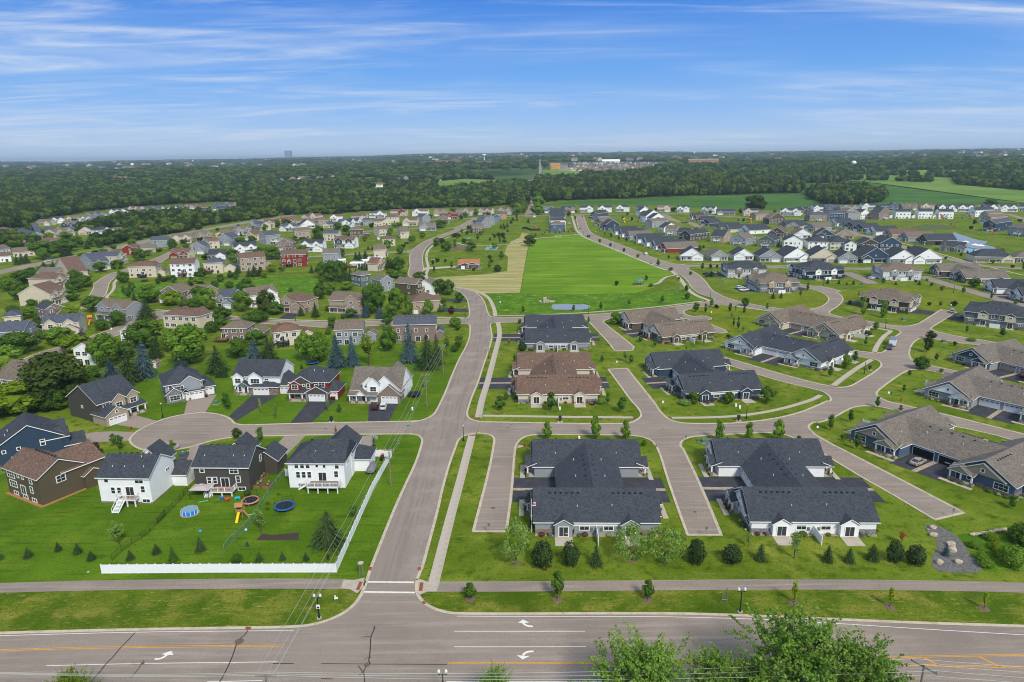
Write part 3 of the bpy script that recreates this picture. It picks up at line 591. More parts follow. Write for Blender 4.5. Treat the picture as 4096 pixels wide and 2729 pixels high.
def win_meshes(k):
 if k in wmesh: return wmesh[k]
 w, h, n = WK[k]; fr = .11; d = .07; mb = MB()
 mb.box(-w/2-fr, w/2+fr, -d, 0, -fr, 0); mb.box(-w/2-fr, w/2+fr, -d, 0, h, h+fr)
 uw = w/n
 for i in range(n+1):
  x = -w/2 + i*uw; a = fr if i in (0, n) else .04
  mb.box(x-(a if i == 0 else a/2), x+(a if i == n else a/2), -d, 0, 0, h)
 if k not in ('p', 'q', 'h', 'b'):
  mb.box(-w/2, w/2, -d*.7, 0, h/2-.03, h/2+.03)
 pane = MB().box(-uw/2+.03, uw/2-.03, -.03, 0.0, 0.02, h-.02)
 full = MB(); full.v = list(mb.v); full.f = [list(f) for f in mb.f]; full.m = [0]*len(mb.f)
 for i in range(n): full.box(-w/2+i*uw+.03, -w/2+(i+1)*uw-.03, -.03, 0, .02, h-.02, 1)
 wmesh[k] = (mb.mesh('window_frame', [M_trim]), pane.mesh('pane', [M_glass]), full.mesh('window', [M_trim, M_glass]), [(-w/2 + (i+.5)*uw) for i in range(n)])
 return wmesh[k]
gmesh = {}
def garage_meshes(w, m):
 if (w, m.name) in gmesh: return gmesh[(w, m.name)]
 fr = MB().box(-w/2-.14, -w/2, -.06, 0, 0, 2.25).box(w/2, w/2+.14, -.06, 0, 0, 2.25).box(-w/2-.14, w/2+.14, -.06, 0, 2.12, 2.27)
 pan = MB().box(-w/2, w/2, -.035, 0, 0.012, .518)
 top = MB().box(-w/2, w/2, -.035, 0, 0.012, .518)
 n = max(2, int(w/1.1)); gl = MB().box(-.34*w/n, .34*w/n, -.05, -.03, .14, .4)
 one = MB().box(-w/2-.14, -w/2, -.06, 0, 0, 2.25).box(w/2, w/2+.14, -.06, 0, 0, 2.25).box(-w/2-.14, w/2+.14, -.06, 0, 2.12, 2.27)
 for r in range(4): one.box(-w/2, w/2, -.035, 0, r*.53+.012, r*.53+.518)
 for i in range(n): one.box(-w/2+(i+.16)*w/n, -w/2+(i+.84)*w/n, -.05, -.03, 1.59+.14, 1.59+.4, 1)
 gmesh[(w, m.name)] = (fr.mesh('garage_frame', [M_trim]), pan.mesh('panel', [m]), gl.mesh('pane', [M_glass]), one.mesh('garage_door', [m, M_glass]), [-w/2+(i+.5)*w/n for i in range(n)])
 return gmesh[(w, m.name)]
dmesh = {}
def door_mesh(m):
 if m.name not in dmesh:
  dmesh[m.name] = MB().box(-.5, .5, -.05, 0, 0, 2.1, 0).box(-.62, -.5, -.08, 0, 0, 2.2, 1).box(.5, .62, -.08, 0, 0, 2.2, 1).box(-.62, .62, -.08, 0, 2.1, 2.22, 1).mesh('entry_door', [m, M_trim])
 return dmesh[m.name]
M_entry = mat('dark_entry_door', '#3b3f48', 0.4)
misc_me = {}
def shared(name, fn, mats):
 if name not in misc_me: misc_me[name] = fn().mesh(name, mats if isinstance(mats, list) else [mats])
 return misc_me[name]
def vent_box(): return MB().box(-.2, .2, -.2, .2, 0, .22)
def vent_pipe(): return MB().tube((0,0,0), (0,0,.55), .07, n=7)
class House:
 """local x along the near facade, y away from it; faces f (y0) b (y1) l (x0) r (x1)"""
 def __init__(s, name, label, cat, a, b, group=None, near=False):
  s.root = thing(name, label, cat, (a.x, a.y, 0), atan2(b.y-a.y, b.x-a.x), group); s.w = hypot(b.x-a.x, b.y-a.y); s.near = near
 def pos(s, face, u, o=0.0, box=None):
  x0, x1, y0, y1 = box or (0, s.w, 0, s.d)
  return {'f': (x0+u, y0-o, 0.0), 'b': (x1-u, y1+o, pi), 'l': (x0-o, y1-u, -pi/2), 'r': (x1+o, y0+u, pi/2)}[face]
 def put(s, name, me, face, u, z, o=0.0, box=None, parent=None):
  x, y, r = s.pos(face, u, o, box); return link(name, me, parent or s.root, (x, y, z), r)
 def win(s, k, face, u, z, box=None, o=0.0):
  fr, pane, full, xs = win_meshes(k)
  if s.near:
   w = s.put('patio_door' if k == 'p' else 'window', fr, face, u, z, o, box)
   for x in xs: link('pane', pane, w, (x, 0, 0))
   return w
  return s.put('patio_door' if k == 'p' else 'window', full, face, u, z, o, box)
 def gar(s, w, face, u, z=0.0, box=None, m=None, o=0.0):
  fr, pan, gl, one, xs = garage_meshes(w, m or M_door)
  if s.near:
   g = s.put('garage_door', fr, face, u, z, o, box)
   for r in range(4): link('panel', pan, g, (0, 0, r*.53))
   for x in xs: link('pane', gl, g, (x, 0, 1.59))
   return g
  return s.put('garage_door', one, face, u, z, o, box)
 def door(s, face, u, z=0.0, box=None, m=None): return s.put('entry_door', door_mesh(m or M_entry), face, u, z, 0, box)
 def vol(s, x0, x1, y0, y1, z0, z1, rt='g', axis='x', p=.6, rc='K', wc='w', ov=.45, og=.3, name='wall', roof='roof', wm=None, gm=None):
  wb = MB(); walls(wb, x0, x1, y0, y1, z0, z1, p, axis if rt == 'g' else None); wb.obj(name, wm or WALL[wc], s.root)
  rb = MB()
  if rt == 'g': zr = gable(rb, x0, x1, y0, y1, z1, p, axis, ov, og)
  elif rt == 'h': zr = hip(rb, x0, x1, y0, y1, z1, p, ov, axis=axis)
  elif rt == 'h0': zr = hip(rb, x0, x1, y0, y1, z1, p, ov, axis=axis, e1=False)
  elif rt == 'h1': zr = hip(rb, x0, x1, y0, y1, z1, p, ov, axis=axis, e0=False)
  else: return z1
  r = rb.obj(roof, [ROOF[rc], M_trim], s.root)
  return zr
 def roofbits(s, pts):
  vb = shared('roof_vent', vent_box, M_dark); vp = shared('vent_pipe', vent_pipe, M_white)
  for k, x, y, z in pts: link('roof_vent' if k == 'v' else 'vent_pipe', vb if k == 'v' else vp, s.root, (x, y, z))
 def post(s, x, y, z1, stone=True, z0=0.0):
  me = shared('porch_post%d%.1f' % (stone, z1), lambda: (MB().box(-.3,.3,-.3,.3,0,.95,1).box(-.16,.16,-.16,.16,.95,z1,0) if stone else MB().box(-.11,.11,-.11,.11,0,z1,0)), [M_white, M_stone])
  return link('porch_post', me, s.root, (x, y, z0))
 def rail(s, parent, a, b, z, h=.95, m=None):
  a = Vector((a[0], a[1], z)); b = Vector((b[0], b[1], z)); mb = MB(); L = (b-a).length; n = max(1, round(L/1.6))
  mb.tube(a+Vector((0,0,h)), b+Vector((0,0,h)), .06, n=4); mb.tube(a+Vector((0,0,.15)), b+Vector((0,0,.15)), .04, n=4)
  for i in range(n+1): p = a.lerp(b, i/n); mb.box(p.x-.07, p.x+.07, p.y-.07, p.y+.07, z-.1, z+h+.1)
  nb = int(L/.3)
  for i in range(1, nb): p = a.lerp(b, i/nb); mb.box(p.x-.015, p.x+.015, p.y-.015, p.y+.015, z+.12, z+h)
  return mb.obj('railing', m or M_white, parent)
 def stairs(s, parent, x, y, z, dx, dy, w, m=None, rail=True):
  """steps descending from (x,y,z) along (dx,dy)"""
  n = max(2, round(z/.19)); run = .28; mb = MB(); d = Vector((dx, dy, 0)); nrm = Vector((-dy, dx, 0))
  st = link('stairs', None, parent); st.empty_display_size = .2
  me = MB()
  for i in range(n):
   c = Vector((x, y, 0)) + d*(run*(i+.5)); zz = z - z*(i+1)/(n+1)
   ex, ey = (run/2+.02)*abs(dx) + w/2*abs(dy), (run/2+.02)*abs(dy) + w/2*abs(dx)
   me = MB().box(c.x-ex, c.x+ex, c.y-ey, c.y+ey, zz-.05, zz); me.obj('step', m or M_white, st)
  for sg in (-1, 1):
   a = Vector((x, y, z)) + nrm*(w/2*sg); b = a + d*(run*n) - Vector((0, 0, z - .05)); mb.tube(a-Vector((0,0,.12)), b+Vector((0,0,.02)), .1, n=4)
   if rail:
    mb.tube(a+Vector((0,0,.9)), b+Vector((0,0,.95)), .05, n=4)
    for t in (0, .33, .66, 1): q = a.lerp(b, t); mb.tube(q, q+Vector((0,0,.95)), .05, n=4)
  mb.obj('stringer', m or M_white, st); return st
 def deck(s, x0, x1, y0, y1, z, m=None, rm=None, posts=True, stair=None):
  m = m or M_brownwood; rm = rm or M_white
  d = MB().box(x0, x1, y0, y1, z-.06, z, 0).box(x0-.03, x1+.03, y0-.03, y0, z-.32, z-.02, 1).box(x0-.03, x0, y0, y1, z-.32, z-.02, 1).box(x1, x1+.03, y0, y1, z-.32, z-.02, 1).obj('deck', [m, rm], s.root)
  n = max(2, round((x1-x0)/2.6))
  if posts:
   for i in range(n+1):
    x = x0 + .2 + (x1-x0-.4)*i/n; link('deck_post', shared('deck_post%.1f%s' % (z, rm.name), lambda: MB().box(-.11,.11,-.11,.11,0,z-.3), rm), d, (x, y0+.2, 0))
  s.rail(d, (x0, y0), (x1, y0), z, m=rm)
  if stair == 'l':
   s.rail(d, (x1, y0), (x1, y1), z, m=rm); s.rail(d, (x0, y0), (x0, y1-1.3), z, m=rm); s.stairs(d, x0, y1-.7, z, -1, 0, 1.2, rm)
  elif stair == 'f':
   s.rail(d, (x1, y0), (x1, y1), z, m=rm); s.rail(d, (x0, y0), (x0, y1), z, m=rm); s.stairs(d, x0+.7, y0, z, 0, -1, 1.2, rm)
  elif stair == 'fl':
   s.rail(d, (x1, y0), (x1, y1), z, m=rm); s.stairs(d, x0-.7, y0+1.4, z, 0, -1, 1.2, rm); s.rail(d, (x0, y0), (x0, y1-1.2), z, m=rm)
  else:
   s.rail(d, (x1, y0), (x1, y1), z, m=rm); s.rail(d, (x0, y0), (x0, y1), z, m=rm)
  return d
HOUSES = []      # (root, near facade mid point, short name, row)
ORD = ['first', 'second', 'third', 'fourth', 'fifth', 'sixth', 'seventh', 'eighth', 'ninth', 'tenth', 'eleventh', 'twelfth', 'thirteenth', 'fourteenth', 'fifteenth', 'sixteenth', 'seventeenth', 'eighteenth', 'nineteenth', 'twentieth', 'twenty-first', 'twenty-second', 'twenty-third', 'twenty-fourth'] + ['twenty-fifth', 'twenty-sixth', 'twenty-seventh', 'twenty-eighth']
def generic(rec, label, near):
 """a detached house: body, cross gables, garage wing, porch, windows all round"""
 key, a, b, rc, wc, st, d, rt, fr, opts, group = rec
 r = random.Random(key); H = House('house', label, 'house', a, b, group, near); w = H.w; H.d = d
 sc = max(1.0, min(1.45, w/13.5)) if w > 13.5 else 1.0
 ev = 2.75*st*min(sc, 1.12) + .15
 p = .62 if st < 1.6 else .55
 ax = {'x': 'x', 'y': 'y', 'h': 'x'}[rt]
 if rt == 'h': ax = 'x' if w >= d else 'y'
 zr = H.vol(0, w, 0, d, 0, ev, 'h' if rt == 'h' else 'g', ax, p, rc, wc)
 st_i = max(1, int(st + .3)); acc = opts.get('acc', wc)
 # street side
 L = w if fr in 'fb' else d
 gw = min(7.2 if w < 14 else 7.6, L*.55); gl = opts.get('g', r.choice('lr'))
 gu0 = 0.0 if gl == 'l' else L - gw
 go = opts.get('go', 1.6 if st > 1.5 else 1.2)
 if fr == 'f': bx = (gu0, gu0+gw, -go, 3)
 elif fr == 'b': bx = (w-gu0-gw, w-gu0, d-3, d+go)
 elif fr == 'l': bx = (-go, 3, d-gu0-gw, d-gu0)
 else: bx = (w-3, w+go, gu0, gu0+gw)
 gax = 'y' if fr in 'fb' else 'x'
 if opts.get('wing'):                       # garage wing beside the body at the street side
  ex = opts['wing']
  bx = (w, w+ex, d-6.5, d+1) if gl == 'l' and fr == 'b' else (-ex, 0, d-6.5, d+1) if fr == 'b' else (w, w+ex, -1, 6.5) if gl == 'r' else (-ex, 0, -1, 6.5)
  gw = ex; gax = 'y'
 gh = 3.0
 if st >= 1.5 or opts.get('wing'):
  H.vol(*bx, 0, gh, 'h' if rt == 'h' and r.random() < .5 else 'g', gax, .6, rc, acc, name='garage_wall', roof='garage_roof', ov=.35)
 else:
  H.vol(*bx, 0, gh-.1, 'g', gax, .62, rc, acc, name='garage_wall', roof='garage_roof', ov=.35)
 gm = M_taupe_door if wc in 'tco' and r.random() < .5 else M_door
 bw = (bx[1]-bx[0]) if fr in 'fb' else (bx[3]-bx[2])
 if bw > 5.6: H.gar(4.9, fr, bw/2, 0, bx, gm)
 else: H.gar(min(4.9, max(2.6, bw-1)), fr, bw/2, 0, bx, gm)
 if st >= 1.5 and bw > 5 and r.random() < .6: H.win('q', fr, bw/2, 3.1, bx)
 # entry porch on the rest of the street side
 pu0, pu1 = (gw+.2, L-.4) if gl == 'l' else (.4, L-gw-.2)
 if opts.get('wing'): pu0, pu1 = L*.25, L*.75
 if pu1 - pu0 > 2:
  pd = 1.7
  x, y, rz = H.pos(fr, pu0, 0); e = Vector((cos(rz), sin(rz), 0)); n = Vector((sin(rz), -cos(rz), 0))
  pr = MB(); shed(pr, 0, pu1-pu0, -pd-.2, 0, 2.65, 3.5 if st >= 1.5 else 2.9)
  pro = pr.obj('porch_roof', [ROOF[rc], M_trim], H.root, (x, y, 0), rz)
  fl = MB().box(.1, pu1-pu0-.1, -pd, 0, 0, .22).obj('porch_floor', M_conc, H.root, (x, y, 0), rz)
  nn = 2 if pu1-pu0 < 4 else 3
  for i in range(nn):
   q = Vector((x, y, 0)) + e*(.3 + (pu1-pu0-.6)*i/(nn-1)) + n*(pd-.2); H.post(q.x, q.y, 2.7, near)
  H.door(fr, pu0 + min(1.0, (pu1-pu0)/2), .2)
  H.win('d' if pu1-pu0 > 4 else 's', fr, pu1 - (1.7 if pu1-pu0 > 4 else .9), 1.0)
 # street gables
 if st >= 1.5:
  n = 2 if L > 11 and r.random() < .65 else 1
  spots = [(L*.24, L*.34), (L*.74, L*.30)] if n == 2 else [(L*r.choice((.3, .7)), L*.42)]
  for uc, gwid in spots:
   x, y, rz = H.pos(fr, uc - gwid/2, 0)
   gb = MB(); walls(gb, 0, gwid, -.55, 2.5, ev-2.5, ev, .75, 'y'); ga = gb.obj('gable_wall', WALL[opts.get('gc', acc)], H.root, (x, y, 0), rz)
   rb = MB(); gable(rb, 0, gwid, -.55, 3.6, ev, .75, 'y', .35, .3, .16); rb.obj('gable_roof', [ROOF[rc], M_trim], H.root, (x, y, 0), rz)
   H.win('d' if gwid > 3.4 else 's', fr, uc, ev-1.95, None, .56)
  for uc in [L*.5] if n == 2 else []: H.win('q', fr, uc, ev-1.5)
 elif rt == 'y' and fr in 'fb' and pu1-pu0 > 2:
  H.win('q', fr, L/2, ev+.55)
 # back
 bk = {'f': 'b', 'b': 'f', 'l': 'r', 'r': 'l'}[fr]
 for fl in range(st_i):
  z = .9 + 2.75*fl*min(sc, 1.12); us = []
  u = 1.7
  while u < L - 1.4: us.append(u); u += r.uniform(2.6, 3.6)*min(1.25, sc)
  for i, u in enumerate(us):
   if fl == st_i-1 and st_i > 1: k = r.choice('sdsd')
   elif fl == 0 and st >= 2.4: k = r.choice('bdp')
   elif i == len(us)//2: k = 'p'
   else: k = r.choice('dtds')
   zz = z if k not in 'p' else z - .85
   if st < 1.6 and k == 'p': zz = .1
   H.win(k, bk, min(u, L-1.6), zz)
 # sides
 for face in ('l', 'r') if fr in 'fb' else ('f', 'b'):
  LL = d if fr in 'fb' else w
  for fl in range(st_i):
   for u in (LL*.28, LL*.66):
    if r.random() < .7: H.win(r.choice('sdqs'), face, u, .95 + 2.75*fl*min(sc, 1.12))
 if opts.get('deck'):
  dz = 2.75*(st_i-1)*.95 if st >= 2.4 else .9
  if opts['deck'] != 1: dz = opts['deck']
  c = opts.get('dx', .5)*L; wd = min(5.0, L*.42); dm, rm = opts.get('dm', (M_brownwood, M_brownwood))
  if bk == 'f': H.deck(c-wd/2, c+wd/2, -3.0, 0, dz, dm, rm, True, 'l' if near else None)
  if bk == 'f': H.win('p', bk, c, dz+.02)
 if near or (st >= 1.5 and w*220/max(60, a.y) > 4):
  n = r.randint(3, 5); bits = []
  for i in range(n):
   if rt != 'y': bits.append(('v', w*.3 + i*w*.1, d/2 + (-.9 if fr == 'b' else .9), ev + (d/2-.9)*p + .15))
  H.roofbits(bits)
 return H
REC = []
def row(rowname, items, **kw):
 """items: tile xl yl xr yr roof wall storeys depth rooftype streetside [, opts]"""
 for it in items:
  s, e = (it, {}) if isinstance(it, str) else it
  t, xl, yl, xr, yr, rc, wc, st, d, rt, fr = s.split(); o = dict(kw, **e)
  REC.append([rowname, G(t, int(xl), int(yl)), G(t, int(xr), int(yr)), rc, wc, float(st), float(d), rt, fr, o])
def flush_rows():
 rows = {}
 for r in REC: rows.setdefault(r[0], []).append(r)
 for name, rs in rows.items():
  rs.sort(key=lambda r: proj((r[1]+r[2])/2)[0])
  for i, r in enumerate(rs):
   kind = 'low' if r[5] < 1.5 else 'two-storey' if r[5] < 2.5 else 'tall'; od = 'leftmost' if i == 0 else 'rightmost' if i == len(rs)-1 else ORD[i] + '-from-left'
   short = '%s house in the %s' % (od, name)
   label = r[9].get('label') or '%s %s house with %s roof, %s in the %s' % (kind, WALLN[r[4]], ROOFN[r[3]], od, name)
   if r[9].get('short'): short = r[9]['short']
   mid = (r[1]+r[2])/2; near = mid.length < 330
   rec = (name + str(i), r[1], r[2], r[3], r[4], r[5], r[6], r[7], r[8], r[9], 'houses in the ' + name)
   if r[9].get('fn'): H = r[9]['fn'](rec, label)
   else: H = generic(rec, label, near)
   HOUSES.append((H.root, mid, short, label))
 REC.clear()
# --- hero houses round the cul-de-sac
def begin(rec, label):
 key, a, b, rc, wc, st, d, rt, fr, o, group = rec
 H = House('house', label, 'house', a, b, group, True); H.d = d; H.rc = rc; H.wc = wc; return H
def h_brown(rec, label):
 H = begin(rec, label); w = H.w; rc, wc = H.rc, H.wc; H.d = 9.3
 H.vol(0, w, 0, 9.3, 0, 6.5, 'g', 'x', .58, rc, wc, .5, .4)
 H.vol(3.0, w-.02, 5, 14.5, 0, 5.9, 'g', 'y', .55, rc, wc, name='garage_wall', roof='garage_roof')
 H.vol(w-5, w+.9, 9.2, 13.2, 0, 3.4, 'g', 'x', .55, rc, wc, name='bump_wall', roof='bump_roof')
 H.gar(4.9, 'b', 5, 0, (3, w, 5, 14.5))
 for k, u, z in (('t',2.2,4.4),('q',5.2,5.0),('q',7.0,5.0),('s',10.2,4.6),('t',2.6,2.2),('p',6.4,1.2),('s',9.9,2.3),('b',3.0,.35),('b',6.8,.3),('b',10.3,.25)): H.win(k, 'f', u, z)
 H.win('d', 'r', 4.6, 3.9); H.win('s', 'l', 4.5, 4.4); H.win('s', 'b', 1.5, 3.8)
 H.roofbits([('v', 3+i*1.25, 5.7, 8.9) for i in range(7)] + [('p', 4, 3.5, 8.2), ('p', 9, 2.5, 7.6), ('v', 8, 2.2, 7.4), ('v', 8.6, 2.0, 7.3)])
 MB().box(-.6, w+.7, -.7, 0, 0, .09).box(w, w+.8, 0, 13, 0, .09).obj('mulch_edge', mat('tan_mulch', '#a3754c', .95, var=.2, scale=4), H.root)
 return H
def h_white(rec, label):
 H = begin(rec, label); w = H.w; rc, wc = H.rc, H.wc; H.d = 10
 H.vol(0, w, 0, 10, 0, 6.4, 'g', 'x', .62, rc, wc, .5, .35)
 H.vol(3.2, 9.6, 9, 14.2, 0, 6.0, 'g', 'y', .95, rc, wc, name='gable_wall', roof='gable_roof')
 H.vol(w-3, w+3.4, 8.6, 15, 0, 3.0, 'g', 'x', .6, rc, wc, name='garage_wall', roof='garage_roof')
 H.gar(4.9, 'b', 3.0, 0, (w-3, w+3.4, 8.6, 15))
 for k, u, z in (('s',1.9,5.0),('d',9.3,4.9),('s',3.1,2.35),('s',4.5,2.35),('p',6.9,1.9),('s',9.9,2.75),('b',4.3,.3),('b',10.3,.3)): H.win(k, 'f', u, z)
 H.win('h', 'r', 7.2, 4.6); H.win('s', 'l', 5, 4.4)
 d = H.deck(4.9, 8.9, -1.7, 0, 1.85, M_wood, M_white, True); H.stairs(d, 5.9, -1.7, 1.85, 0, -1, 1.4, M_white)
 H.roofbits([('v', 2.2+i*1.35, 5.6, 9.4) for i in range(6)] + [('p', 2.5, 2.0, 7.6), ('p', 5.2, 2.0, 7.6), ('p', 9.6, 2.0, 7.6), ('p', 8, 4.2, 9)])
 MB().box(-.05, w+.05, -.06, 0, 0, .4).box(w, w+.06, 0, 9, 0, .3).obj('stone_base', M_stone, H.root)
 return H
def h_dark(rec, label):
 H = begin(rec, label); w = H.w; rc, wc = H.rc, H.wc; H.d = 9.5
 H.vol(0, w, 0, 9.5, 0, 6.2, 'g', 'x', .62, rc, wc, .5, .4)
 H.vol(3.5, 9.2, 8, 14.5, 0, 5.8, 'g', 'y', .9, rc, wc, name='gable_wall', roof='gable_roof')
 H.vol(w-2.6, w+3.0, 9, 15.3, 0, 3.6, 'g', 'y', .75, rc, wc, name='garage_wall', roof='garage_roof')
 H.gar(4.6, 'b', 2.8, 0, (w-2.6, w+3, 9, 15.3))
 for k, u, z in (('s',1.9,4.7),('d',9.2,4.5),('s',3.3,2.0),('s',4.6,2.0),('p',6.9,1.25),('s',10,2.35),('b',10.6,.3)): H.win(k, 'f', u, z)
 H.win('s', 'r', 7.0, 4.4); H.win('s', 'l', 5, 4.2)
 H.deck(4.6, 9.5, -2.6, 0, 1.25, M_wood, M_white, True, 'fl')
 H.roofbits([('v', 2+i*1.5, 5.4, 9.0) for i in range(6)] + [('p', 1.8, 2.2, 7.5), ('p', 8.5, 2.2, 7.5), ('p', 11, 2.2, 7.5)])
 return H
def h_white2(rec, label):
 H = begin(rec, label); w = H.w; rc, wc = H.rc, H.wc; H.d = 10.5
 H.vol(0, w, 0, 10.5, 0, 6.4, 'h0', 'x', .62, rc, wc, .5)
 H.vol(6.2, w+.1, 6, 15.5, 0, 6.1, 'g', 'y', .85, rc, wc, name='gable_wall', roof='gable_roof')
 H.vol(w-2.4, w+3.6, 8.6, 14.8, 0, 3.4, 'h', 'x', .7, rc, wc, name='garage_wall', roof='garage_roof')
 H.gar(4.9, 'b', 3, 0, (w-2.4, w+3.6, 8.6, 14.8))
 for k, u, z in (('s',2.0,4.9),('s',3.3,4.9),('s',4.6,4.9),('q',6.7,5.1),('q',8.4,5.0),('s',11.3,4.8),('s',2.2,2.5),('s',3.5,2.5),('s',4.8,2.5),('p',7.8,1.75),('s',11,2.7),('b',2.9,.3),('b',4.9,.3)): H.win(k, 'f', u, z)
 H.win('d', 'r', 3, 4.7); H.win('s', 'l', 5, 4.7)
 H.deck(5.0, 12.1, -3.0, 0, 1.7, M_greywood, M_white, True, 'l')
 H.roofbits([('v', 4+i*1.0, 6.2, 9.2) for i in range(6)] + [('p', 6, 2.3, 7.7), ('p', 10, 2.4, 7.7), ('v', 5.4, 1.9, 7.4), ('v', 7.7, 1.9, 7.4)])
 return H
def h_navy(rec, label):
 H = begin(rec, label); w = H.w; rc, wc = H.rc, H.wc; H.d = 11
 H.vol(0, w, 0, 11, 0, 6.2, 'g', 'y', .62, rc, wc, .5, .4)
 H.vol(w-4.5, w+1.2, 6.4, 10.6, 0, 6.0, 'g', 'x', .8, rc, wc, name='gable_wall', roof='gable_roof')
 H.vol(w-4.5, w+1.4, .4, 4.6, 0, 5.7, 'g', 'x', .8, rc, wc, name='gable_wall', roof='gable_roof')
 H.vol(w-2, w+4.8, .6, 7.2, 0, 3.0, 'g', 'x', .55, rc, wc, name='garage_wall', roof='garage_roof')
 H.gar(4.9, 'r', 3.3, 0, (w-2, w+4.8, .6, 7.2))
 for k, u, z in (('q',1.2,4.4),('q',4.2,4.5),('s',9.2,4.5),('s',3,1.6)): H.win(k, 'f', u, z)
 for k, u, z in (('d',2.4,4.0),('s',4.9,4.6),('d',8.6,4.3)): H.win(k, 'r', u, z, None, 1.35 if u < 4 or u > 6 else 0)
 H.roofbits([('v', 6.6, 2+i*.8, 9.6) for i in range(8)] + [('p', 2, 3, 7.8), ('p', 2.6, 5, 8.2)])
 return H
def h_taupe(rec, label):
 H = begin(rec, label); w = H.w; rc, wc = H.rc, H.wc; H.d = 12
 H.vol(0, w, 0, 12, 0, 6.0, 'g', 'y', .6, rc, wc, .5, .4)
 H.vol(w-4, w+.6, 4.0, 8.0, 2.8, 5.8, 'g', 'x', .8, rc, 't', name='gable_wall', roof='gable_roof')
 H.vol(w-4, w+.6, 8.6, 12.0, 2.8, 6.0, 'g', 'x', .8, rc, 't', name='gable_wall', roof='gable_roof')
 H.vol(w-2.4, w+4.2, -.4, 6.2, 0, 3.0, 'g', 'x', .62, rc, 't', name='garage_wall', roof='garage_roof')
 H.gar(4.9, 'r', 3.3, 0, (w-2.4, w+4.2, -.4, 6.2)); H.win('q', 'r', 3.3, 3.3, (w-2.4, w+4.2, -.4, 6.2))
 mb = MB(); shed(mb, 0, 7, -2.6, 0, 2.6, 3.6); mb.obj('porch_roof', [ROOF[rc], M_trim], H.root, (w, 6.2, 0), pi/2)
 MB().box(w, w+2.4, 6.2, 12.8, 0, .25).obj('porch_floor', M_conc, H.root)
 for y in (8.0, 10.2, 12.6): H.post(w+2.2, y, 2.6)
 H.door('r', 8.2, .25); H.win('d', 'r', 10.8, 1.1); H.win('d', 'r', 6.0, 3.4, None, .62); H.win('d', 'r', 10.3, 3.6, None, .62)
 H.win('q', 'r', 2.0, 4.6); H.win('q', 'r', 3.2, 4.6); H.win('q', 'f', 7.0, 3.6); H.roofbits([('p', 3.5, 7, 8.2), ('v', 2.4, 9, 7.6)])
 return H
def h_stone(rec, label):
 H = begin(rec, label); w = H.w; rc, wc = H.rc, H.wc; H.d = 12
 H.vol(0.5, w-3.4, 0, 12, 0, 5.9, 'h', 'x', .62, rc, wc, .5)
 H.vol(4.6, w-4.2, -.8, 4, 2.8, 5.7, 'g', 'y', .7, rc, wc, name='gable_wall', roof='gable_roof')
 H.vol(w-3.5, w, 1.2, 8, 0, 3.1, 'h0', 'y', .9, rc, wc, name='garage_wall', roof='garage_roof')
 H.vol(w-9.2, w-3.4, -.9, 4, 0, 2.9, 'h', 'x', .5, rc, wc, name='garage_wall', roof='garage_roof')
 H.vol(.4, 5.2, -1.0, 3, 0, 2.9, 'g', 'y', .75, rc, wc, name='porch_wall', roof='porch_roof', wm=M_stone_g)
 H.gar(4.9, 'f', 2.9, 0, (w-9.2, w-3.4, -.9, 4)); H.gar(2.6, 'f', 1.75, 0, (w-3.5, w, 1.2, 8))
 H.win('t', 'f', 2.3, .9, (4.6, w-4.2, -.8, 4)); H.win('t', 'f', w/2-3.2, 3.5, None, .82); H.win('d', 'f', w-5, 4.0); H.win('s', 'f', 2, 3.9); H.win('t', 'f', 2.4, .8, (.4, 5.2, -1, 3)); H.door('f', 5.9, .1)
 H.post(5.0, -1.6, 2.8); H.post(6.9, -1.6, 2.8)
 mb = MB(); gable(mb, 4.6, 7.2, -2.0, 2, 2.9, .9, 'y', .3, .2, .14); mb.obj('porch_roof', [ROOF[rc], M_trim], H.root)
 H.roofbits([('v', 5+i, 6.6, 9.3) for i in range(4)]); return H
def h_white3(rec, label):
 H = begin(rec, label); w = H.w; rc, wc = H.rc, H.wc; H.d = 12
 H.vol(0, w, .6, 12.6, 0, 5.9, 'g', 'x', .6, rc, wc, .5)
 H.vol(.1, 3.6, -.2, 4, 2.8, 5.7, 'g', 'y', .75, rc, wc, name='gable_wall', roof='gable_roof')
 H.vol(5.2, 9.8, -.3, 4, 2.8, 5.7, 'g', 'y', .7, rc, wc, name='gable_wall', roof='gable_roof')
 H.vol(w-4.4, w+3.0, .4, 8, 0, 3.1, 'h0', 'y', .8, rc, wc, name='garage_wall', roof='garage_roof')
 H.vol(6.0, w-.2, -1.2, 3, 0, 2.9, 'h', 'x', .5, rc, wc, name='garage_wall', roof='garage_roof', wm=M_stone)
 H.gar(4.9, 'f', 3.6, 0, (6.0, w-.2, -1.2, 3)); H.gar(2.6, 'f', 5.6, 0, (w-4.4, w+3.0, .4, 8))
 mb = MB(); gable(mb, 1.6, 6.0, -1.6, 2, 2.8, .75, 'y', .3, .2, .14); mb.obj('porch_roof', [ROOF[rc], M_trim], H.root)
 H.post(2.2, -1.4, 2.8); H.post(5.4, -1.4, 2.8); H.door('f', 4.2, .1); MB().box(1.5, 6, -1.7, .6, 0, .2).obj('porch_floor', M_conc, H.root)
 H.win('d', 'f', 1.75, .9, (.1, 3.6, -.2, 4)); H.win('d', 'f', 1.75, 3.7, (.1, 3.6, -.2, 4)); H.win('t', 'f', 2.3, 3.7, (5.2, 9.8, -.3, 4)); H.win('h', 'f', 11.2, 4.6); H.win('s', 'r', 5, 4.0)
 MB().box(-.06, .0, .6, 6, 0, 1.4).box(.1, 1.6, -.26, -.2, 0, 1.6).obj('stone_base', M_stone, H.root)
 H.roofbits([('v', 5+i, 7.6, 9.2) for i in range(4)]); return H
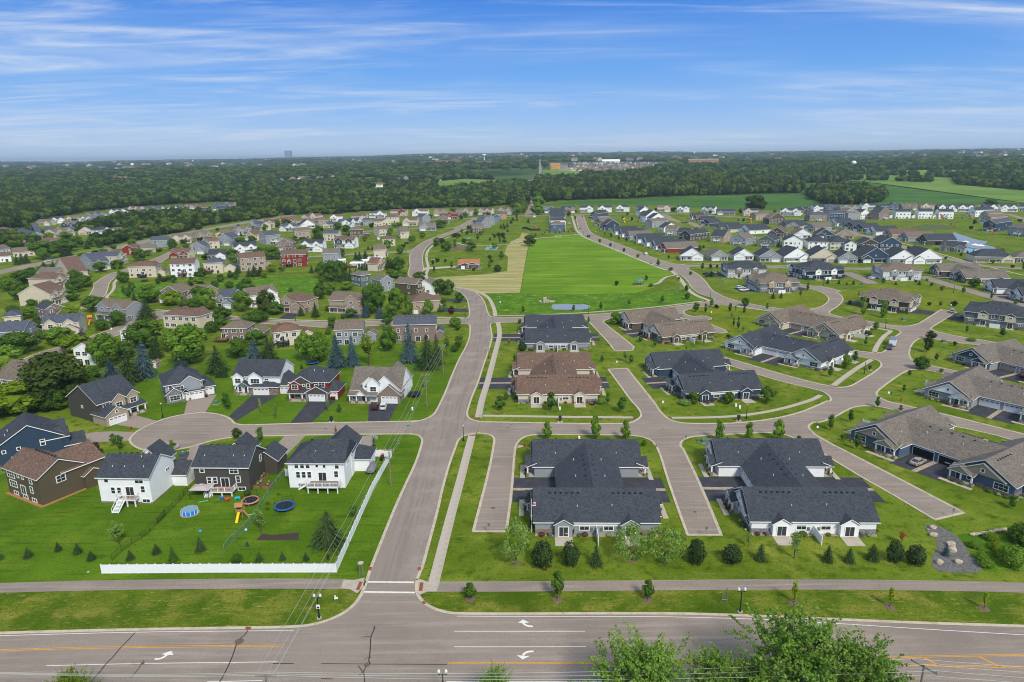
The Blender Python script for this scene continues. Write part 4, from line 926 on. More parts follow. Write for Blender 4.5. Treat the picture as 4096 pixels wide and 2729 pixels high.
def h_redbrown(rec, label):
 H = begin(rec, label); w = H.w; rc, wc = H.rc, H.wc; H.d = 12
 H.vol(0, w-2.8, .8, 12, 0, 5.8, 'h', 'x', .6, rc, wc, .5)
 H.vol(.8, 7.0, .0, 5, 2.8, 5.7, 'g', 'y', .62, rc, 'k', name='gable_wall', roof='gable_roof')
 H.vol(.2, 3.6, -.6, 3, 2.8, 5.3, 'g', 'y', .6, rc, 'r', name='gable_wall', roof='gable_roof')
 H.vol(w-4.6, w, .6, 8, 0, 3.0, 'h', 'x', .6, rc, wc, name='garage_wall', roof='garage_roof')
 H.vol(w-9.6, w-2.6, -1.4, 4, 0, 2.9, 'g', 'y', .55, rc, 'k', name='garage_wall', roof='garage_roof')
 MB().box(w-9.65, w-9.0, -1.48, -1.4, 0, 2.8).box(w-3.2, w-2.55, -1.48, -1.4, 0, 2.8).obj('stone_base', M_stone_g, H.root)
 H.gar(4.9, 'f', 3.5, 0, (w-9.6, w-2.6, -1.4, 4)); H.gar(2.6, 'f', 3.0, 0, (w-4.6, w, .6, 8))
 mb = MB(); shed(mb, -.4, w-9.4, -2.0, .8, 2.6, 3.5); mb.obj('porch_roof', [ROOF[rc], M_trim], H.root)
 MB().box(0, w-9.6, -1.8, .8, 0, .25).obj('porch_floor', M_conc, H.root)
 for x in (.4, 4.4): H.post(x, -1.6, 2.6)
 H.win('d', 'f', 2.4, .9); H.door('f', 4.9, .2)
 H.win('d', 'f', 1.7, 3.6, (.2, 3.6, -.6, 3)); H.win('s', 'f', 6.0, 3.8); H.win('q', 'f', 8.4, 4.4); H.win('d', 'f', 10.3, 4.3); H.win('q', 'f', 4.6, 4.4)
 H.roofbits([('p', 7, 4, 8.2), ('p', 10, 3.6, 8)]); return H
def h_taupe2(rec, label):
 H = begin(rec, label); w = H.w; rc, wc = H.rc, H.wc; H.d = 16
 H.vol(0, w, .8, 13, 0, 4.0, 'g', 'x', .85, rc, wc, .6)
 H.vol(w-9.4, w-.3, .2, 16, 0, 4.2, 'g', 'y', .95, rc, wc, name='gable_wall', roof='gable_roof')
 H.vol(w-6.8, w, -1.0, 4, 0, 3.0, 'g', 'y', .85, rc, wc, name='garage_wall', roof='garage_roof', wm=M_stone)
 H.vol(5.6, 9.4, -.3, 5, 2.9, 6.2, 'g', 'y', .95, rc, 'w', name='dormer_wall', roof='dormer_roof')
 H.vol(4.0, 8.6, .3, 5, 3.4, 5.9, 'g', 'y', .9, rc, 'w', name='dormer_wall', roof='dormer_roof')
 H.gar(4.9, 'f', 3.4, 0, (w-6.8, w, -1, 4)); H.gar(2.6, 'f', w-8.4, 0)
 mb = MB(); shed(mb, -.3, w-6.9, -1.9, .9, 2.55, 3.7); gable(mb, 2.2, 5.8, -2.2, .6, 2.6, .95, 'y', .2, .2, .14); mb.obj('porch_roof', [ROOF[rc], M_trim], H.root)
 g = MB(); g.add([(2.3,-2.1,2.6),(5.7,-2.1,2.6),(4.0,-2.1,4.2)], [(0,1,2)]); g.obj('gable_wall', WALL['w'], H.root)
 MB().box(0, 6.8, -1.8, .8, 0, .22).obj('porch_floor', M_conc, H.root)
 for x in (.3, 2.5, 5.5): H.post(x, -1.7, 2.55)
 H.win('d', 'f', 1.6, .9); H.door('f', 4.2, .2); H.win('d', 'f', 1.9, .7+2.9, (5.6, 9.4, -.3, 5)); H.win('s', 'r', 7, 3.6)
 H.win('h', 'f', 1.2, 1.2+3.4, (4.0, 8.6, .3, 5)); return H
cds = 'cul-de-sac'
row('cul-de-sac houses', [
('A1 115 1210 495 1360 B o 2 9 x b',dict(fn=h_brown, label='olive brown house with brown shingle roof at the left end of the backyard row', short='brown-roofed olive house')),
('A1 1170 1325 1755 1335 K w 2 10 x b',dict(fn=h_white, label='white house with a small rear stair deck, between olive and dark grey houses', short='white house with the stair deck')),
('A2 250 1190 870 1195 K d 2 9 x b',dict(fn=h_dark, label='dark grey house with rear deck and grey canopy beside it', short='dark grey house with canopy')),
('A2 1320 1150 1960 1152 K w 2 10 x b',dict(fn=h_white2, label='white house with wide rear deck inside the white corner fence', short='white corner-fence house')),
('A1 20 965 760 800 K b 2 11 y r',dict(fn=h_navy, label='navy blue gabled house with its side wall behind the olive brown house', short='navy gabled house')),
('A1 815 320 1150 420 K d 2 12 y r',dict(fn=h_taupe, label='dark taupe house with white garage door at the cul-de-sac bulb', short='dark taupe house by the bulb')),
('A1 1900 185 2480 80 K g 2 12 h f',dict(fn=h_stone, label='blue-grey house with stone porch above the paver driveway', short='blue-grey stone-porch house')),
('B2 450 1420 985 1425 K w 2 12 x f',dict(fn=h_white3, label='white front-facing house with three gables and black asphalt driveway', short='white three-gabled house')),
('B2 1100 1490 1640 1495 K r 2 12 h f',dict(fn=h_redbrown, label='red and dark brown house with white double garage on the cul-de-sac', short='red and dark brown house')),
('B2 1790 1510 2367 1525 G w 2 16 x f',dict(fn=h_taupe2, label='white-gabled house with weathered grey roof, two cars parked on its driveway', short='white-gabled grey-roofed house')),
])
row('second street', [
('B2 325 818 605 815 T m 2 9 h b',dict(deck=1.3, dx=.05, dm=(M_wood, M_brownwood), wing=6, g='l', label='mauve grey house with cedar pergola deck in the second street', short='mauve pergola house')),
('B2 915 885 1225 850 R c 2.15 9 h b',dict(deck=2.0, dx=.3, dm=(M_dark, M_dark), wing=6, g='l', label='cream house with rust brown hip roof and black rear deck', short='cream hip-roofed house')),
('B2 1615 865 1930 855 T g 2.3 10 x b',dict(g='l', wing=5, label='light grey house with small gabled sunroom behind the blue spruces', short='light grey sunroom house')),
('B3 225 825 700 815 S m 2.3 9.5 x b',dict(g='l', wing=3, label='mauve grey house with slate roof behind three tall spruces at the corner', short='slate-roofed corner house')),
('B3 430 498 740 472 B t 2 11 h r',dict(label='tan house with brown roof and basketball hoop by the street corner', short='tan basketball-hoop house')),
('B2 985 478 1268 500 B t 2 11 h f',dict(g='r', label='brown two-storey house with wide brown hip roof on the second street', short='wide brown hip-roofed house')),
('B2 1548 485 1920 505 T t 2 11 x f',dict(g='r', label='tan stone-fronted house with arched entry on the second street', short='tan arched-entry house')),
('B2 640 435 960 385 T w 2 11 x f',dict(g='r')), ('B2 265 435 440 440 S g 2 11 x f',dict(g='r')), ('B2 -60 370 110 380 T t 2 11 x f',dict(gc='b')), ('B1 1850 372 2075 380 T m 2 11 y f',dict(g='l')),
('B1 1890 668 2300 690 B c 2 9 h b'), ('B1 1400 855 1580 860 S w 2 9 y b'), ('B1 870 1090 1110 1095 B w 2.2 9 y b'),
('B1 -60 870 300 850 S g 2 11 x r'), ('B1 60 640 250 620 S c 1.5 9 h b'), ('B1 440 560 540 590 K m 2 8 x r'),
])
row('second street', [('B1 505 775 930 745 S c 2 10 x f',dict(g='r', label='cream house with slate roof and black car before its garage', short='cream black-car house')),
('B1 -40 1330 250 1370 T t 1 14 x b',dict(label='low taupe-roofed house under the big dark tree at the left edge', short='low taupe-roofed house')),
('B1 1130 560 1470 600 T g 2 10 x f',dict(g='r', label='light grey house with taupe roof beside the orange swing set', short='light grey swing-set house'))])
row('curving street', [
('C1 275 1560 700 1560 B c 2 13 y r',dict(label='cream house with stepped brown gables above the red deck', short='cream stepped-gable house')), ('C1 400 1330 750 1340 B c 2 11 h r'),
('C1 510 1225 790 1225 G t 1.8 10 x r'), ('C1 755 1170 960 1235 B c 1.8 10 y r'), ('C1 1060 1062 1270 1090 S g 1.8 11 y r'),
('C1 1320 1010 1590 1010 S c 2 10 x r'), ('C1 1655 880 1805 876 B r 2 12 y r',dict(label='red gabled house with brown roof beside the curving left street', short='red gabled house')), ('C1 1830 850 2080 840 G c 1.2 10 x r'), ('C1 2030 775 2260 770 S g 2 11 x r'),
('C1 1745 1182 2110 1172 B c 2.3 10 h b',dict(deck=1.6, dm=(M_dark, M_dark), g='l', wing=4)), ('C2 20 1178 345 1168 B w 2.8 11 x b',dict(deck=2.6, g='l', wing=4, dm=(M_brownwood, M_brownwood))),
])
row('meadow row', [
('C2 465 1130 720 1120 S c 2.6 10 h b',dict(deck=2.2, dx=.25, g='l', wing=8)), ('C2 955 1098 1300 1068 B t 2.8 11 x b',dict(g='l', wing=4)),
('C2 1505 1042 1842 1030 B r 2.8 10 x b',dict(deck=2.6, dx=.3, label='bright red house with brown roof and dark deck over the meadow', short='bright red deck house')), ('C2 2062 988 2270 985 G g 2.6 10 x b'),
])
row('left middle street', [
('C2 30 725 290 712 T c 1.8 10 x f'), ('C2 350 690 580 660 G t 1.8 11 h f'), ('C2 535 792 670 780 R c 2.2 9 x b',dict(gc='r')), ('C2 275 862 480 862 S g 2.2 9 y f'),
('C2 5 925 260 925 B c 1.5 9 x f',dict(gc='r', acc='r')), ('C2 510 935 755 930 K w 1.2 11 x f'), ('C2 625 640 850 640 T c 1.3 10 h f'), ('C2 830 748 948 722 S g 2.2 14 x l'),
('C2 1140 688 1256 672 B c 2 11 x l'), ('C2 880 612 1095 595 T g 1.8 10 x f'), ('C2 1070 525 1240 550 S c 2 10 x f'), ('C2 1225 505 1400 510 B c 2 10 h f'),
('C2 1295 738 1490 715 S g 2.6 10 x b',dict(deck=2.4, dm=(M_white, M_white), g='l', wing=5)), ('C2 875 885 1180 862 K w 2.1 11 x f'), ('C2 1430 825 1660 822 T m 2.2 10 y f'),
('C2 1485 555 1690 560 S w 1.7 10 h f'), ('C2 1680 662 1895 650 T t 2.4 10 x b'), ('C2 1762 832 2055 832 K w 2.1 10 x f',dict(g='r')), ('C2 2065 685 2260 685 S c 2.3 10 x b'),
('C2 2210 782 2480 785 B w 2.1 10 x f',dict(gc='b', g='r')),
])
row('left far street', [
('C2 1485 465 1690 460 B t 1.9 9 x f',dict(gc='r')), ('C2 1705 472 1920 470 T c 1.4 9 h f'), ('C2 1855 432 2060 405 B c 1.9 9 x f'), ('C2 1755 525 1950 512 K w 1.3 9 y f'),
('C2 2000 482 2145 470 T t 2 9 h b'), ('C2 2065 512 2225 512 S c 1.4 9 h f'), ('C2 2155 425 2325 420 B w 1.9 9 x f'),
('C3 18 500 160 490 S g 2.1 9 x b'), ('C3 155 402 350 402 B c 1.4 9 x f',dict(gc='r')), ('C3 130 505 310 472 K w 1.8 9 x f'), ('C3 308 482 460 480 S g 2 9 x b'), ('C3 400 382 605 382 S w 2 9 h f'),
('C3 458 492 575 482 B c 1.9 9 x b'), ('C3 572 475 688 470 B c 1.6 9 y b'), ('C3 625 442 800 435 B c 2 9 h b'), ('C3 682 352 895 352 B c 1.9 9 x f',dict(gc='r')), ('C3 845 482 1035 482 B c 2 10 x f'),
('C3 975 352 1180 352 T w 2 9 x f'), ('C3 1025 442 1110 450 S g 2.4 12 x b'), ('C3 815 655 930 650 T c 2.2 15 x r'), ('C3 1065 552 1295 545 G g 1.5 10 x f',dict(solar=1)),
('C3 1262 352 1442 352 T t 2 9 x f'), ('C3 1297 462 1445 460 T o 2 9 x r'), ('C3 1428 392 1590 392 R r 2 9 h f'), ('C3 1562 337 1755 347 T c 1.9 9 h f'), ('C3 1852 332 2035 337 B c 1.9 9 x f'), ('C3 2122 322 2325 332 B c 1.9 9 x f'),
])
row('park street', [
('C3 2110 398 2240 396 B y 2.1 9 h b',dict(label='ochre yellow house with brown hip roof near the straight country road', short='ochre hip-roofed house')), ('C3 2050 440 2168 432 S l 2.1 9 y b'), ('C3 1985 485 2085 468 T g 2.1 9 y b'), ('C3 1905 520 2038 500 S g 2.1 9 y b'), ('C3 1778 582 1940 575 T o 2.1 9 x b'),
('C3 133 640 312 635 T o 2.6 9 h b',dict(g='l', wing=6)), ('C3 532 622 705 606 T c 2.1 10 x b'), ('C3 578 758 745 752 B c 2.1 9 h b'), ('C3 457 915 615 910 T c 2.2 11 x r'),
('C3 375 1090 500 1095 R c 1.8 12 x r'), ('C3 285 1310 410 1290 G n 2.5 10 h r'), ('B3 65 255 215 235 G g 2.3 11 y r'), ('B3 235 275 470 300 T o 2.2 9 x r',dict(solar=1)), ('B3 455 275 690 285 G w 1.6 10 y r'),
])
row('woodland edge row', [
('C1 500 478 680 478 T c 1.3 9 x f'), ('C1 690 455 875 445 K w 1.8 9 x f'), ('C1 835 552 1018 552 G b 2.4 11 x f'), ('C1 895 435 1045 432 T c 1.8 9 x f'), ('C1 1080 428 1225 415 T w 1.5 9 x f'), ('C1 1235 395 1430 375 S g 1.8 9 x f'),
('C1 1260 440 1420 412 T c 1.0 9 h f'), ('C1 1405 415 1570 418 T w 2.0 9 h f'), ('C1 1475 335 1625 332 K w 1.8 9 x f'), ('C1 1580 375 1780 372 K w 1.8 9 y f'), ('C1 1725 300 1885 302 B c 1.9 9 x f'), ('C1 1840 365 1995 340 G g 2 9 x f'),
('C1 1985 305 2120 312 S g 2 9 x f'), ('C1 2110 312 2250 318 S w 2 9 x f'), ('C1 2275 295 2380 298 B c 2 9 x f'), ('C2 50 312 245 322 K w 2 9 x f'), ('C2 195 255 340 255 B t 1.5 9 x f'), ('C2 345 302 515 302 B d 2.2 9 x f'), ('C2 580 275 750 275 S l 2.2 9 x f'), ('C2 735 245 855 250 S t 2.2 9 x f'),
])
row('arterial row', [
('C1 0 600 180 580 B c 1.2 10 h f'), ('C1 235 640 445 700 S g 2 9 x b',dict(gc='b')), ('C1 580 600 735 605 S c 1.4 9 x b'), ('C1 545 672 650 665 B t 1.3 8 h b'), ('C1 745 650 995 610 T c 1.8 10 x f'), ('C1 1065 605 1250 600 K c 1.4 9 y f'), ('C1 1305 620 1510 600 K w 1.8 10 h f'),
('C1 1470 640 1690 605 T w 1.8 9 h f'), ('C1 1865 608 1990 575 B c 1.5 9 x f'), ('C1 315 805 440 800 T w 1.8 9 x f'), ('C1 690 772 775 745 R c 1.8 9 h f'), ('C1 185 905 480 882 T c 1.2 10 x b'), ('C1 0 862 145 835 T w 1.3 9 x b'), ('C1 0 975 160 962 B w 1.6 9 x b'), ('C1 735 830 800 810 B t 1.3 8 x b'),
])
row('soybean field row', [
('C4 450 312 592 306 G l 2 9 x f'), ('C4 718 312 878 306 K m 2 9 x f'), ('C4 938 303 1118 302 K w 2 9 x f',dict(g='r')), ('C4 1185 302 1365 300 K w 2 9 x f',dict(g='r')), ('C4 1422 292 1605 292 K w 2 9 h f',dict(g='r')), ('C4 1705 305 1855 302 K c 2 9 x f'), ('C4 1982 297 2155 297 T c 2 9 x f',dict(g='r')),
('C4 2248 302 2410 302 K w 2 9 x f',dict(g='r')), ('C5 285 315 455 322 K w 2.1 10 x f'), ('C5 498 338 742 338 K g 1.3 10 x f',dict(g='l')), ('C5 852 347 1058 347 K c 2 9 x f',dict(g='l')), ('C5 1347 342 1625 347 K w 2 9 x f',dict(g='r')), ('C5 1580 332 1765 325 K d 2 10 x f'), ('C5 1790 296 1940 294 K w 2 9 x f'), ('C5 1945 296 2145 294 S l 2 9 x f',dict(g='r')), ('C5 2155 305 2400 300 T g 2 10 x f'),
('C6 165 265 370 265 K w 1.8 9 x f'), ('C6 425 285 655 272 K l 1.8 9 x f'), ('C6 705 275 918 272 T m 1.9 9 x f'), ('C6 962 275 1165 272 B c 1.9 9 x f'), ('C6 1185 295 1445 295 K d 2 9 x f',dict(acc='w')), ('C6 1462 295 1695 295 K w 2 9 x f',dict(g='r')), ('C6 1775 295 1998 295 K w 2 9 x f'), ('C6 2032 295 2265 295 K w 2 9 x f',dict(g='l')), ('C6 2285 285 2450 290 K w 2 9 x f'),
])
row('pond back row', [
('C6 -20 405 140 395 T g 2.4 10 x b'), ('C6 150 395 270 388 K w 2.4 11 y b'), ('C6 395 405 538 390 K m 2.4 11 y b',dict(deck=1.6, dm=(M_white, M_white))), ('C6 622 385 825 385 K w 2.5 10 x b',dict(wing=5, g='r')), ('C6 928 385 1118 385 K w 2.6 10 x b',dict(wing=5, g='r')), ('C6 1205 390 1400 390 K w 2.6 10 x b',dict(deck=1.8, wing=5, g='r', dm=(M_dark, M_white))),
('C6 1692 365 1945 355 K w 2.5 10 x b'), ('C6 1868 405 2060 395 T g 2.2 10 x l'), ('C6 1895 462 2110 445 T t 2.2 10 x l'), ('C6 1950 565 2180 530 S b 2.6 10 x l'), ('C6 2125 612 2420 640 T g 2.6 10 h b',dict(deck=2.4, dm=(M_white, M_white))),
('C5 1015 412 1220 402 T t 2 10 x b'), ('C5 1195 462 1405 452 T o 2 10 y b'), ('C5 1740 424 1980 420 S m 2.2 11 h b',dict(deck=1.6, dm=(M_white, M_white))), ('C5 1988 415 2205 402 S b 2.4 11 h b'), ('C5 2205 402 2370 395 T g 2.6 11 y b'),
])
row('blue-ended row', [('C4 550 560 733 556 T l 2.5 9.5 h r',dict(label='bright blue house with weathered roof at the near end of the sports field row', short='bright blue field-end house')), ('C4 550 510 733 506 K w 2.5 10 x r'), ('C4 548 462 733 458 K w 2.5 11 x r'), ('C4 546 418 733 415 K l 2.5 12 x r'), ('C4 548 378 735 376 K g 2.5 12 x r')])
row('field road row', [('C4 1290 548 1465 538 K b 2.0 10 y l'), ('C4 1225 492 1400 480 T m 1.9 10 x l'), ('C4 1180 432 1335 420 K g 1.9 10 x l'), ('C4 1172 380 1320 362 K d 1.8 10 x l')])
row('back garden row', [('C4 1745 352 1875 345 K w 2.2 9 y b'), ('C4 1785 392 1975 385 K g 2.2 9 h b'), ('C4 1825 440 2025 425 K w 2.3 9 y b'), ('C4 1900 458 2080 448 K w 2.0 9 y b'), ('C4 1908 512 2125 492 G g 2.0 10 x b')])
def front_ranch(items, rowname):
 """gable-fronted one-storey houses: middle of the garage front, direction of the street, width, depth"""
 for t, xl, yl, xr, yr, wd, dp, rc, wc, o in items:
  a, b = G(t, xl, yl), G(t, xr, yr); m = (a+b)/2; dr = (b-a).normalized()
  REC.append([rowname, m - dr*wd/2, m + dr*wd/2, rc, wc, 1.15, dp, 'y', 'f', dict(g='l', **o)])
front_ranch([('C4',1362,575,1440,615,13,22,'K','w',{}), ('C4',1450,608,1525,645,13,22,'K','w',{}), ('C4',1530,642,1635,685,13,22,'G','g',{}), ('C4',1642,680,1750,730,13,22,'K','w',{}), ('C4',1757,722,1868,772,13,24,'K','w',{}), ('C4',1872,768,1990,818,13,26,'K','w',{}),
('C4',1997,818,2110,850,13,28,'G','r',dict(label='red brick ranch house with grey roof at the near end facing the field', short='red brick ranch house'))], 'sports field ranch row')
row('raised patio row', [('C4 1995 560 2070 572 K w 1.6 16 x b'), ('C4 2085 605 2235 612 T g 1.9 12 x b',dict(deck=1.6, dm=(M_white, M_white))), ('C4 2242 645 2400 655 K n 1.9 12 x b'), ('C5 132 684 390 655 K d 1.8 11 x b'), ('C5 408 700 580 712 K t 1.8 18 x b',dict(deck=1.6, dm=(M_white, M_white))), ('C5 668 735 880 752 G g 1.9 18 y b',dict(deck=1.6, dm=(M_dark, M_white))),
('C5 1035 760 1258 775 K n 2.0 18 y b',dict(deck=1.6, dm=(M_dark, M_white))), ('C5 1392 792 1645 798 K w 2.2 18 y b'), ('C5 1722 798 2008 802 K w 1.9 17 h b',dict(deck=1.4, dm=(M_white, M_white))), ('C5 2015 806 2310 806 K c 1.8 17 h b'), ('C6 -60 822 95 826 K w 1.9 17 y b'), ('C6 155 822 400 825 K d 2.0 17 y b'), ('C6 405 828 697 826 K b 2.0 17 y b',dict(deck=1.6, dm=(M_white, M_white)))])
row('gable-fronted street row', [('C5 5 948 308 952 K w 1.2 15 y f',dict(g='r')), ('C5 412 952 640 948 G g 1.2 17 y f',dict(g='l')), ('C5 718 945 988 945 K w 1.2 16 y f',dict(g='l')), ('C5 1062 968 1352 968 K g 1.25 16 y f',dict(g='r', gc='d')), ('C5 1398 975 1738 965 K w 1.25 16 y f',dict(g='r')), ('C5 1740 975 2112 975 K c 1.25 16 y f',dict(g='r')),
('C5 2115 985 2380 985 K g 1.25 16 y f',dict(g='l')), ('C6 155 980 550 975 K b 1.25 16 y f',dict(g='l')), ('C6 545 992 900 992 K w 1.25 17 y f',dict(g='r')), ('C6 860 996 1238 992 K w 1.3 18 y f',dict(g='l')), ('C6 1685 975 2215 985 K c 1.3 14 h f',dict(g='r')), ('C6 2228 978 2480 985 G r 1.3 14 h f',dict(g='r'))])
front_ranch([('C5',112,378,185,405,12,14,'K','w',{}), ('C5',170,402,240,430,11,14,'B','d',{}), ('C5',240,430,300,450,12,16,'K','g',{}), ('C5',290,478,400,490,13,16,'K','b',{}), ('C5',462,530,555,552,13,22,'K','t',{}), ('C5',585,555,680,575,13,22,'K','c',{}), ('C5',790,575,940,598,15,24,'K','w',{}),
('C5',1205,622,1390,632,15,14,'B','k',{}), ('C5',1350,500,1420,510,12,18,'K','n',{}), ('C5',1470,525,1575,532,13,22,'K','c',{}), ('C5',1515,652,1780,655,15,16,'T','w',{}), ('C5',1690,545,1800,560,14,20,'T','g',{}), ('C5',1820,652,2080,655,15,14,'K','b',{}), ('C5',2080,655,2340,662,15,16,'T','t',{}), ('C5',2000,475,2110,490,13,20,'K','w',{}), ('C5',2150,505,2260,520,13,20,'K','g',{}),
('C6',-60,520,60,535,13,18,'K','d',{}), ('C6',60,550,190,565,13,22,'K','b',{}), ('C6',245,590,360,612,14,22,'K','w',{}), ('C6',450,625,590,655,14,24,'B','t',{}), ('C6',660,670,800,700,14,24,'T','g',{}), ('C6',900,710,1060,745,15,24,'K','d',{})], 'pond ranch rows')
flush_rows()
VILLAS = []
VW, VL, VD = 24.4, 38.0, 12.8
def villa(label, short, rc, wc, tA, tB, acc=None, stone=None, ll=6.0, lr=6.0, gm=None, opn=False, near=True, group='four-unit villas with shared garages', walk=True):
 """tA, tB = ((local x, y), (tile, px, py)): two corners that fix the plan"""
 acc = acc or wc; stone = stone or M_stone
 la, pa = Vector(tA[0] + (0,)), G(*tA[1]); lb, pb = Vector(tB[0] + (0,)), G(*tB[1])
 rz = atan2(pb.y-pa.y, pb.x-pa.x) - atan2(lb.y-la.y, lb.x-la.x)
 Rm = Matrix.Rotation(rz, 3, 'Z'); org = (pa + pb)/2 - Rm @ ((la + lb)/2)
 H = House('villa', label, 'villa', org, org + Rm @ Vector((VW, 0, 0)), group, near); H.w = VW; H.d = VL
 P = .6; ev = 2.95
 # wings
 for y0, y1 in ((0, VD), (VL-VD, VL)): H.vol(0, VW, y0, y1, 0, ev, 'g', 'x', P, rc, wc, .5, .5, 'wing_wall', 'wing_roof')
 gx0, gx1 = 5.2, VW-5.2
 gw = MB(); walls(gw, gx0, gx1, VD-.1, VL-VD+.1, 0, ev-.05); gw.obj('garage_wall', WALL[wc], H.root)
 rb = MB(); gable(rb, gx0, gx1, VD/2+.4, VL-VD/2-.4, ev-.02, .5, 'y', .5, .0); rb.obj('garage_roof', [ROOF[rc], M_trim], H.root)
 for face in 'lr':
  bx = (gx0, gx1, VD, VL-VD)
  for u in (3.1, 9.3):
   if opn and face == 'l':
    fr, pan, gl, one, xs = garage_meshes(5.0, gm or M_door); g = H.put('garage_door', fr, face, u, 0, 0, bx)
    op = MB().box(-2.5, 2.5, -.012, 0, 0, 2.1).obj('opening_shade_sheet', mat('painted_garage_shade', '#17181a', .9), g)  # flat dark sheet painted as the shade inside the open garage
   else: H.gar(5.0, face, u, 0, bx, gm)
 for face in 'lr':
  for wing in (0, 1):
   y0 = 0 if wing == 0 else VL-VD; bx = (0, VW, y0, y0+VD)
   inner_hi = (wing == 0)            # porch at the garage side of the wing
   uu = lambda y: (VD-(y-y0)) if face == 'l' else (y-y0)
   yp = (VD-5.2, VD-.1) if inner_hi else (.1, 5.2)      # porch span within wing
   pu0, pu1 = sorted((uu(y0+yp[0]), uu(y0+yp[1])))
   x, y, r = H.pos(face, pu0, 0, bx)
   mb = MB(); shed(mb, -.2, pu1-pu0+.3, -2.0, .6, 2.5, 3.55); mb.obj('porch_roof', [ROOF[rc], M_trim], H.root, (x, y, 0), r)
   MB().box(0, pu1-pu0, -1.8, 0, 0, .2).obj('porch_floor', M_conc, H.root, (x, y, 0), r)
   e = Vector((cos(r), sin(r), 0)); n = Vector((sin(r), -cos(r), 0))
   for t in (.25, (pu1-pu0)/2, pu1-pu0-.25): q = Vector((x, y, 0)) + e*t + n*1.6; H.post(q.x, q.y, 2.5)
   H.door(face, (pu0+pu1)/2 - 1.2, .2, bx, M_entry); H.win('s', face, (pu0+pu1)/2 + 1.1, .95, bx)
   gmb = MB(); gable(gmb, -.1, 4.6, -2.05, 2.4, 2.75, .62, 'y', .25, .15, .14); gx_ = 0 if (face == 'l') == inner_hi else 0
   gmb.obj('porch_gable_roof', [ROOF[rc], M_trim], H.root, (x, y, 0), r)
   MB().add([(0,-1.9,2.75),(4.5,-1.9,2.75),(2.25,-1.9,4.1)], [(0,1,2)]).obj('porch_gable', WALL[acc], H.root, (x, y, 0), r)
   wu = VD/2 + (.0 if inner_hi else .0)
   x2, y2, r2 = H.pos(face, VD/2-4.6, 0, bx)
   g2 = MB(); gable(g2, 0, 9.2, -.75, 4.5, ev+.32, .6, 'y', .3, .2, .16); g2.obj('front_gable_roof', [ROOF[rc], M_trim], H.root, (x2, y2, 0), r2)
   MB().add([(.1,-.6,ev+.3),(9.1,-.6,ev+.3),(4.6,-.6,ev+3.0)], [(0,1,2)]).obj('front_gable', WALL[acc], H.root, (x2, y2, 0), r2)
   H.win('q', face, VD/2, ev+1.05, bx, .61)
   ou = uu(y0 + (2.6 if inner_hi else VD-2.6)); H.win('t', face, ou, 1.0, bx)
   sb0, sb1 = sorted((uu(y0 + (0 if inner_hi else VD)), uu(y0 + (VD-5.2 if inner_hi else 5.2))))
   x3, y3, r3 = H.pos(face, sb0, 0, bx); MB().box(.02, sb1-sb0, -.09, 0, 0, .85).obj('stone_base', stone, H.root, (x3, y3, 0), r3)
   if walk:
    x4, y4, r4 = H.pos(face, pu0 if (face == 'l') != (not inner_hi) else pu0, 0, bx)
    MB().box(-1.4, pu1-pu0+.6, -3.4, -2.3, 0, .05).obj('front_walk', M_conc, H.root, (x4, y4, 0), r4)
    sh = MB(); q = random.Random(label + face + str(wing))
 for face, yb in (('f', 0), ('b', VL)):
  bx = (0, VW, 0, VL)
  for u in (5.6, VW-5.6):
   x, y, r = H.pos(face, u-1.75, 0, bx)
   wb = MB(); walls(wb, 0, 3.5, -1.1, 2.6, 0, 2.75, .62, 'y'); wb.obj('bump_wall', WALL[wc], H.root, (x, y, 0), r)
   rb = MB(); gable(rb, 0, 3.5, -1.1, 3.6, 2.75, .62, 'y', .3, .3, .15); rb.obj('bump_roof', [ROOF[rc], M_trim], H.root, (x, y, 0), r)
   H.win('p', face, u, .15, bx, 1.11)
   MB().box(-1.75, 1.75, -4.4, -1.12, 0, .07).obj('patio', M_conc, H.root, *((lambda p: ((p[0], p[1], 0), p[2]))(H.pos(face, u, 0, bx))))
  for u in (VW/2-2.4, VW/2+2.4): H.win('d', face, u, .95, bx)
  x, y, r = H.pos(face, 7.5, 0, bx)
  MB().box(0, VW-15, -.035, 0, 1.95, ev-.25).box(0, VW-15, -.05, 0, 1.82, 1.95).obj('upper_band', WALL['w' if wc in 'gwb' else 'c'], H.root, (x, y, 0), r)
  for u0, u1 in ((.0, 3.7), (VW-3.7, VW)):
   x, y, r = H.pos(face, u0, 0, bx); MB().box(.02, u1-u0-.02, -.09, 0, 0, 1.1).obj('stone_base', stone, H.root, (x, y, 0), r)
  x, y, r = H.pos(face, VW/2, 0, bx)
  sc = link('privacy_screen', None, H.root, (x, y, 0), r); sc.empty_display_size = .2
  for i in range(3):
   link('screen_panel', shared('screen_panel', lambda: MB().box(-.04, .04, -1.32, -.02, .08, 1.85), M_white), sc, (0, -.1-1.35*i, 0))
   link('screen_post', shared('screen_post', lambda: MB().box(-.07, .07, -.07, .07, 0, 2.0), M_white), sc, (0, -.1-1.35*(i+1), 0))
  MB().box(0, VW, -.9, -.1, 0, .06).obj('rock_edge', M_rock, H.root, *((lambda p: ((p[0], p[1], 0), p[2]))(H.pos(face, 0, 0, bx))))
  for u in (VW/2-1.0, VW/2+1.0): H.put('meter_box', shared('meter_box', lambda: MB().box(-.25, .25, -.2, 0, .8, 1.5), M_steel), face, u, 0, 0, bx)
  for u in (2.9, VW-2.9): H.put('air_conditioner', shared('ac', lambda: MB().lathe([(.45, 0), (.45, .75), (.36, .82)], 10), mat('ac_grey', '#5d5f62', .5)), face, u, 0, 0.85, bx)
  q = random.Random(label + face)
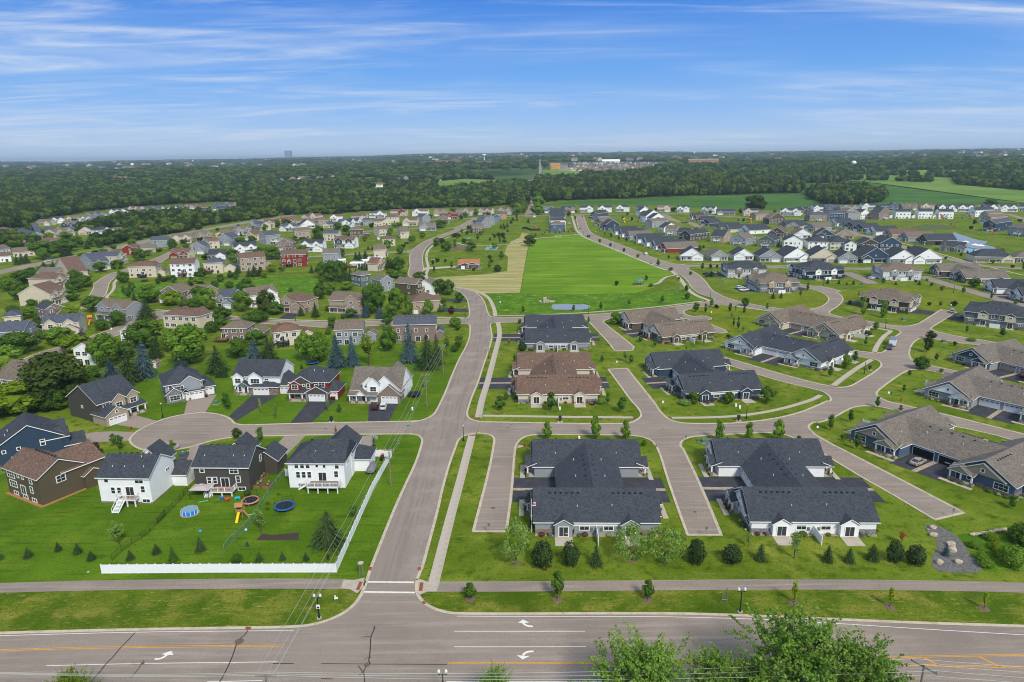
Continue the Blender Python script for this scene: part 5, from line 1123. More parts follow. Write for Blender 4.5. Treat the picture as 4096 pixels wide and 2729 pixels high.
  for u in (1.2, 8.6, 10.0, VW-9.6, VW-1.5):
   H.put('shrub', shrub_mesh(q.randint(0, 2)), face, u+q.uniform(-.3, .3), 0, .75, bx).scale = [q.uniform(.55, .95)]*3
 for face in 'lr':
  for yy in (1.0, 2.6, 4.4, VD-3.2, VD-1.4):
   for wing in (0, 1):
    q = random.Random(label + face + str(yy) + str(wing)); y_ = yy if wing == 0 else VL - yy
    H.put('shrub', shrub_mesh(q.randint(0, 2)), face, (VL - y_) if face == 'l' else y_, 0, 2.1 if yy > 5 else .8, (0, VW, 0, VL)).scale = [q.uniform(.4, .8)]*3
 # driveways with river rock between
 for face, ln in (('l', ll), ('r', lr)):
  x0, x1 = (gx0-5.2-ln, gx0) if face == 'l' else (gx1, gx1+5.2+ln)
  for y0, y1, m, nm in ((VD+.3, VD+5.6, M_black, 'driveway'), (VL-VD-5.6, VL-VD-.3, M_black, 'driveway'), (VD+5.6, VL-VD-5.6, M_rock, 'rock_strip')):
   o = MB().box(x0, x1, y0, y1, 0, .034 if m is M_black else .06).obj(nm, m, H.root); o['kind'] = 'structure'
 b = [('v', 3.0 + i*1.15, VD/2 - 1.1 if i < 99 else 0, ev + (VD/2-1.1)*P + .12) for i in range(6)] + [('v', VW-8.5 + i*1.15, VD/2-1.1, ev+(VD/2-1.1)*P+.12) for i in range(6)]
 b += [('p', x, y, ev + y*P) for x, y in ((8.5, 2.6), (15.5, 2.8))] + [('p', x, VL-VD+2.8, ev+2.8*P) for x in (5, VW-5)]
 zc = ev + (gx1-gx0)/2*.5
 b += [('v', VW/2+sx*1.0, VD+1+k*2.6, zc-.4) for k in range(5) for sx in (-1, 1)] + [('p', VW/2+sx*3.2, y, zc-1.5) for y in (VD+2.5, VL-VD-1.5) for sx in (-1, 1)]
 H.roofbits(b)
 mid = org + Rm @ Vector((VW/2, 0, 0)); HOUSES.append((H.root, mid, short, label)); VILLAS.append(H); return H
M_shrubs = [mat('shrub_green', '#4a5f26', .9, var=.35, scale=9), mat('shrub_maroon', '#5b3a33', .9, var=.35, scale=9), mat('shrub_pale', '#8a9663', .9, var=.3, scale=9)]
SHM = {}
def shrub_mesh(k):
 if k not in SHM:
  r = random.Random(50+k); mb = MB()
  for i in range(150):
   a = r.uniform(0, 2*pi); c = r.uniform(-.2, 1); s = math.sqrt(1-c*c) if c > -1 else 0; R = r.uniform(.55, .8)
   p = Vector((R*s*cos(a), R*s*sin(a), .45 + R*.62*c)); n = (p - Vector((0, 0, .3))).normalized(); n = (n + Vector((r.uniform(-.6,.6), r.uniform(-.6,.6), r.uniform(-.6,.6)))).normalized()
   u = n.orthogonal().normalized()*.15; w = n.cross(u); mb.quad(p-u-w, p+u-w, p+u+w, p-u+w)
  mb.lathe([(.3, 0), (.58, .25), (.5, .65), (.1, .85)], 8)
  SHM[k] = mb.mesh('shrub', [M_shrubs[k]])
 return SHM[k]
F0, F1c = (0., 0.), (VW, 0.)
L0, L1 = (0., VL), (0., 0.)
villa('grey villa with charcoal roof and patio chairs, nearest the trail', 'grey villa by the trail', 'K', 'g', (F0, ('D3',213,205)), (F1c, ('D3',1340,210)), ll=4.9, lr=5.2)
villa('white villa with charcoal roof beside the two short dead-end stubs', 'near white villa', 'K', 'w', (F0, ('A4',1160,1530)), (F1c, ('D4',985,208)), stone=M_stone_g, ll=5.4, lr=8.5)
villa('cream villa with brown shingle roof on the main street corner', 'brown-roofed cream villa', 'B', 'c', (F0, ('B3',1632,1525)), (F1c, ('B4',270,1520)), stone=M_stone_g, ll=13, lr=5.5, gm=M_taupe_door)
villa('grey villa with charcoal roof just before the pond', 'grey villa before the pond', 'K', 'g', (F0, ('B3',1735,918)), (F1c, ('B4',150,915)), acc='c', ll=13.5, lr=6)
villa('brown villa with taupe roof and black van on its driveway', 'taupe-roofed brown villa', 'T', 'o', (F0, ('B4',1000,850)), (F1c, ('B4',1600,785)), acc='w', ll=6, lr=5)
villa('navy blue villa with charcoal roof on the curve', 'navy blue villa', 'K', 'b', (F0, ('B4',1285,1515)), (F1c, ('B4',2128,1462)), acc='g', stone=M_stone_g, ll=6, lr=6)
villa('white villa with charcoal roof, white gables facing the lane', 'white-gabled lane villa', 'K', 'w', (L0, ('F1',447,592)), (L1, ('F1',1018,722)), stone=M_stone_g, ll=6)
villa('tan villa with taupe roof behind the white-gabled one', 'tan-gabled villa', 'T', 'c', (L0, ('F1',640,445)), (L1, ('F1',1120,548)), acc='t', ll=4, gm=M_taupe_door)
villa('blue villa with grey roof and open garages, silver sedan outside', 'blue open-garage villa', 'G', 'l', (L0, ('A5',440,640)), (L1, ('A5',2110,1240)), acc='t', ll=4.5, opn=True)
villa('grey villa with white gables and grey roof, between two lanes', 'white-gabled grey villa', 'G', 'g', (L0, ('A5',1235,120)), ((5.2, VD), ('A5',2340,322)), acc='w', ll=5)
villa('grey villa with navy gables near the white privacy screen', 'navy-gabled grey villa', 'G', 'g', (L0, ('B5',1550,1055)), ((5.2, VL-VD), ('B5',2030,1132)), acc='b', ll=5, gm=M_taupe_door)
villa('charcoal-walled villa with grey roof beyond the far lane', 'charcoal-walled far villa', 'G', 'd', (L0, ('C6',1090,1115)), (L1, ('C6',1550,1250)), acc='b', ll=6, near=False)
villa('white villa with charcoal roof at the right edge, red porch chair', 'far white right villa', 'K', 'w', (L0, ('C6',1785,1330)), ((5.2, VL-VD), ('C6',2150,1402)), stone=M_stone_g, ll=6, near=False)
def townhouse(label, short, rc, wc, uc, pa, pb, d=20, side='l', group='two-storey townhouse blocks', gc='w'):
 a, b = G(*pa), G(*pb); H = House('townhouse', label, 'townhouse', a, b, group, False); w = H.w; H.d = d; ev = 5.5
 H.vol(0, w, 0, d, 0, ev, 'h', 'x' if w >= d else 'y', .45, rc, wc, .5)
 H.vol(0.02, w-.02, .0, 7, 0, ev+.02, 'g', 'x', .5, rc, wc, .5, .4, 'front_wall', 'front_roof'); H.vol(.02, w-.02, d-7, d, 0, ev+.02, 'g', 'x', .5, rc, wc, .5, .4, 'rear_wall', 'rear_roof')
 for face in 'fb':
  for u in (w*.29, w*.71):
   x, y, r = H.pos(face, u-1.9, 0)
   wb = MB(); walls(wb, 0, 3.8, -.7, 2, 2.75, 5.4, .6, 'y'); wb.obj('bay_wall', WALL[uc], H.root, (x, y, 0), r)
   MB().add([(.1,-.72,5.4),(3.7,-.72,5.4),(1.9,-.72,6.5)], [(0,1,2)]).obj('bay_gable', WALL[gc], H.root, (x, y, 0), r)
   rb = MB(); gable(rb, 0, 3.8, -.7, 3, 5.4, .6, 'y', .3, .3, .15); rb.obj('bay_roof', [ROOF[rc], M_trim], H.root, (x, y, 0), r)
   H.win('h', face, u, 4.35, None, .71); H.win('p', face, u+.2, .1); H.put('patio', shared('th_patio', lambda: MB().box(-1.8, 1.8, -3, 0, 0, .07), M_conc), face, u, 0)
  for u in (w*.44, w*.56): H.win('s', face, u, 3.5)
  for u in (w*.08, w*.14, w*.86, w*.92): H.win('q', face, u, 1.5)
  x, y, r = H.pos(face, w/2-1.9, 3.2); MB().box(0, 3.8, -.05, .05, .05, 1.9).obj('privacy_screen', M_white, H.root, (x, y, 0), r)
  MB().box(0, w, -.04, 0, 2.6, 2.8).obj('belly_band', M_trim, H.root, *((lambda p: ((p[0], p[1], 0), p[2]))(H.pos(face, 0))))
  for i in range(9): H.put('shrub', shrub_mesh(i % 3), face, w*(.06+.11*i), 0, .8).scale = [.45+.05*(i % 4)]*3
 for face in 'lr':
  for u in (d*.2, d*.36, d*.64, d*.8): H.win('s', face, u, 3.5)
  for u in (d*.12, d*.88):
   x, y, r = H.pos(face, u-1.6, 0); wb = MB(); walls(wb, 0, 3.2, -.6, 2, 2.75, 5.4, .6, 'y'); wb.obj('bay_wall', WALL[uc], H.root, (x, y, 0), r)
   rb = MB(); gable(rb, 0, 3.2, -.6, 3, 5.4, .6, 'y', .3, .3, .15); rb.obj('bay_roof', [ROOF[rc], M_trim], H.root, (x, y, 0), r); H.win('s', face, u, 3.5, None, .61); H.win('d', face, u, .9)
  for u in (d*.32, d*.5, d*.68) if d > 17 else (d*.35, d*.65): H.gar(2.6, face, u, 0)
  x, y, r = H.pos(face, d*.2, 0); mb = MB(); shed(mb, 0, d*.6, -1.1, 0, 2.5, 2.95); mb.obj('canopy_roof', [ROOF[rc], M_trim], H.root, (x, y, 0), r)
  o = MB().box(d*.22, d*.49, -9, 0, 0, .035).box(d*.51, d*.78, -9, 0, 0, .035).obj('driveway', M_black, H.root, *((lambda p: ((p[0], p[1], 0), p[2]))(H.pos(face, 0)))); o['kind'] = 'structure'
 H.roofbits([('p', w*(.2+.15*i), 2.5+(i % 2)*1.0, ev+1.1) for i in range(5)] + [('v', w*(.3+.1*i), d*.5-2, ev+d*.5*.45-.7) for i in range(4)])
 HOUSES.append((H.root, (a+b)/2, short, label)); return H
townhouse('white townhouse block with charcoal roof and taupe bays', 'white townhouse', 'K', 'w', 'm', ('C5',640,1182), ('C5',1150,1182), 17)
townhouse('grey townhouse block with taupe roof, white pickup at its garages', 'grey townhouse', 'T', 'g', 't', ('C5',1075,1387), ('C5',1585,1372), 20, gc='c')
townhouse('navy townhouse block with white bays and charcoal roof', 'navy townhouse', 'K', 'b', 'w', ('C5',1700,1212), ('C5',2200,1192), 20)
townhouse('white townhouse block with taupe roof and grey bays', 'taupe-roofed townhouse', 'T', 'w', 'g', ('C6',450,1212), ('C6',960,1217), 17)
townhouse('brown townhouse block with taupe roof and red-brown gables', 'brown townhouse', 'T', 'o', 'c', ('B5',465,430), ('B5',1015,505), 17.5, gc='r')
townhouse('grey townhouse block with charcoal roof and cream bays', 'cream-bayed townhouse', 'K', 'g', 'c', ('B5',1660,610), ('B5',2400,700), 18, gc='d')
def leafmat(name, h, h2, sat=.25):
 if name in MATS: return MATS[name]
 m = bpy.data.materials.new(name); m.use_nodes = True; t = m.node_tree; t.nodes.clear()
 out = N(t, 'ShaderNodeOutputMaterial'); oi = N(t, 'ShaderNodeObjectInfo'); tc = N(t, 'ShaderNodeTexCoord')
 nz = N(t, 'ShaderNodeTexNoise', i_Scale=3.0, i_Detail=3.0); LK(t, tc, 'Object', nz, 'Vector')
 ad = N(t, 'ShaderNodeMath', operation='MULTIPLY_ADD', i_1=0.45); LK(t, oi, 'Random', ad, 0)
 mr = N(t, 'ShaderNodeMapRange'); LK(t, nz, 'Fac', mr, 0); mr.inputs[1].default_value = .32; mr.inputs[2].default_value = .68; mr.inputs[3].default_value = 0; mr.inputs[4].default_value = .6
 LK(t, mr, 0, ad, 2)
 ge = N(t, 'ShaderNodeNewGeometry'); a2 = N(t, 'ShaderNodeMath', operation='MULTIPLY_ADD', i_1=.7); t.links.new(ge.outputs['Random Per Island'], a2.inputs[0]); LK(t, ad, 0, a2, 2)
 sb = N(t, 'ShaderNodeMath', operation='SUBTRACT', i_1=.35); LK(t, a2, 0, sb, 0)
 mx = N(t, 'ShaderNodeMix', data_type='RGBA'); LK(t, sb, 0, mx, 0); mx.clamp_factor = False; mx.inputs[6].default_value = hexc(h); mx.inputs[7].default_value = hexc(h2)
 df = N(t, 'ShaderNodeBsdfDiffuse'); tr = N(t, 'ShaderNodeBsdfTranslucent'); LK(t, mx, 2, df, 0); LK(t, mx, 2, tr, 0)
 ms = N(t, 'ShaderNodeMixShader', i_0=.28); LK(t, df, 0, ms, 1); LK(t, tr, 0, ms, 2); LK(t, ms, 0, out, 0)
 MATS[name] = m; return m
LEAF = {'r': leafmat('leaf_dark_green', '#3f5c22', '#648432'), 'm': leafmat('leaf_mid_green', '#527422', '#7a9a38'), 'y': leafmat('leaf_yellow_green', '#5c7a1c', '#84982e'),
's': leafmat('needle_green', '#34492a', '#52683c'), 'u': leafmat('needle_blue', '#3a5058', '#5a7378'), 'o': leafmat('leaf_olive', '#35481f', '#54652f'), 'a': leafmat('leaf_pale', '#698a35', '#8aa656'),
'n': leafmat('leaf_young', '#3c5c22', '#587834'), 'p': leafmat('leaf_maroon', '#3e2f28', '#57443a'), 'z': leafmat('leaf_orange', '#8a6a26', '#a8863c'), 'h': leafmat('leaf_roadside', '#55772a', '#84a548'), 'g': leafmat('leaf_lime', '#86a01c', '#a8bf2c')}
M_bark = mat('bark', '#584a3c', .95, var=.25, scale=3)
def quadleaf(mb, p, n, s, r, mi=0):
 u = n.orthogonal(); u.rotate(Matrix.Rotation(r.uniform(0, 6.28), 3, n)); u = u.normalized()*s; w = n.cross(u).normalized()*s*r.uniform(.5, .9)
 mb.quad(p-u, p-w*.9, p+u, p+w, mi)
def rdir(r):
 z = r.uniform(-1, 1); a = r.uniform(0, 2*pi); s = math.sqrt(1-z*z); return Vector((s*cos(a), s*sin(a), z))
def ico(mb, c, rad, r, n=1):
 bm = None
 import bmesh
 bm = bmesh.new(); bmesh.ops.create_icosphere(bm, subdivisions=n, radius=1)
 vs = [Vector((v.co.x*rad[0], v.co.y*rad[1], v.co.z*rad[2]))*r.uniform(.8, 1.15) + c for v in bm.verts]; bm.verts.index_update()
 mb.add(vs, [[v.index for v in f.verts] for f in bm.faces]); bm.free()
def crown_round(seed, lobes=16, per=120, leaf=.05, flat=1.0, low=.1, spread=.62, fill=True):
 """unit crown: z 0..1, radius about .5"""
 r = random.Random(seed); mb = MB(); cs = []
 for i in range(lobes):
  d = rdir(r); z = .5 + d.z*.36; rad = .5*spread*math.sqrt(max(.08, 1-((z-.45)/.62)**2))
  c = Vector((d.x*rad, d.y*rad, max(low, z))); cs.append((c, r.uniform(.15, .24)))
 cs.append((Vector((0, 0, .8)), .2))
 for c, R in cs:
  for j in range(per):
   d = rdir(r)
   if d.dot(c - Vector((0, 0, .45))) < -.06 and r.random() < .8: continue
   p = c + Vector((d.x*R, d.y*R, d.z*R*.85))*r.uniform(.75, 1.08); n = (d + rdir(r)*.55).normalized()
   quadleaf(mb, p, n, leaf*r.uniform(.6, 1.2), r)
  if fill: ico(mb, c, (R*.62, R*.62, R*.55), r)
 if fill: ico(mb, Vector((0, 0, .45)), (.27, .27, .31), r)
 return mb
def crown_spruce(seed, tiers=17, leaf=.042):
 r = random.Random(seed); mb = MB()
 for k in range(tiers):
  t = k/(tiers-1); z = .03 + .94*t; R = .54*(1-t)**.62*r.uniform(.86, 1.1) + .015; nb = int(8 + 17*(1-t))
  for b in range(nb):
   a = 2*pi*(b + r.random())/nb; L = R*r.uniform(.7, 1.12); dr = .03 + .08*(1-t); d = Vector((cos(a), sin(a), 0)); s = Vector((-sin(a), cos(a), 0)); zo = r.uniform(-.02, .02)
   nseg = max(2, int(L/.06))
   for q in range(nseg):
    f = (q+.7)/nseg
    if f < .35: continue
    p = d*(L*f) + Vector((0, 0, z + zo - dr*f*f)) + s*r.uniform(-.02, .02)
    wd = leaf*(1.3 - .5*f)*r.uniform(.7, 1.3); nn = (Vector((0, 0, 1)) + d*.6 + s*r.uniform(-.9, .9)).normalized(); u = (d + Vector((0, 0, r.uniform(-.7, .15)))).normalized()*leaf*1.05; w = nn.cross(u).normalized()*wd
    mb.quad(p-u-w*.6, p+u*1.1-w*.25, p+u*1.1+w*.25, p-u+w*.6)
 mb.lathe([(.26, .04), (.22, .2), (.13, .45), (.06, .75), (.01, .95)], 8)
 return mb
def crown_airy(seed, n=650, leaf=.035, narrow=.8):
 r = random.Random(seed); mb = MB()
 br = []
 for i in range(16):
  a = r.uniform(0, 6.28); t = r.uniform(.05, .7); L = r.uniform(.25, .5)*(1.1-t*.5); el = r.uniform(.5, 1.1)
  p0 = Vector((0, 0, t)); d = Vector((cos(a)*cos(el)*narrow, sin(a)*cos(el)*narrow, sin(el))); br.append((p0, d, L)); mb.tube(p0, p0 + d*L, .008, .003, 4, 1, False)
 br.append((Vector((0, 0, .5)), Vector((0, 0, 1)), .5)); mb.tube((0,0,0), (0,0,.95), .014, .003, 5, 1, False)
 for i in range(n):
  p0, d, L = r.choice(br); f = r.uniform(.15, 1.02); p = p0 + d*(L*f) + rdir(r)*.085; p.z = min(p.z, 1); quadleaf(mb, p, (rdir(r) + Vector((0, 0, .6))).normalized(), leaf*r.uniform(.6, 1.2), r)
 return mb
def crown_oval(seed, n=1700, leaf=.05):
 r = random.Random(seed); mb = MB()
 for i in range(n):
  d = rdir(r); lump = 1 + .17*sin(d.x*7+seed)*sin(d.y*6+1) + .1*cos(d.z*9+seed); p = Vector((d.x*.45*lump, d.y*.45*lump, .5 + d.z*.49*lump))*1.0
  p = Vector((p.x*(1.08-.45*max(0, p.z-.45)), p.y*(1.08-.45*max(0, p.z-.45)), p.z)) + rdir(r)*.05; quadleaf(mb, p, (d + rdir(r)*.9).normalized(), leaf*r.uniform(.5, 1.2), r)
 mb.lathe([(.12, .05), (.3, .25), (.31, .5), (.2, .75), (.06, .9)], 8); return mb
CROWN = {}
def crowns(kind):
 if kind in CROWN: return CROWN[kind]
 if kind in 'rmyop': f = [crown_round(10+i, 17+2*i, 150, .043, low=.08, spread=.68) for i in range(5)]
 elif kind in 'su': f = [crown_spruce(30+i, 14+i) for i in range(3)]
 elif kind in 'az': f = [crown_airy(60+i, 700, .036) for i in range(3)]
 elif kind in 'nck': f = [crown_round(70+i, 9, 75, .062, spread=.5, low=.14) for i in range(3)]
 elif kind == 'w': f = [crown_round(95+i, 20, 95, .036, spread=.8, low=.05, fill=False) for i in range(3)]
 elif kind == 'e': f = [crown_oval(80+i) for i in range(3)]
 elif kind == 'g': f = [crown_airy(90+i, 420, .05, .5) for i in range(2)]
 key = 'rmyop' if kind in 'rmyop' else 'su' if kind in 'su' else 'az' if kind in 'az' else 'nck' if kind in 'nck' else kind
 ms = [mb.mesh('crown', [LEAF['r'], M_bark]) for mb in f]
 for k in key: CROWN[k] = ms
 return ms
TRUNK = {}
def trunk_mesh(k):
 if k not in TRUNK:
  r = random.Random(k+5); mb = MB(); mb.tube((0,0,0), (0,0,1), .5, .34, 7)
  for i in range(5):
   a = r.uniform(0, 6.28); z = r.uniform(.7, .98); mb.tube((0,0,z), (cos(a)*2.4, sin(a)*2.4, z+.75), .2, .07, 5, 0, False)
  TRUNK[k] = mb.mesh('trunk', [M_bark])
 return TRUNK[k]
mulch_me = MB().lathe([(1.0, 0), (.85, .06), (.3, .1)], 14).mesh('mulch_ring', [M_mulch])
TREES = []
KIND = {'r': 'dark round tree', 'm': 'green leafy tree', 'y': 'yellow green tree', 's': 'dark green spruce', 'u': 'blue spruce', 'o': 'olive green tree', 'a': 'pale airy young tree', 'n': 'small young tree', 'c': 'narrow upright tree', 'p': 'maroon leaved tree', 'z': 'orange leaved sapling', 'e': 'dense oval evergreen', 'g': 'lime yellow sapling', 'b': 'rounded shrub', 'k': 'narrow dark tree', 'w': 'bright bushy birch'}
CATS = {'b': 'shrub'}
def tree(kind, t, x, yb, yt, wpx=None, mulch=False, col=None, label=None, g=None, h=None, w=None, rr=None):
 g = g if g is not None else G(t, x, yb); h = h or height_at(g, t, yt); dep = Vector((g.x, g.y, -CAM_H)).dot(fw)
 if w is None: w = 1.22*wpx*TL[t][2]*dep/F_ if wpx else h*.5
 r = rr or random.Random(int(g.x*7 + g.y*13)); k0 = kind
 if kind == 'b': kind = 'e'
 ms = crowns(kind); spr = kind in 'sue' or kind == 'c'
 z0 = (.02*h if kind in 'suw' else .02*h if kind == 'e' else .07*h if kind == 'c' else h*(.1 if kind in 'rmyop' else .2)) if k0 != 'b' else 0.0
 if k0 == 'b' or (kind in 'rmyop' and h < 3.2): z0 = .05*h
 name = {'s': 'spruce_tree', 'u': 'blue_spruce', 'e': 'evergreen_tree', 'c': 'upright_tree', 'b': 'shrub', 'a': 'sapling', 'n': 'young_tree', 'g': 'sapling', 'z': 'sapling'}.get(k0, 'tree')
 root = link(name, None, None, (g.x, g.y, 0)); root.empty_display_size = .3
 c = link('crown', r.choice(ms), root, (0, 0, z0), r.uniform(0, 6.28), (w, w, h - z0))
 c.material_slots[0].link = 'OBJECT'; c.material_slots[0].material = LEAF[col or {'n': 'n', 'c': 'n', 'k': 'r', 'e': 's', 'b': 'r'}.get(k0, k0)]
 tr = max(.05, h*.022); link('trunk', trunk_mesh(r.randint(0, 2)), root, (0, 0, 0), 0, (tr*2, tr*2, z0 + h*.18))
 if mulch: link('mulch_ring', mulch_me, root, (0, 0, .005), 0, (.9, .9, 1))
 TREES.append((root, k0, g, h, (w, label))); return root
def many(kind, t, items, **kw):
 for it in items.split(';'): tree(kind, t, *map(int, it.split()), **kw)
# --- foreground
many('s', 'D1', '262 418 328 75;537 360 278 60;718 384 285 75;842 442 360 75;1200 440 352 70;1440 384 294 75;1845 362 232 85')
many('s', 'D1', '-5 440 365 70;1595 458 320 80', col='n'); many('u', 'D1', '2273 316 268 30'); many('b', 'D1', '2183 466 395 80')
tree('a', 'D1', 1095, 302, 88, 190)
many('s', 'D2', '30 452 372 65;245 446 360 55;460 447 374 60'); tree('s', 'D2', 668, 305, -5, 280, label='big bushy spruce inside the white corner fence'); many('z', 'D2', '665 450 390 60', col='p'); tree('a', 'D2', 45, 190, -70, 150)
tree('n', 'D2', 1970, 802, 655, 125, True, col='r'); tree('n', 'D3', 418, 806, 540, 120, True, col='r'); tree('n', 'D3', 1248, 810, 625, 120, True, col='r')
tree('w', 'D3', 38, 472, 70, 210, True, col='a'); many('e', 'D3', '280 505 278 150;535 487 290 130;1690 471 262 125;2022 462 318 140'); many('s', 'D3', '772 492 302 118;2283 446 292 100'); tree('w', 'D3', 1100, 448, 122, 250, True, col='a'); tree('w', 'D3', 1405, 450, 138, 275, True, col='a'); tree('z', 'D3', 2175, 325, 180, 90, col='a')
tree('z', 'D4', 240, 428, 185, 160, col='a'); many('s', 'D4', '548 456 310 98;745 462 330 92;960 442 298 118'); many('e', 'D4', '1160 457 278 115;1355 477 318 130'); tree('z', 'D4', 1225, 290, 165, 130); tree('u', 'D4', 1630, 402, 288, 62)
for x, b, tp in ((240,842,615), (1118,877,690), (1985,892,732)): tree('g', 'D4', x, b, tp, 110, True)
many('a', 'A3', '740 1567 1440 170') ; tree('b', 'D4', 2000, 500, 440, 110, col='m'); tree('b', 'D4', 2230, 500, 320, 170, col='m'); tree('b', 'D4', 2330, 300, 120, 190, col='r')
for i, (x, y, s) in enumerate(((1900,330,90),(2050,260,100),(2150,420,110),(2290,420,120),(1960,440,90),(2100,350,100),(2250,230,90))): tree('b', 'D4', x, y, y-60, s, col='my'[i % 2], label=None)
# --- villas side
many('n', 'A3', '570 125 -40 140;1153 130 -85 140;1975 142 -35 120;937 545 470 65'); many('c', 'A3', '1113 455 245 120;1665 457 165 135;2012 467 222 125', col='m')
many('n', 'A3', '2225 530 462 70'); many('c', 'A4', '795 467 222 118;1130 467 248 105;1467 467 218 130', col='m'); many('n', 'A4', '1700 490 408 75')
many('n', 'A5', '668 235 102 65;937 280 205 52;365 402 255 72;130 492 308 82;425 712 530 80;265 612 540 40'); tree('n', 'A5', 2215, 1395, 1240, 110, col='r')
many('n', 'B3', '1700 502 410 45;2280 482 398 45;1660 622 558 40;1610 1052 972 50'); many('a', 'B3', '1540 882 772 60;1820 935 860 50'); tree('e', 'B3', 1692, 928, 830, 75); many('n', 'B3', '1510 1500 1410 60')
many('n', 'B4', '480 180 118 45;820 112 58 40;870 197 148 50;1280 247 172 50;1290 342 262 60;1000 382 292 55;620 412 338 45;297 462 368 45;155 612 535 36;1385 482 372 92;1568 422 342 60;2205 462 382 38;1955 412 318 85;1192 120 70 30;1325 60 10 30')
many('m', 'B4', '465 632 478 110'); many('c', 'B4', '1495 492 388 42;1780 482 378 45;1943 492 412 40;1820 647 548 35;1870 682 543 40', col='s'); many('a', 'B4', '1840 482 398 52;1625 442 388 58;1800 562 488 75;580 1052 932 115;1390 892 788 62;1475 862 748 62;1280 932 860 60;1930 720 640 70;1760 790 735 45')
many('n', 'B4', '750 832 742 62;640 1082 978 52;310 1062 978 48;375 1547 1420 55;2310 1432 1368 42;915 890 800 40'); many('r', 'B4', '1355 1540 1400 105;1762 1540 1398 110;2198 1532 1340 140'); tree('b', 'B4', 1262, 1542, 1492, 125, col='a'); tree('b', 'B4', 295, 1540, 1478, 65, col='a')
many('s', 'B5', '395 167 120 32;318 172 133 25;228 157 108 28;98 152 90 32;880 172 128 30;1150 172 120 40'); many('c', 'B5', '505 515 298 82;735 545 338 92', col='m')
many('n', 'B5', '735 170 85 45;1290 192 138 30;1415 237 178 48;1655 277 198 42;1975 337 258 36;2255 392 348 38;1265 412 358 36;1395 417 348 32;1548 417 348 62;350 402 338 38;650 692 598 82;565 762 693 60;530 872 773 48;410 1062 928 62;125 1232 1098 72;1695 722 638 40;2105 772 663 72;1560 872 813 40;1343 1042 958 58;1400 1182 1123 40;1033 1222 1148 42;970 1402 1318 50;1240 130 95 30;1110 150 110 24')
tree('z', 'B5', 452, 322, 238, 32); tree('m', 'B5', 1785, 197, 98, 88); tree('m', 'B5', 300, 1132, 970, 100); many('o', 'B5', '1280 802 698 92;1235 945 768 88'); tree('r', 'B5', 1180, 1142, 998, 150); tree('b', 'B5', 1748, 817, 783, 78, col='m')
# --- cul-de-sac
many('n', 'A2', '613 262 68 92;1890 292 198 62'); many('g', 'A2', '985 290 122 52'); many('a', 'A2', '1160 358 158 62;1755 272 118 50'); many('n', 'A2', '985 622 455 95'); many('n', 'A2', '720 600 465 112', col='o'); tree('a', 'A2', 965, 1580, 1418, 160); tree('n', 'A2', 2050, 1482, 1360, 95); tree('b', 'A2', 832, 1240, 1180, 65, col='r'); tree('a', 'A2', 1850, 560, 430, 40, col='z')
many('n', 'A1', '1382 715 540 92;1305 660 530 70'); tree('p', 'A1', 1112, 778, 635, 120); tree('n', 'A1', 1985, 720, 602, 72, col='y')
many('b', 'A2', '1065 1340 1315 35;1065 1405 1375 30;1190 1235 1210 30', col='r')
# --- old neighbourhood, near side
many('m', 'B1', '95 245 65 150;350 550 412 150;690 855 658 270;130 1200 868 312;1230 1110 728 290;1950 935 668 170;2240 642 528 180;1720 375 175 240')
tree('m', 'B1', 2180, 1078, 620, 390, label='largest bright green tree behind the cul-de-sac backyards')
many('r', 'B1', '270 155 12 205;240 345 128 180;860 155 0 150;980 195 58 160;870 255 93 160;810 355 222 180;1430 152 18 120;1080 480 298 185;1175 460 318 135;1345 645 473 170;1180 695 558 130;360 435 338 120;750 705 598 165;450 805 698 125;220 960 718 365;1700 885 558 362;1090 1300 1108 190;2170 485 340 182;2290 440 190 180;1440 1010 815 210;1990 150 60 70')
many('y', 'B1', '1975 405 238 212;750 545 418 240;870 935 748 305'); many('k', 'B1', '1430 285 178 62;1480 325 198 92;1525 255 138 82'); many('s', 'B1', '1552 405 258 90;1690 568 338 185;1490 1298 898 255;1782 1008 778 182'); many('u', 'B1', '1665 1228 823 245;1300 1290 1008 235;2080 1118 938 150'); many('o', 'B1', '430 655 580 230')
tree('o', 'B1', 690, 1520, 945, 600, label='largest olive tree, spreading over the left edge behind the dark taupe house'); tree('y', 'B1', 190, 1640, 1308, 620, label='broad yellow green tree at the left edge by the navy house'); many('o', 'B1', '560 1620 1330 260;20 1640 1400 260'); many('r', 'B1', '690 1600 1380 220;1000 1420 1180 200')
many('b', 'B1', '150 492 408 112;540 430 345 100;415 575 525 60;2200 170 100 60'); many('n', 'B1', '1810 162 88 62;1920 135 68 72;1840 115 38 62;2150 225 163 66'); many('m', 'B1', '2280 175 80 150;2080 470 250 80')
many('m', 'B2', '150 455 198 212;550 475 238 192;1280 1045 723 182;1430 1062 713 222;1740 230 128 132;1580 285 133 140'); tree('m', 'B2', 820, 495, 228, 192, col='o'); many('r', 'B2', '930 515 363 150;605 295 98 182;310 582 418 182;230 205 118 82;405 208 128 92;500 1005 788 232;710 865 693 202;190 725 588 122;305 695 548 122;1440 335 148 140;2050 505 158 222;2130 430 150 110;2300 440 213 132;2225 935 648 172;1955 490 330 80;30 85 15 90;1580 672 538 92')
many('s', 'B2', '1220 527 418 82;1385 542 373 92;260 1185 868 222;850 1055 778 215;1110 1162 1078 48;1225 1137 1083 42;345 1232 1088 72;275 1232 1148 82'); many('u', 'B2', '690 1065 788 195;1635 1115 748 205;1812 1105 753 152;2125 558 408 102;1962 545 388 102'); tree('a', 'B2', 2000, 1095, 708, 355, col='y', label='broad feathery tree right of two blue spruces behind the white-gabled house')
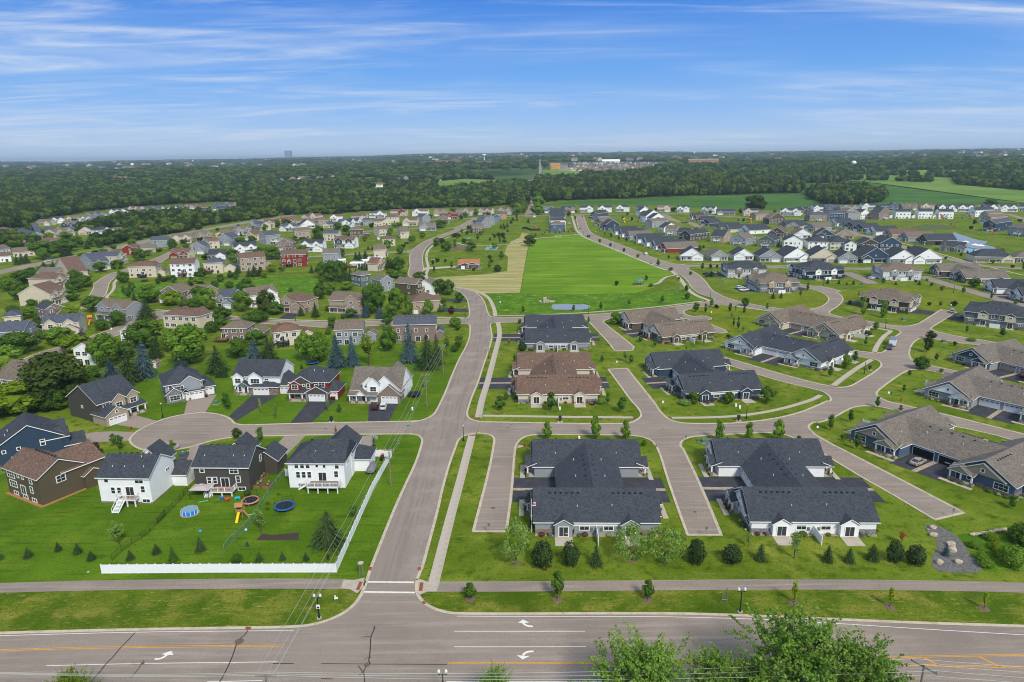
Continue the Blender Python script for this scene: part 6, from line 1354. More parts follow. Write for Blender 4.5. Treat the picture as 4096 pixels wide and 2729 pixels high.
many('n', 'B2', '300 138 48 66;465 112 28 62;408 88 8 72;795 92 8 62;1455 153 73 82;2270 525 353 112;1800 548 443 142;2205 655 498 142;355 1560 1415 92'); many('b', 'B2', '700 592 478 242;1530 742 678 52;1535 470 415 65;1100 250 205 45;1700 560 500 40', col='r')
many('r', 'B3', '515 128 18 132;745 275 103 152;850 292 108 112;345 362 243 72'); many('m', 'B3', '190 82 0 92;300 97 8 112;240 92 13 86;250 465 208 152;200 525 358 112;385 528 338 92;610 518 333 102;920 655 543 112;160 935 648 142'); tree('n', 'B3', 965, 382, 258, 122); tree('p', 'B3', 878, 513, 418, 62); many('b', 'B3', '760 482 423 62;790 372 318 52;915 937 868 72;790 418 380 50', col='r')
tree('a', 'B3', 830, 985, 738, 155, col='m'); many('r', 'B3', '950 695 618 62;950 905 758 82;985 808 743 52'); tree('u', 'B3', 400, 1060, 608, 195, label='tallest blue spruce before the slate-roofed corner house'); many('s', 'B3', '600 1135 743 235;712 1085 733 142'); many('n', 'B3', '560 1345 1300 40')
# --- old neighbourhood, far side
many('m', 'C1', '680 705 573 122;470 712 578 112;880 655 558 152;250 805 708 142;1090 545 448 112;1790 765 648 102;1600 1170 1028 40;2140 838 773 92')
many('r', 'C1', '530 612 513 112;580 935 698 290;880 825 658 240;1140 412 328 92;1000 442 368 62;1040 775 618 152;1240 765 628 122;1260 655 568 122;1740 605 488 92;1820 655 538 112;1880 955 788 142;1995 885 798 102;2320 795 658 92;1370 1105 968 162;1580 1065 938 152;1000 1035 898 102;1130 985 848 152;600 1175 1028 162;330 1265 1088 242;1150 1185 1058 162;1400 870 780 100;1520 800 730 90;1290 860 810 100;2200 1240 1170 80;70 700 590 160;280 680 570 160;420 1150 1040 120')
many('s', 'C1', '230 1005 878 82;300 995 848 72;370 985 858 72;850 895 758 92;930 885 758 92;590 1035 968 82;720 1055 948 52;790 1055 938 82;860 1035 938 62;690 1075 1000 82;1350 775 648 82;1170 795 688 82;2000 640 560 90;1640 640 530 60'); many('u', 'C1', '2150 600 520 90;2210 590 500 80;350 985 870 60')
many('r', 'C2', '40 785 658 102;185 725 653 82;230 825 728 92;410 695 623 72;690 655 583 62;950 745 638 142;1100 745 618 122;1210 875 768 132;1370 935 758 202;840 925 798 162;1690 715 618 82;2000 685 598 152;430 1195 1048 112;685 1245 1128 82;880 1205 1108 82;2180 1235 948 202;2300 1235 948 182;2060 1185 968 162;2290 905 778 132;500 935 848 132;1440 505 398 82;1570 485 388 112;2000 645 478 132;2250 545 438 102;280 910 850 60;130 820 770 50')
many('m', 'C2', '785 745 658 72;880 985 878 132;1590 695 628 112;1790 835 743 112;1280 555 458 72;1790 690 628 95'); many('y', 'C2', '1270 1185 1088 72;1375 1105 993 122;1505 1095 1013 82;375 1285 1178 152'); many('s', 'C2', '815 1178 1083 82;1140 1168 1008 112;1065 1165 1060 90;1215 1155 1028 122;1905 1115 1008 62;910 1125 1008 92;930 1035 938 62;955 620 560 40'); many('k', 'C2', '2040 1265 1163 82;290 1275 1158 72;1460 945 828 82;640 560 500 40')
many('r', 'C3', '740 502 443 72;1200 392 313 72;1350 515 398 152;1230 452 408 42;1690 375 288 72;1630 405 328 47;1940 392 328 52;1820 455 398 72;1740 535 468 62;1705 597 543 62;1900 607 543 62;75 565 468 112;95 625 558 112;340 692 618 62;1430 825 688 132;1755 825 693 132;790 1095 898 152;850 785 718 52;2130 635 568 52;2075 645 578 62;2190 645 568 72'); many('m', 'C3', '1520 305 238 82;1830 345 248 62;970 705 608 92;1110 655 558 72;1310 745 638 92;680 615 498 62;800 495 428 82;430 515 428 62;640 785 668 102;810 865 738 82;680 1175 1058 102;760 1175 1078 82;840 1198 1073 122;2075 795 698 72;1665 725 643 52')
many('s', 'C3', '345 945 798 82;265 945 818 72;215 935 828 62;650 1065 898 122;692 1075 918 112;2165 517 453 42;2200 502 438 36;2250 502 438 42;2300 452 398 42;2215 527 473 42;2255 567 518 32;60 1245 1038 112;140 1235 1038 112;220 1235 1058 92;380 802 748 42;435 807 753 42'); many('c', 'C3', '265 1085 985 42;300 1085 985 42;335 1085 985 42;368 1080 980 40', col='s'); many('b', 'C3', '1560 632 583 105;1360 720 655 90', col='p')
many('n', 'C3', '1575 662 608 32;1545 785 658 52;1850 682 588 52;2015 692 628 32;2155 725 608 42;2210 735 628 72;2170 945 828 76;2010 937 868 52;2040 985 923 42;2010 1062 963 52;1310 978 903 52;1420 982 918 32;1500 1062 968 47;1255 1012 928 42;1265 1112 1018 42;1640 580 530 42;1280 765 713 47;1800 1092 1038 42;1610 950 912 30;2000 352 283 62'); many('e', 'C3', '2120 1098 1008 78')
many('m', 'C4', '380 225 78 155;370 335 188 155;95 335 178 112'); tree('o', 'C4', 265, 757, 600, 145, label='lone open-branched tree on the field corner'); many('s', 'C4', '88 362 303 32;95 412 358 36;40 412 363 52;15 452 403 32;340 622 583 32;435 607 578 22;465 585 550 18;535 580 545 20;607 577 540 22;665 580 545 22;730 565 530 22;787 572 540 24;847 568 535 22;245 440 380 40')
many('n', 'C4', '1205 712 653 37;1345 767 708 37;1530 840 773 42;1717 912 848 42;1993 1027 933 62;2160 1092 1028 57;1068 647 603 30;1832 1232 1143 42;1437 1282 1218 52;1277 602 568 25;1467 672 618 32;1568 692 628 32;1365 642 578 32;790 367 278 42;885 312 263 26;1580 352 288 36;1970 282 233 42;2200 292 223 72;1640 422 358 32;1515 392 348 26;880 392 350 24;1680 735 680 26;2135 930 870 22')
tree('m', 'C5', 1010, 295, 68, 250, col='o', label='big solitary elm-like tree at the soybean field edge'); many('r', 'C5', '830 325 243 82;885 1562 1448 92'); many('n', 'C5', '1270 322 253 42;635 332 268 42;410 322 258 42;960 372 323 36;850 432 373 36;320 792 738 32;300 1082 978 62;415 1067 983 47;425 1167 1083 57;498 1052 998 32;85 1362 1278 62;100 1462 1388 62;1715 1362 1243 47;1620 1437 1348 36;1195 540 485 36;1105 510 462 24'); many('c', 'C5', '265 837 738 47', col='s'); many('s', 'C5', '1250 1462 1363 57;1357 1457 1368 47;1985 1262 1188 36;2135 1267 1208 32;2330 1272 1213 32;785 415 385 26')
many('r', 'C6', '1905 212 113 142;970 722 648 92;2050 852 778 62;1685 1310 1190 120;2300 432 383 52'); many('n', 'C6', '310 592 518 62;510 632 563 52;795 802 748 32;1200 742 678 62;1560 742 688 47;1300 937 893 32;1505 892 838 32;1740 942 888 42;1930 992 928 52;2195 1052 998 42;2340 1092 948 42;1690 472 388 42;1640 537 468 42;1520 395 365 22'); many('s', 'C6', '1590 862 808 42;1670 862 798 42'); pass
def near_tree(t, x, y, z, w, h, col, seed, label):
 """crown top seen at the pixel, z metres up"""
 g = G(t, x, y, z); r = random.Random(seed); root = link('roadside_tree', None, None, (g.x, g.y, 0)); tag(root, label, 'tree', 'trees on the near roadside')
 mb = MB(); rr = random.Random(seed+1)
 for i in range(20):                                   # upright leafy plumes on their own limbs
  a = i*2.4 + rr.uniform(-.3, .3); R = .4*math.sqrt((i+.5)/20); top = .98 - .42*(R/.4)**1.6 + rr.uniform(-.1, .06); hgt = rr.uniform(.38, .55)*top; c = Vector((cos(a)*R, sin(a)*R, top))
  mb.tube((0, 0, .02), (c.x*.6, c.y*.6, top*.55), .014, .008, 5, 1, False); mb.tube((c.x*.6, c.y*.6, top*.55), c, .008, .002, 4, 1, False)
  for s in range(22):
   f = rr.random(); wd = .03 + .1*math.sin(pi*min(1, f*.85+.12)); q = c - Vector((0, 0, hgt*f)) + Vector((rr.gauss(0, wd), rr.gauss(0, wd), 0)); d = Vector((q.x-c.x, q.y-c.y, .09 + .05*rr.random()))
   for k in range(26):
    g_ = k/26; p = q + d*g_*.9 + rdir(rr)*(.03*(1.15-g_*.6)); quadleaf(mb, p, (rdir(rr) + Vector((0, 0, .5))).normalized(), .019*rr.uniform(.6, 1.2), rr)
 me = mb.mesh('crown', [LEAF[col], M_bark]); z0 = h*.22
 link('crown', me, root, (0, 0, z0), 0, (w, w, h - z0)); link('trunk', trunk_mesh(seed % 3), root, (0, 0, 0), 0, (.5, .5, h*.45))
near_tree('D3', 1200, 1245, 12.0, 11.5, 12.0, 'h', 301, 'broad roadside tree at the bottom, left of the others')
near_tree('D3', 1900, 1350, 10.0, 8.0, 10.0, 'h', 302, 'middle roadside tree at the bottom, with upright shoots')
near_tree('D3', 2290, 1380, 10.5, 6.5, 10.5, 'h', 305, 'slim roadside tree at the bottom, tucked beside the largest')
near_tree('D4', 330, 1010, 14.5, 12.5, 14.5, 'h', 303, 'largest roadside tree at the bottom, light crown with upright shoots')
near_tree('D4', 920, 1230, 12.0, 9.5, 12.0, 'h', 306, 'roadside tree at the bottom right beside the leaning crossarm pole')
near_tree('D2', 2190, 1445, 8.0, 4.0, 8.0, 'a', 304, 'pale narrow tree top at the bottom near the lamp')
near_tree('D1', 600, 1475, 8.0, 4.5, 8.0, 'y', 307, 'small bright tree top at the bottom left')
def thin_trees():
 """the 300 broadleaf trees that show largest stay individuals; smaller ones join one object"""
 big = sorted([q for q in TREES if q[1] not in 'sueb'], key=lambda q: -q[3]/max(80, q[2].y))
 rest = big[300:]
 for q in rest:
  for c in list(q[0].children): bpy.data.objects.remove(c)
  bpy.data.objects.remove(q[0]); TREES.remove(q)
 scatter('far_garden_trees', [q[2] for q in rest], [(q[4][0], q[4][0], q[3]) for q in rest])
def label_trees():
 """one label for each tree: its kind and what it stands beside; ties are told apart by order from the left"""
 hs = [(m, s, proj((m.x, m.y, 3))) for _, m, s, _ in HOUSES]; recs = []
 for root, k, g, h, (_, lab) in TREES:
  p = proj((g.x, g.y, 0)); best = min(hs, key=lambda q: hypot(q[0].x-g.x, q[0].y-g.y)); m = best[0]
  d = g.y - m.y; rel = 'before' if d < -5 else 'behind' if d > 9 else 'left of' if g.x < m.x else 'right of'
  size = ''
  recs.append([root, k, lab, (('%s %s' % (size, KIND[k])).strip(), rel, best[1]), p[0]])
 groups = {}
 for rc_ in recs:
  if rc_[2] is None: groups.setdefault(rc_[3], []).append(rc_)
 for key, rs in groups.items():
  rs.sort(key=lambda q: q[4])
  for i, q in enumerate(rs):
   base = '%s %s the %s' % key
   q[2] = base if len(rs) == 1 else '%s of %d, %s' % (['leftmost', 'second', 'third', 'fourth', 'fifth', 'sixth', 'seventh', 'eighth', 'ninth', 'tenth', 'eleventh', 'twelfth'][min(i, 11)] if i < len(rs)-1 or len(rs) > 2 else 'rightmost', len(rs), base)
 for root, k, lab, key, _ in recs: tag(root, lab, CATS.get(k, 'tree'), {'s': 'spruces', 'u': 'blue spruces', 'b': 'shrubs', 'e': 'oval evergreens'}.get(k, 'garden and street trees'))
def wood_kinds():
 wk = bpy.data.collections.new('wood_kinds'); out = []
 for i in range(6):
  r = random.Random(400+i); mb = MB()
  for j in range(7):
   d = rdir(r); c = Vector((d.x*.26, d.y*.26, .5 + d.z*.22)); R = r.uniform(.2, .3); ico(mb, c, (R, R, R*.85), r)
   for q in range(26):
    e = rdir(r)
    if e.z < -.3: continue
    quadleaf(mb, c + e*R*r.uniform(.95, 1.15), (e + rdir(r)*.5).normalized(), .07*r.uniform(.6, 1.2), r)
  mb.tube((0,0,-.1), (0,0,.4), .04, .03, 5, 1)
  o = bpy.data.objects.new('wood_tree', mb.mesh('wood_tree', [W_LEAF[i % 3], M_bark])); wk.objects.link(o); out.append(o)
 return wk
W_LEAF = [leafmat('wood_leaf_dark', '#22361a', '#34491f'), leafmat('wood_leaf_mid', '#2c411a', '#445924'), leafmat('wood_leaf_light', '#465d26', '#6a7a32')]
WK_COL = wood_kinds()
def gn_tree_group():
 ng = bpy.data.node_groups.new('scatter_trees', 'GeometryNodeTree'); ng.interface.new_socket('Geometry', in_out='INPUT', socket_type='NodeSocketGeometry'); ng.interface.new_socket('Geometry', in_out='OUTPUT', socket_type='NodeSocketGeometry')
 gi = ng.nodes.new('NodeGroupInput'); go = ng.nodes.new('NodeGroupOutput'); ip = ng.nodes.new('GeometryNodeInstanceOnPoints'); ci = ng.nodes.new('GeometryNodeCollectionInfo')
 ci.inputs['Collection'].default_value = WK_COL; ci.inputs['Separate Children'].default_value = True; ci.inputs['Reset Children'].default_value = True
 sc = ng.nodes.new('GeometryNodeInputNamedAttribute'); sc.data_type = 'FLOAT_VECTOR'; sc.inputs[0].default_value = 'tree_scale'
 rv = ng.nodes.new('FunctionNodeRandomValue'); rv.data_type = 'FLOAT_VECTOR'; rv.inputs[0].default_value = (0, 0, 0); rv.inputs[1].default_value = (0, 0, 6.28)
 ri_ = ng.nodes.new('FunctionNodeRandomValue'); ri_.data_type = 'INT'; ri_.inputs['Min'].default_value = 0 if 'Min' in ri_.inputs else 0
 for s in ri_.inputs:
  if s.name == 'Max' and s.type == 'INT': s.default_value = 5
  if s.name == 'Min' and s.type == 'INT': s.default_value = 0
 ip.inputs['Pick Instance'].default_value = True
 L = ng.links.new; L(gi.outputs[0], ip.inputs['Points']); L(ci.outputs[0], ip.inputs['Instance']); L([s for s in ri_.outputs if s.type == 'INT'][0], ip.inputs['Instance Index'])
 L([s for s in rv.outputs if s.type == 'VECTOR'][0], ip.inputs['Rotation']); L([s for s in sc.outputs if s.type == 'VECTOR'][0], ip.inputs['Scale']); L(ip.outputs[0], go.inputs[0]); return ng
NG = gn_tree_group()
def scatter(name, v, sc):
 me = bpy.data.meshes.new(name); me.from_pydata([tuple(p) for p in v], [], []); at = me.attributes.new('tree_scale', 'FLOAT_VECTOR', 'POINT'); at.data.foreach_set('vector', [c for s in sc for c in s])
 o = link(name, me); md = o.modifiers.new('scatter', 'NODES'); md.node_group = NG; return stuff(o)
thin_trees(); label_trees()
def inside(p, poly):
 x, y = p; c = False; n = len(poly)
 for i in range(n):
  a, b = poly[i], poly[i-1]
  if (a[1] > y) != (b[1] > y) and x < (b[0]-a[0])*(y-a[1])/(b[1]-a[1]) + a[0]: c = not c
 return c
def wood(name, polys, seed, sizes=(9, 14), step=None, holes=(), world_polys=None):
 r = random.Random(seed); v = []; sc = []
 for poly in (world_polys or [[(p.x, p.y) for p in q] for q in polys]):
  x0, x1 = min(p[0] for p in poly), max(p[0] for p in poly); y0, y1 = min(p[1] for p in poly), max(p[1] for p in poly); y = y0
  while y < y1:
   dist = max(300, y); st = step or max(8.5, min(60, dist*.006))
   x = x0
   while x < x1:
    p = (x + r.uniform(-.5, .5)*st, y + r.uniform(-.5, .5)*st); x += st
    if not inside(p, poly) or any(inside(p, h) for h in holes): continue
    k = r.uniform(*sizes)*(1 if dist < 2200 else 1.0); wd = max(st*1.35, k*.7)*r.choice((.75, .9, 1.0, 1.15, 1.5)); v.append((p[0], p[1], hill(*p))); sc.append((wd, wd, k*r.uniform(.7, 1.3)))
   y += st
 return scatter(name, v, sc)
def P2(*a): return [(p.x, p.y) for p in GG(*a)]
holes = [P2('E2 870 370 1150 352 1310 388 1080 405 880 390'), P2('E2 1030 500 1110 462 1370 432 1300 482 1200 500'), P2('E2 1740 440 1760 392 2030 368 2400 380 2400 425 2050 455 1800 485 1670 472'),
  P2('E1 1840 418 2030 418 2040 442 1890 458'), P2('E2 1340 385 1700 365 1700 400 1400 410'), P2('E1 930 372 1500 358 1600 385 1000 400'), P2('E2 200 400 420 372 820 360 820 385 300 415')]
wood('woodland', [GG('C1 -900 640 0 515 250 520 470 420 900 345 1250 290 1500 262 1800 225 2354 195 C2 180 190 560 165 870 160 900 240 1080 265 1130 330 1360 385 1480 345 1900 330 2354 335 C3 0 320 400 285 700 275 1250 245 1600 238 2050 232 2120 212 2354 210 C4 0 215 70 320 200 315 250 130 275 0 E3 275 430 180 400 60 400 E2 2100 330 1900 245 1500 270 800 245 0 235 E1 1800 240 1000 262 0 275 -1500 290 -1500 900')], 5, holes=holes)
wood('arterial_woodland', [GG('C1 1060 600 1280 470 1600 395 1900 350 2354 320 C2 350 345 760 350 900 270 1110 300 1180 360 1340 375 1060 410 500 480 430 530 0 590 C1 2354 580 1850 680 1500 745 1300 790 1290 700 1700 620 1550 500 1250 560')], 6, sizes=(7, 11), step=6.5)
wood('left_edge_thicket', [GG('C1 -400 1060 -300 700 0 600 180 620 400 560 450 640 520 730 430 830 180 820 0 760'), GG('C1 480 930 900 830 900 780 700 800 500 860')], 8, sizes=(6, 9), step=7)
wood('right_woodland', [GG('E3 330 585 410 588 700 568 1000 560 1200 556 1500 538 2354 515 E4 0 464 200 463 430 460 440 430 330 372 560 380 780 372 800 318 980 303 970 255 600 232 0 238 E3 2000 270 1500 285 1300 330 700 355 340 375 320 440')], 7, sizes=(15, 21), holes=[P2('E3 300 480 330 360 700 345 800 380 350 390')])
wood('field_grove', [GG('E4 440 482 500 470 510 510 620 552 900 560 1080 556 1150 525 1160 490 1000 440 700 430 560 455')], 9, sizes=(13, 18), step=8)
wood('far_right_woodland', [GG('E4 1770 388 2000 410 2354 440 3000 470 3000 330 2354 285 1950 285 1740 325')], 10, sizes=(12, 17))
wood('field_hedgerow', [GG('E4 830 352 890 352 880 335 830 335'), GG('E4 905 352 960 352 950 300 915 300'), GG('E4 1000 353 1180 355 1170 335 1010 335'), GG('E4 1270 362 1480 368 1470 345 1280 345'), GG('E4 1510 372 1560 372 1550 345 1510 340'), GG('E4 1520 322 1740 330 1730 300 1530 298'), GG('E4 1010 305 1120 307 1120 275 1020 275'), GG('E4 1160 308 1220 308 1210 290 1165 290'), GG('E4 1225 310 1330 310 1320 280 1230 280'), GG('E4 1370 312 1440 312 1430 298 1375 298'), GG('E4 1300 265 1900 262 1880 235 1300 240')], 12, sizes=(10, 15), step=9)
wood('field_tree_clump', [GG('E3 835 358 890 358 885 340 838 340')], 15, sizes=(14, 18), step=10)
def far_woods():
 r = random.Random(77); v = []; sc = []
 rr = 2300.0
 while rr < 14500:
  st = rr*.0085; a = -.72
  while a < .72:
   aa = a + r.uniform(-.5, .5)*st/rr; d = rr + r.uniform(-.6, .6)*st*1.6; x, y = d*sin(aa), d*cos(aa); a += st/rr
   n = sin(x*.0013+2)*sin(y*.0011) + .6*sin(x*.004+1)*sin(y*.0031+2)
   if n > .42 and r.random() < .85: continue
   u, w = proj((x, y, hill(x, y)))
   if (2180 < u < 2670 and 648 < w < 700) or (2950 < u < 3210 and 650 < w < 680) or w > 760 or (w < 735 and abs(u - 2161) < 13 + (w-640)*.12): continue
   k = r.uniform(13, 20); v.append((x, y, hill(x, y) - 1)); sc.append((st*1.25, st*1.25, k*(1 if rr < 6000 else 1.35)))
  rr += st*1.5
 scatter('distant_woods', v, sc)
far_woods()
def RP(t, x, y, Y):
 """point on the pixel's ray at world distance Y"""
 ox, oy, s = TL[t]; dx = (ox + x*s - W_/2)/F_; dy = -(oy + y*s - H_/2)/F_; d = ri*dx + up*dy + fw; k = Y/d.y
 return Vector((d.x*k, Y, CAM_H + d.z*k))
M_lampglass = mat('lamp_globe', '#d8d8d2', .2)
def one_lamp(t, x, y, label, h=4.8):
 g = G(t, x, y); r = thing('street_lamp', label, 'street lamp', g, 0, 'single-globe street lamps')
 link('base', shared('lamp_base', lambda: MB().lathe([(.28, 0), (.28, .1), (.13, .14), (.11, .9), (.07, 1.0)], 10), M_dark), r)
 link('pole', shared('lamp_pole', lambda: MB().tube((0,0,.9), (0,0,4.3), .075, .055, 8), M_dark), r)
 gl = link('lamp_globe', shared('lamp_globe', lambda: MB().lathe([(.12, 4.3), (.2, 4.5), (.17, 4.75), (.05, 4.9)], 10), M_lampglass), r)
 link('lamp_cap', shared('lamp_cap', lambda: MB().lathe([(.15, 4.76), (.2, 4.8), (.04, 4.98)], 10), M_dark), gl)
 f = h/4.9; r.scale = (1.25, 1.25, f)
def two_lamp(t, x, y, label, sign=False, g=None):
 g = g or G(t, x, y); r = thing('street_lamp', label, 'street lamp', g, 0, 'twin-globe road lamps')
 link('footing', shared('lamp_footing', lambda: MB().lathe([(.42, 0), (.42, .12)], 12), M_conc), r)
 link('pole', shared('twin_pole', lambda: MB().lathe([(.2, .12), (.2, .5), (.11, .7), (.08, 4.0)], 8), M_dark), r)
 link('crossbar', shared('twin_bar', lambda: MB().tube((-.5,0,3.95), (.5,0,3.95), .05).tube((0,0,3.7), (-.45,0,3.95), .03).tube((0,0,3.7), (.45,0,3.95), .03), M_dark), r)
 for sx in (-.5, .5):
  a = link('lamp_globe', shared('twin_globe', lambda: MB().lathe([(.1, 4.0), (.2, 4.12), (.22, 4.38), (.12, 4.58)], 10), M_lampglass), r, (sx, 0, 0))
  link('lamp_collar', shared('twin_collar', lambda: MB().lathe([(.13, 3.82), (.15, 4.02)], 8), M_dark), a)
 if sign:
  s = link('sign_plate', shared('speed_plate', lambda: MB().box(-.3, .3, -.13, -.1, 1.9, 2.65), M_white), r)
  link('sign_band', shared('speed_band', lambda: MB().box(-.2, .2, -.145, -.13, 2.0, 2.3), M_dark), s)
two_lamp('D2', 582, 980, 'twin-globe lamp post with white sign, left corner of the junction', True)
two_lamp('D3', 2097, 922, 'twin-globe lamp post on the verge right of the metal easel frame')
two_lamp(None, 0, 0, 'twin-globe lamp post cut off by the bottom edge', False, Vector((G('D2', 1714, 1470, 4.3).x, G('D2', 1714, 1470, 4.3).y, 0)))
for t, x, y, lab in (('A3',155,468,'lamp post on the tip of the sidewalk strip by the main street'), ('A4',1105,217,'lamp post on the curved verge before the navy villa'), ('A1',1870,347,'lamp post at the cul-de-sac bulb'), ('B5',518,1190,'lamp post beside the black mailbox on the far sidewalk strip'), ('B5',762,672,'lamp post on the verge behind the white trailer'),
('B3',1308,1010,'lamp post beside the main street, between two driveways'), ('B3',1355,625,'lamp post at the main street crossing below the hay'), ('B3',1036,522,'lamp post by the basketball driveway corner'), ('F1',360,290,'lamp post at the field road bend'), ('B4',152,512,'lamp post beside the pond street'), ('B2',1157,588,'lamp post before the cream hip-roofed house'), ('C4',1403,795,'lamp post along the sports field parking'), ('C4',988,600,'lamp post at the top bend of the field road'), ('C6',1405,1385,'lamp post on the far villa lane'), ('C3',1295,615,'lamp post left of the park street'), ('C3',920,1030,'lamp post across from the park building drive'), ('B3',931,275,'lamp post on the upper main street curve'), ('C5',1930,1285,'lamp post before the navy townhouse'), ): one_lamp(t, x, y, lab)
def mailbox(t, x, y, label):
 g = G(t, x, y); r = thing('mailbox_cluster', label, 'mailbox', g, 0, 'black cluster mailboxes')
 link('pad', shared('mb_pad', lambda: MB().box(-.75, .75, -.55, .55, 0, .1), M_conc), r); link('pedestal', shared('mb_ped', lambda: MB().box(-.16, .16, -.16, .16, .1, .75), M_dark), r)
 b = link('box', shared('mb_box', lambda: MB().box(-.42, .42, -.24, .24, .75, 1.75), M_dark), r)
 for i in range(4):
  for j in (-.2, .2): link('compartment_door', shared('mb_door', lambda: MB().box(-.17, .17, -.02, 0, .02, .22), mat('dark_grey_box', '#303236', .4)), b, (j, -.24, .78+.24*i))
mailbox('A3', 1264, 252, 'black cluster mailbox beside the grass strip below the cream villa'); mailbox('A4', 1016, 242, 'black cluster mailbox on the curved verge by the lamp'); mailbox('A2', 1797, 398, 'black cluster mailbox between two black driveways on the cul-de-sac'); mailbox('B5', 580, 1152, 'black cluster mailbox on the far sidewalk strip')
M_sgreen = mat('sign_green', '#1f8a6a', .5); M_red = mat('sign_red', '#b3262a', .5); M_yellow = mat('sign_yellow', '#e6d21e', .5); M_tealbox = mat('utility_green', '#4f6f62', .5)
def blade_sign(t, x, y, label):
 g = G(t, x, y); r = thing('street_name_sign', label, 'street sign', g, .1, 'green street name signs')
 link('post', shared('sign_post', lambda: MB().tube((0,0,0), (0,0,2.6), .04, n=6), M_steel), r); link('blade', shared('sign_blade_a', lambda: MB().box(-.6, .6, -.02, .02, 2.6, 2.85), M_sgreen), r); link('blade', shared('sign_blade_b', lambda: MB().box(-.02, .02, -.6, .6, 2.87, 3.1), M_sgreen), r)
blade_sign('A3', 402, 222, 'green street name sign at the sidewalk corner of the cream villa'); blade_sign('F2', 523, 403, 'green street name sign at the cul-de-sac corner'); blade_sign('B3', 1036, 617, 'green street name sign at the second street corner')
def plate_sign(t, x, y, ytop, m, label, kind='sign', shape='sq'):
 g = G(t, x, y); h = min(3.2, max(1.5, height_at(g, t, ytop))); r = thing('road_sign', label, 'road sign', g, 0, None); r['group'] = 'small roadside signs'
 link('post', shared('plate_post', lambda: MB().tube((0,0,0), (0,0,1), .04, n=6), M_steel), r, (0, 0, 0), 0, (1, 1, h-.6))
 if shape == 'sq': me = shared('plate_sq' + m.name, lambda: MB().box(-.26, .26, -.03, 0, -.6, .05), m)
 elif shape == 'oct': me = shared('plate_oct', lambda: MB().add([(.42*cos(pi/8+i*pi/4), -.03, -.3+.42*sin(pi/8+i*pi/4)) for i in range(8)] + [(.42*cos(pi/8+i*pi/4), 0, -.3+.42*sin(pi/8+i*pi/4)) for i in range(8)], [tuple(range(8)), tuple(range(8, 16))[::-1]] + [(i, 8+i, 8+(i+1) % 8, (i+1) % 8) for i in range(8)]), m)
 else: me = shared('plate_dia', lambda: MB().add([(0,-.03,-.95),(.5,-.03,-.45),(0,-.03,.05),(-.5,-.03,-.45),(0,0,-.95),(.5,0,-.45),(0,0,.05),(-.5,0,-.45)], [(0,1,2,3),(7,6,5,4)] + [(i, 4+i, 4+(i+1) % 4, (i+1) % 4) for i in range(4)]), m)
 p = link('plate', me, r, (0, 0, h))
 if shape == 'oct':
  cu = bpy.data.curves.new('lettering', 'FONT'); cu.body = 'STOP'; cu.size = .3; cu.align_x = 'CENTER'; cu.align_y = 'CENTER'; cu.materials.append(M_white); lo_ = bpy.data.objects.new('lettering', cu); me_ = bpy.data.meshes.new_from_object(lo_); bpy.data.objects.remove(lo_); l = link('lettering', me_, p, (0, -.036, -.3)); l.rotation_euler = (pi/2, 0, 0)
for t, x, y, yt, m, lab, sh in (('D2',2142,200,108,M_steel,'grey sign post at the end of the first dead-end stub','sq'), ('D3',1783,232,138,M_steel,'grey sign post at the end of the second dead-end stub','sq'), ('A5',1532,1500,1390,M_steel,'grey sign post at the lane end right of the white villa','sq'), ('A3',430,512,410,M_steel,'grey sign post on the grass strip by the first stub','sq'), ('A4',66,610,515,M_steel,'grey sign post beside the second stub','sq'), ('A4',410,470,415,M_steel,'grey sign post at the street corner by the second stub','sq'), ('A4',145,105,12,M_white,'white sign post at the navy villa corner','sq'), ('A4',1915,400,300,M_white,'white sign at the lane corner before the blue villa','sq'),
('B4',478,1115,1045,M_white,'white sign above the short paved stub','sq'), ('B4',1563,530,478,M_white,'white sign on the lawn before the pond street','sq'), ('B4',1720,405,345,M_red,'red stop sign at the field road junction','oct'), ('B5',1228,780,715,M_red,'red stop sign beside the far lawn corner','oct'), ('A5',795,120,50,M_white,'white sign on the corner lawn of the grey villa','sq'), ('C4',1153,600,545,M_yellow,'yellow diamond sign beside the field road row','dia'), ('C5',268,525,475,M_yellow,'yellow diamond sign among the ranch roofs','dia'), ('B5',1510,450,395,M_white,'white sign at the far stub end by the silver car','sq'), ): plate_sign(t, x, y, yt, m, lab, shape=sh)
# utility boxes and pedestals
def small_box(name, t, x, y, w, h, m, label, cat, grp):
 g = G(t, x, y); r = thing(name, label, cat, g, 0, grp)
 link('pad', shared(name+'_pad%.1f' % w, lambda: MB().box(-w*.65, w*.65, -w*.6, w*.6, 0, .08), M_conc), r)
 c = link('cabinet', shared(name+'_cab%.1f%s' % (w, m.name), lambda: MB().box(-w/2, w/2, -w*.45, w*.45, .08, h*.85).add([(-w/2,-w*.45,h*.85),(w/2,-w*.45,h*.85),(w/2,w*.45,h),(-w/2,w*.45,h)], [(0,1,2,3)]).add([(-w/2,-w*.45,h*.85),(-w/2,w*.45,h),(-w/2,w*.45,h*.85)], [(0,1,2)]).add([(w/2,-w*.45,h*.85),(w/2,w*.45,h),(w/2,w*.45,h*.85)], [(0,2,1)]).add([(-w/2,w*.45,h*.85),(-w/2,w*.45,h),(w/2,w*.45,h),(w/2,w*.45,h*.85)], [(0,1,2,3)]), m), r)
 link('lid', shared(name+'_lid%.1f%s' % (w, m.name), lambda: MB().box(-w/2-.03, w/2+.03, -w*.45-.03, -w*.4, h*.4, h*.5), m), c)
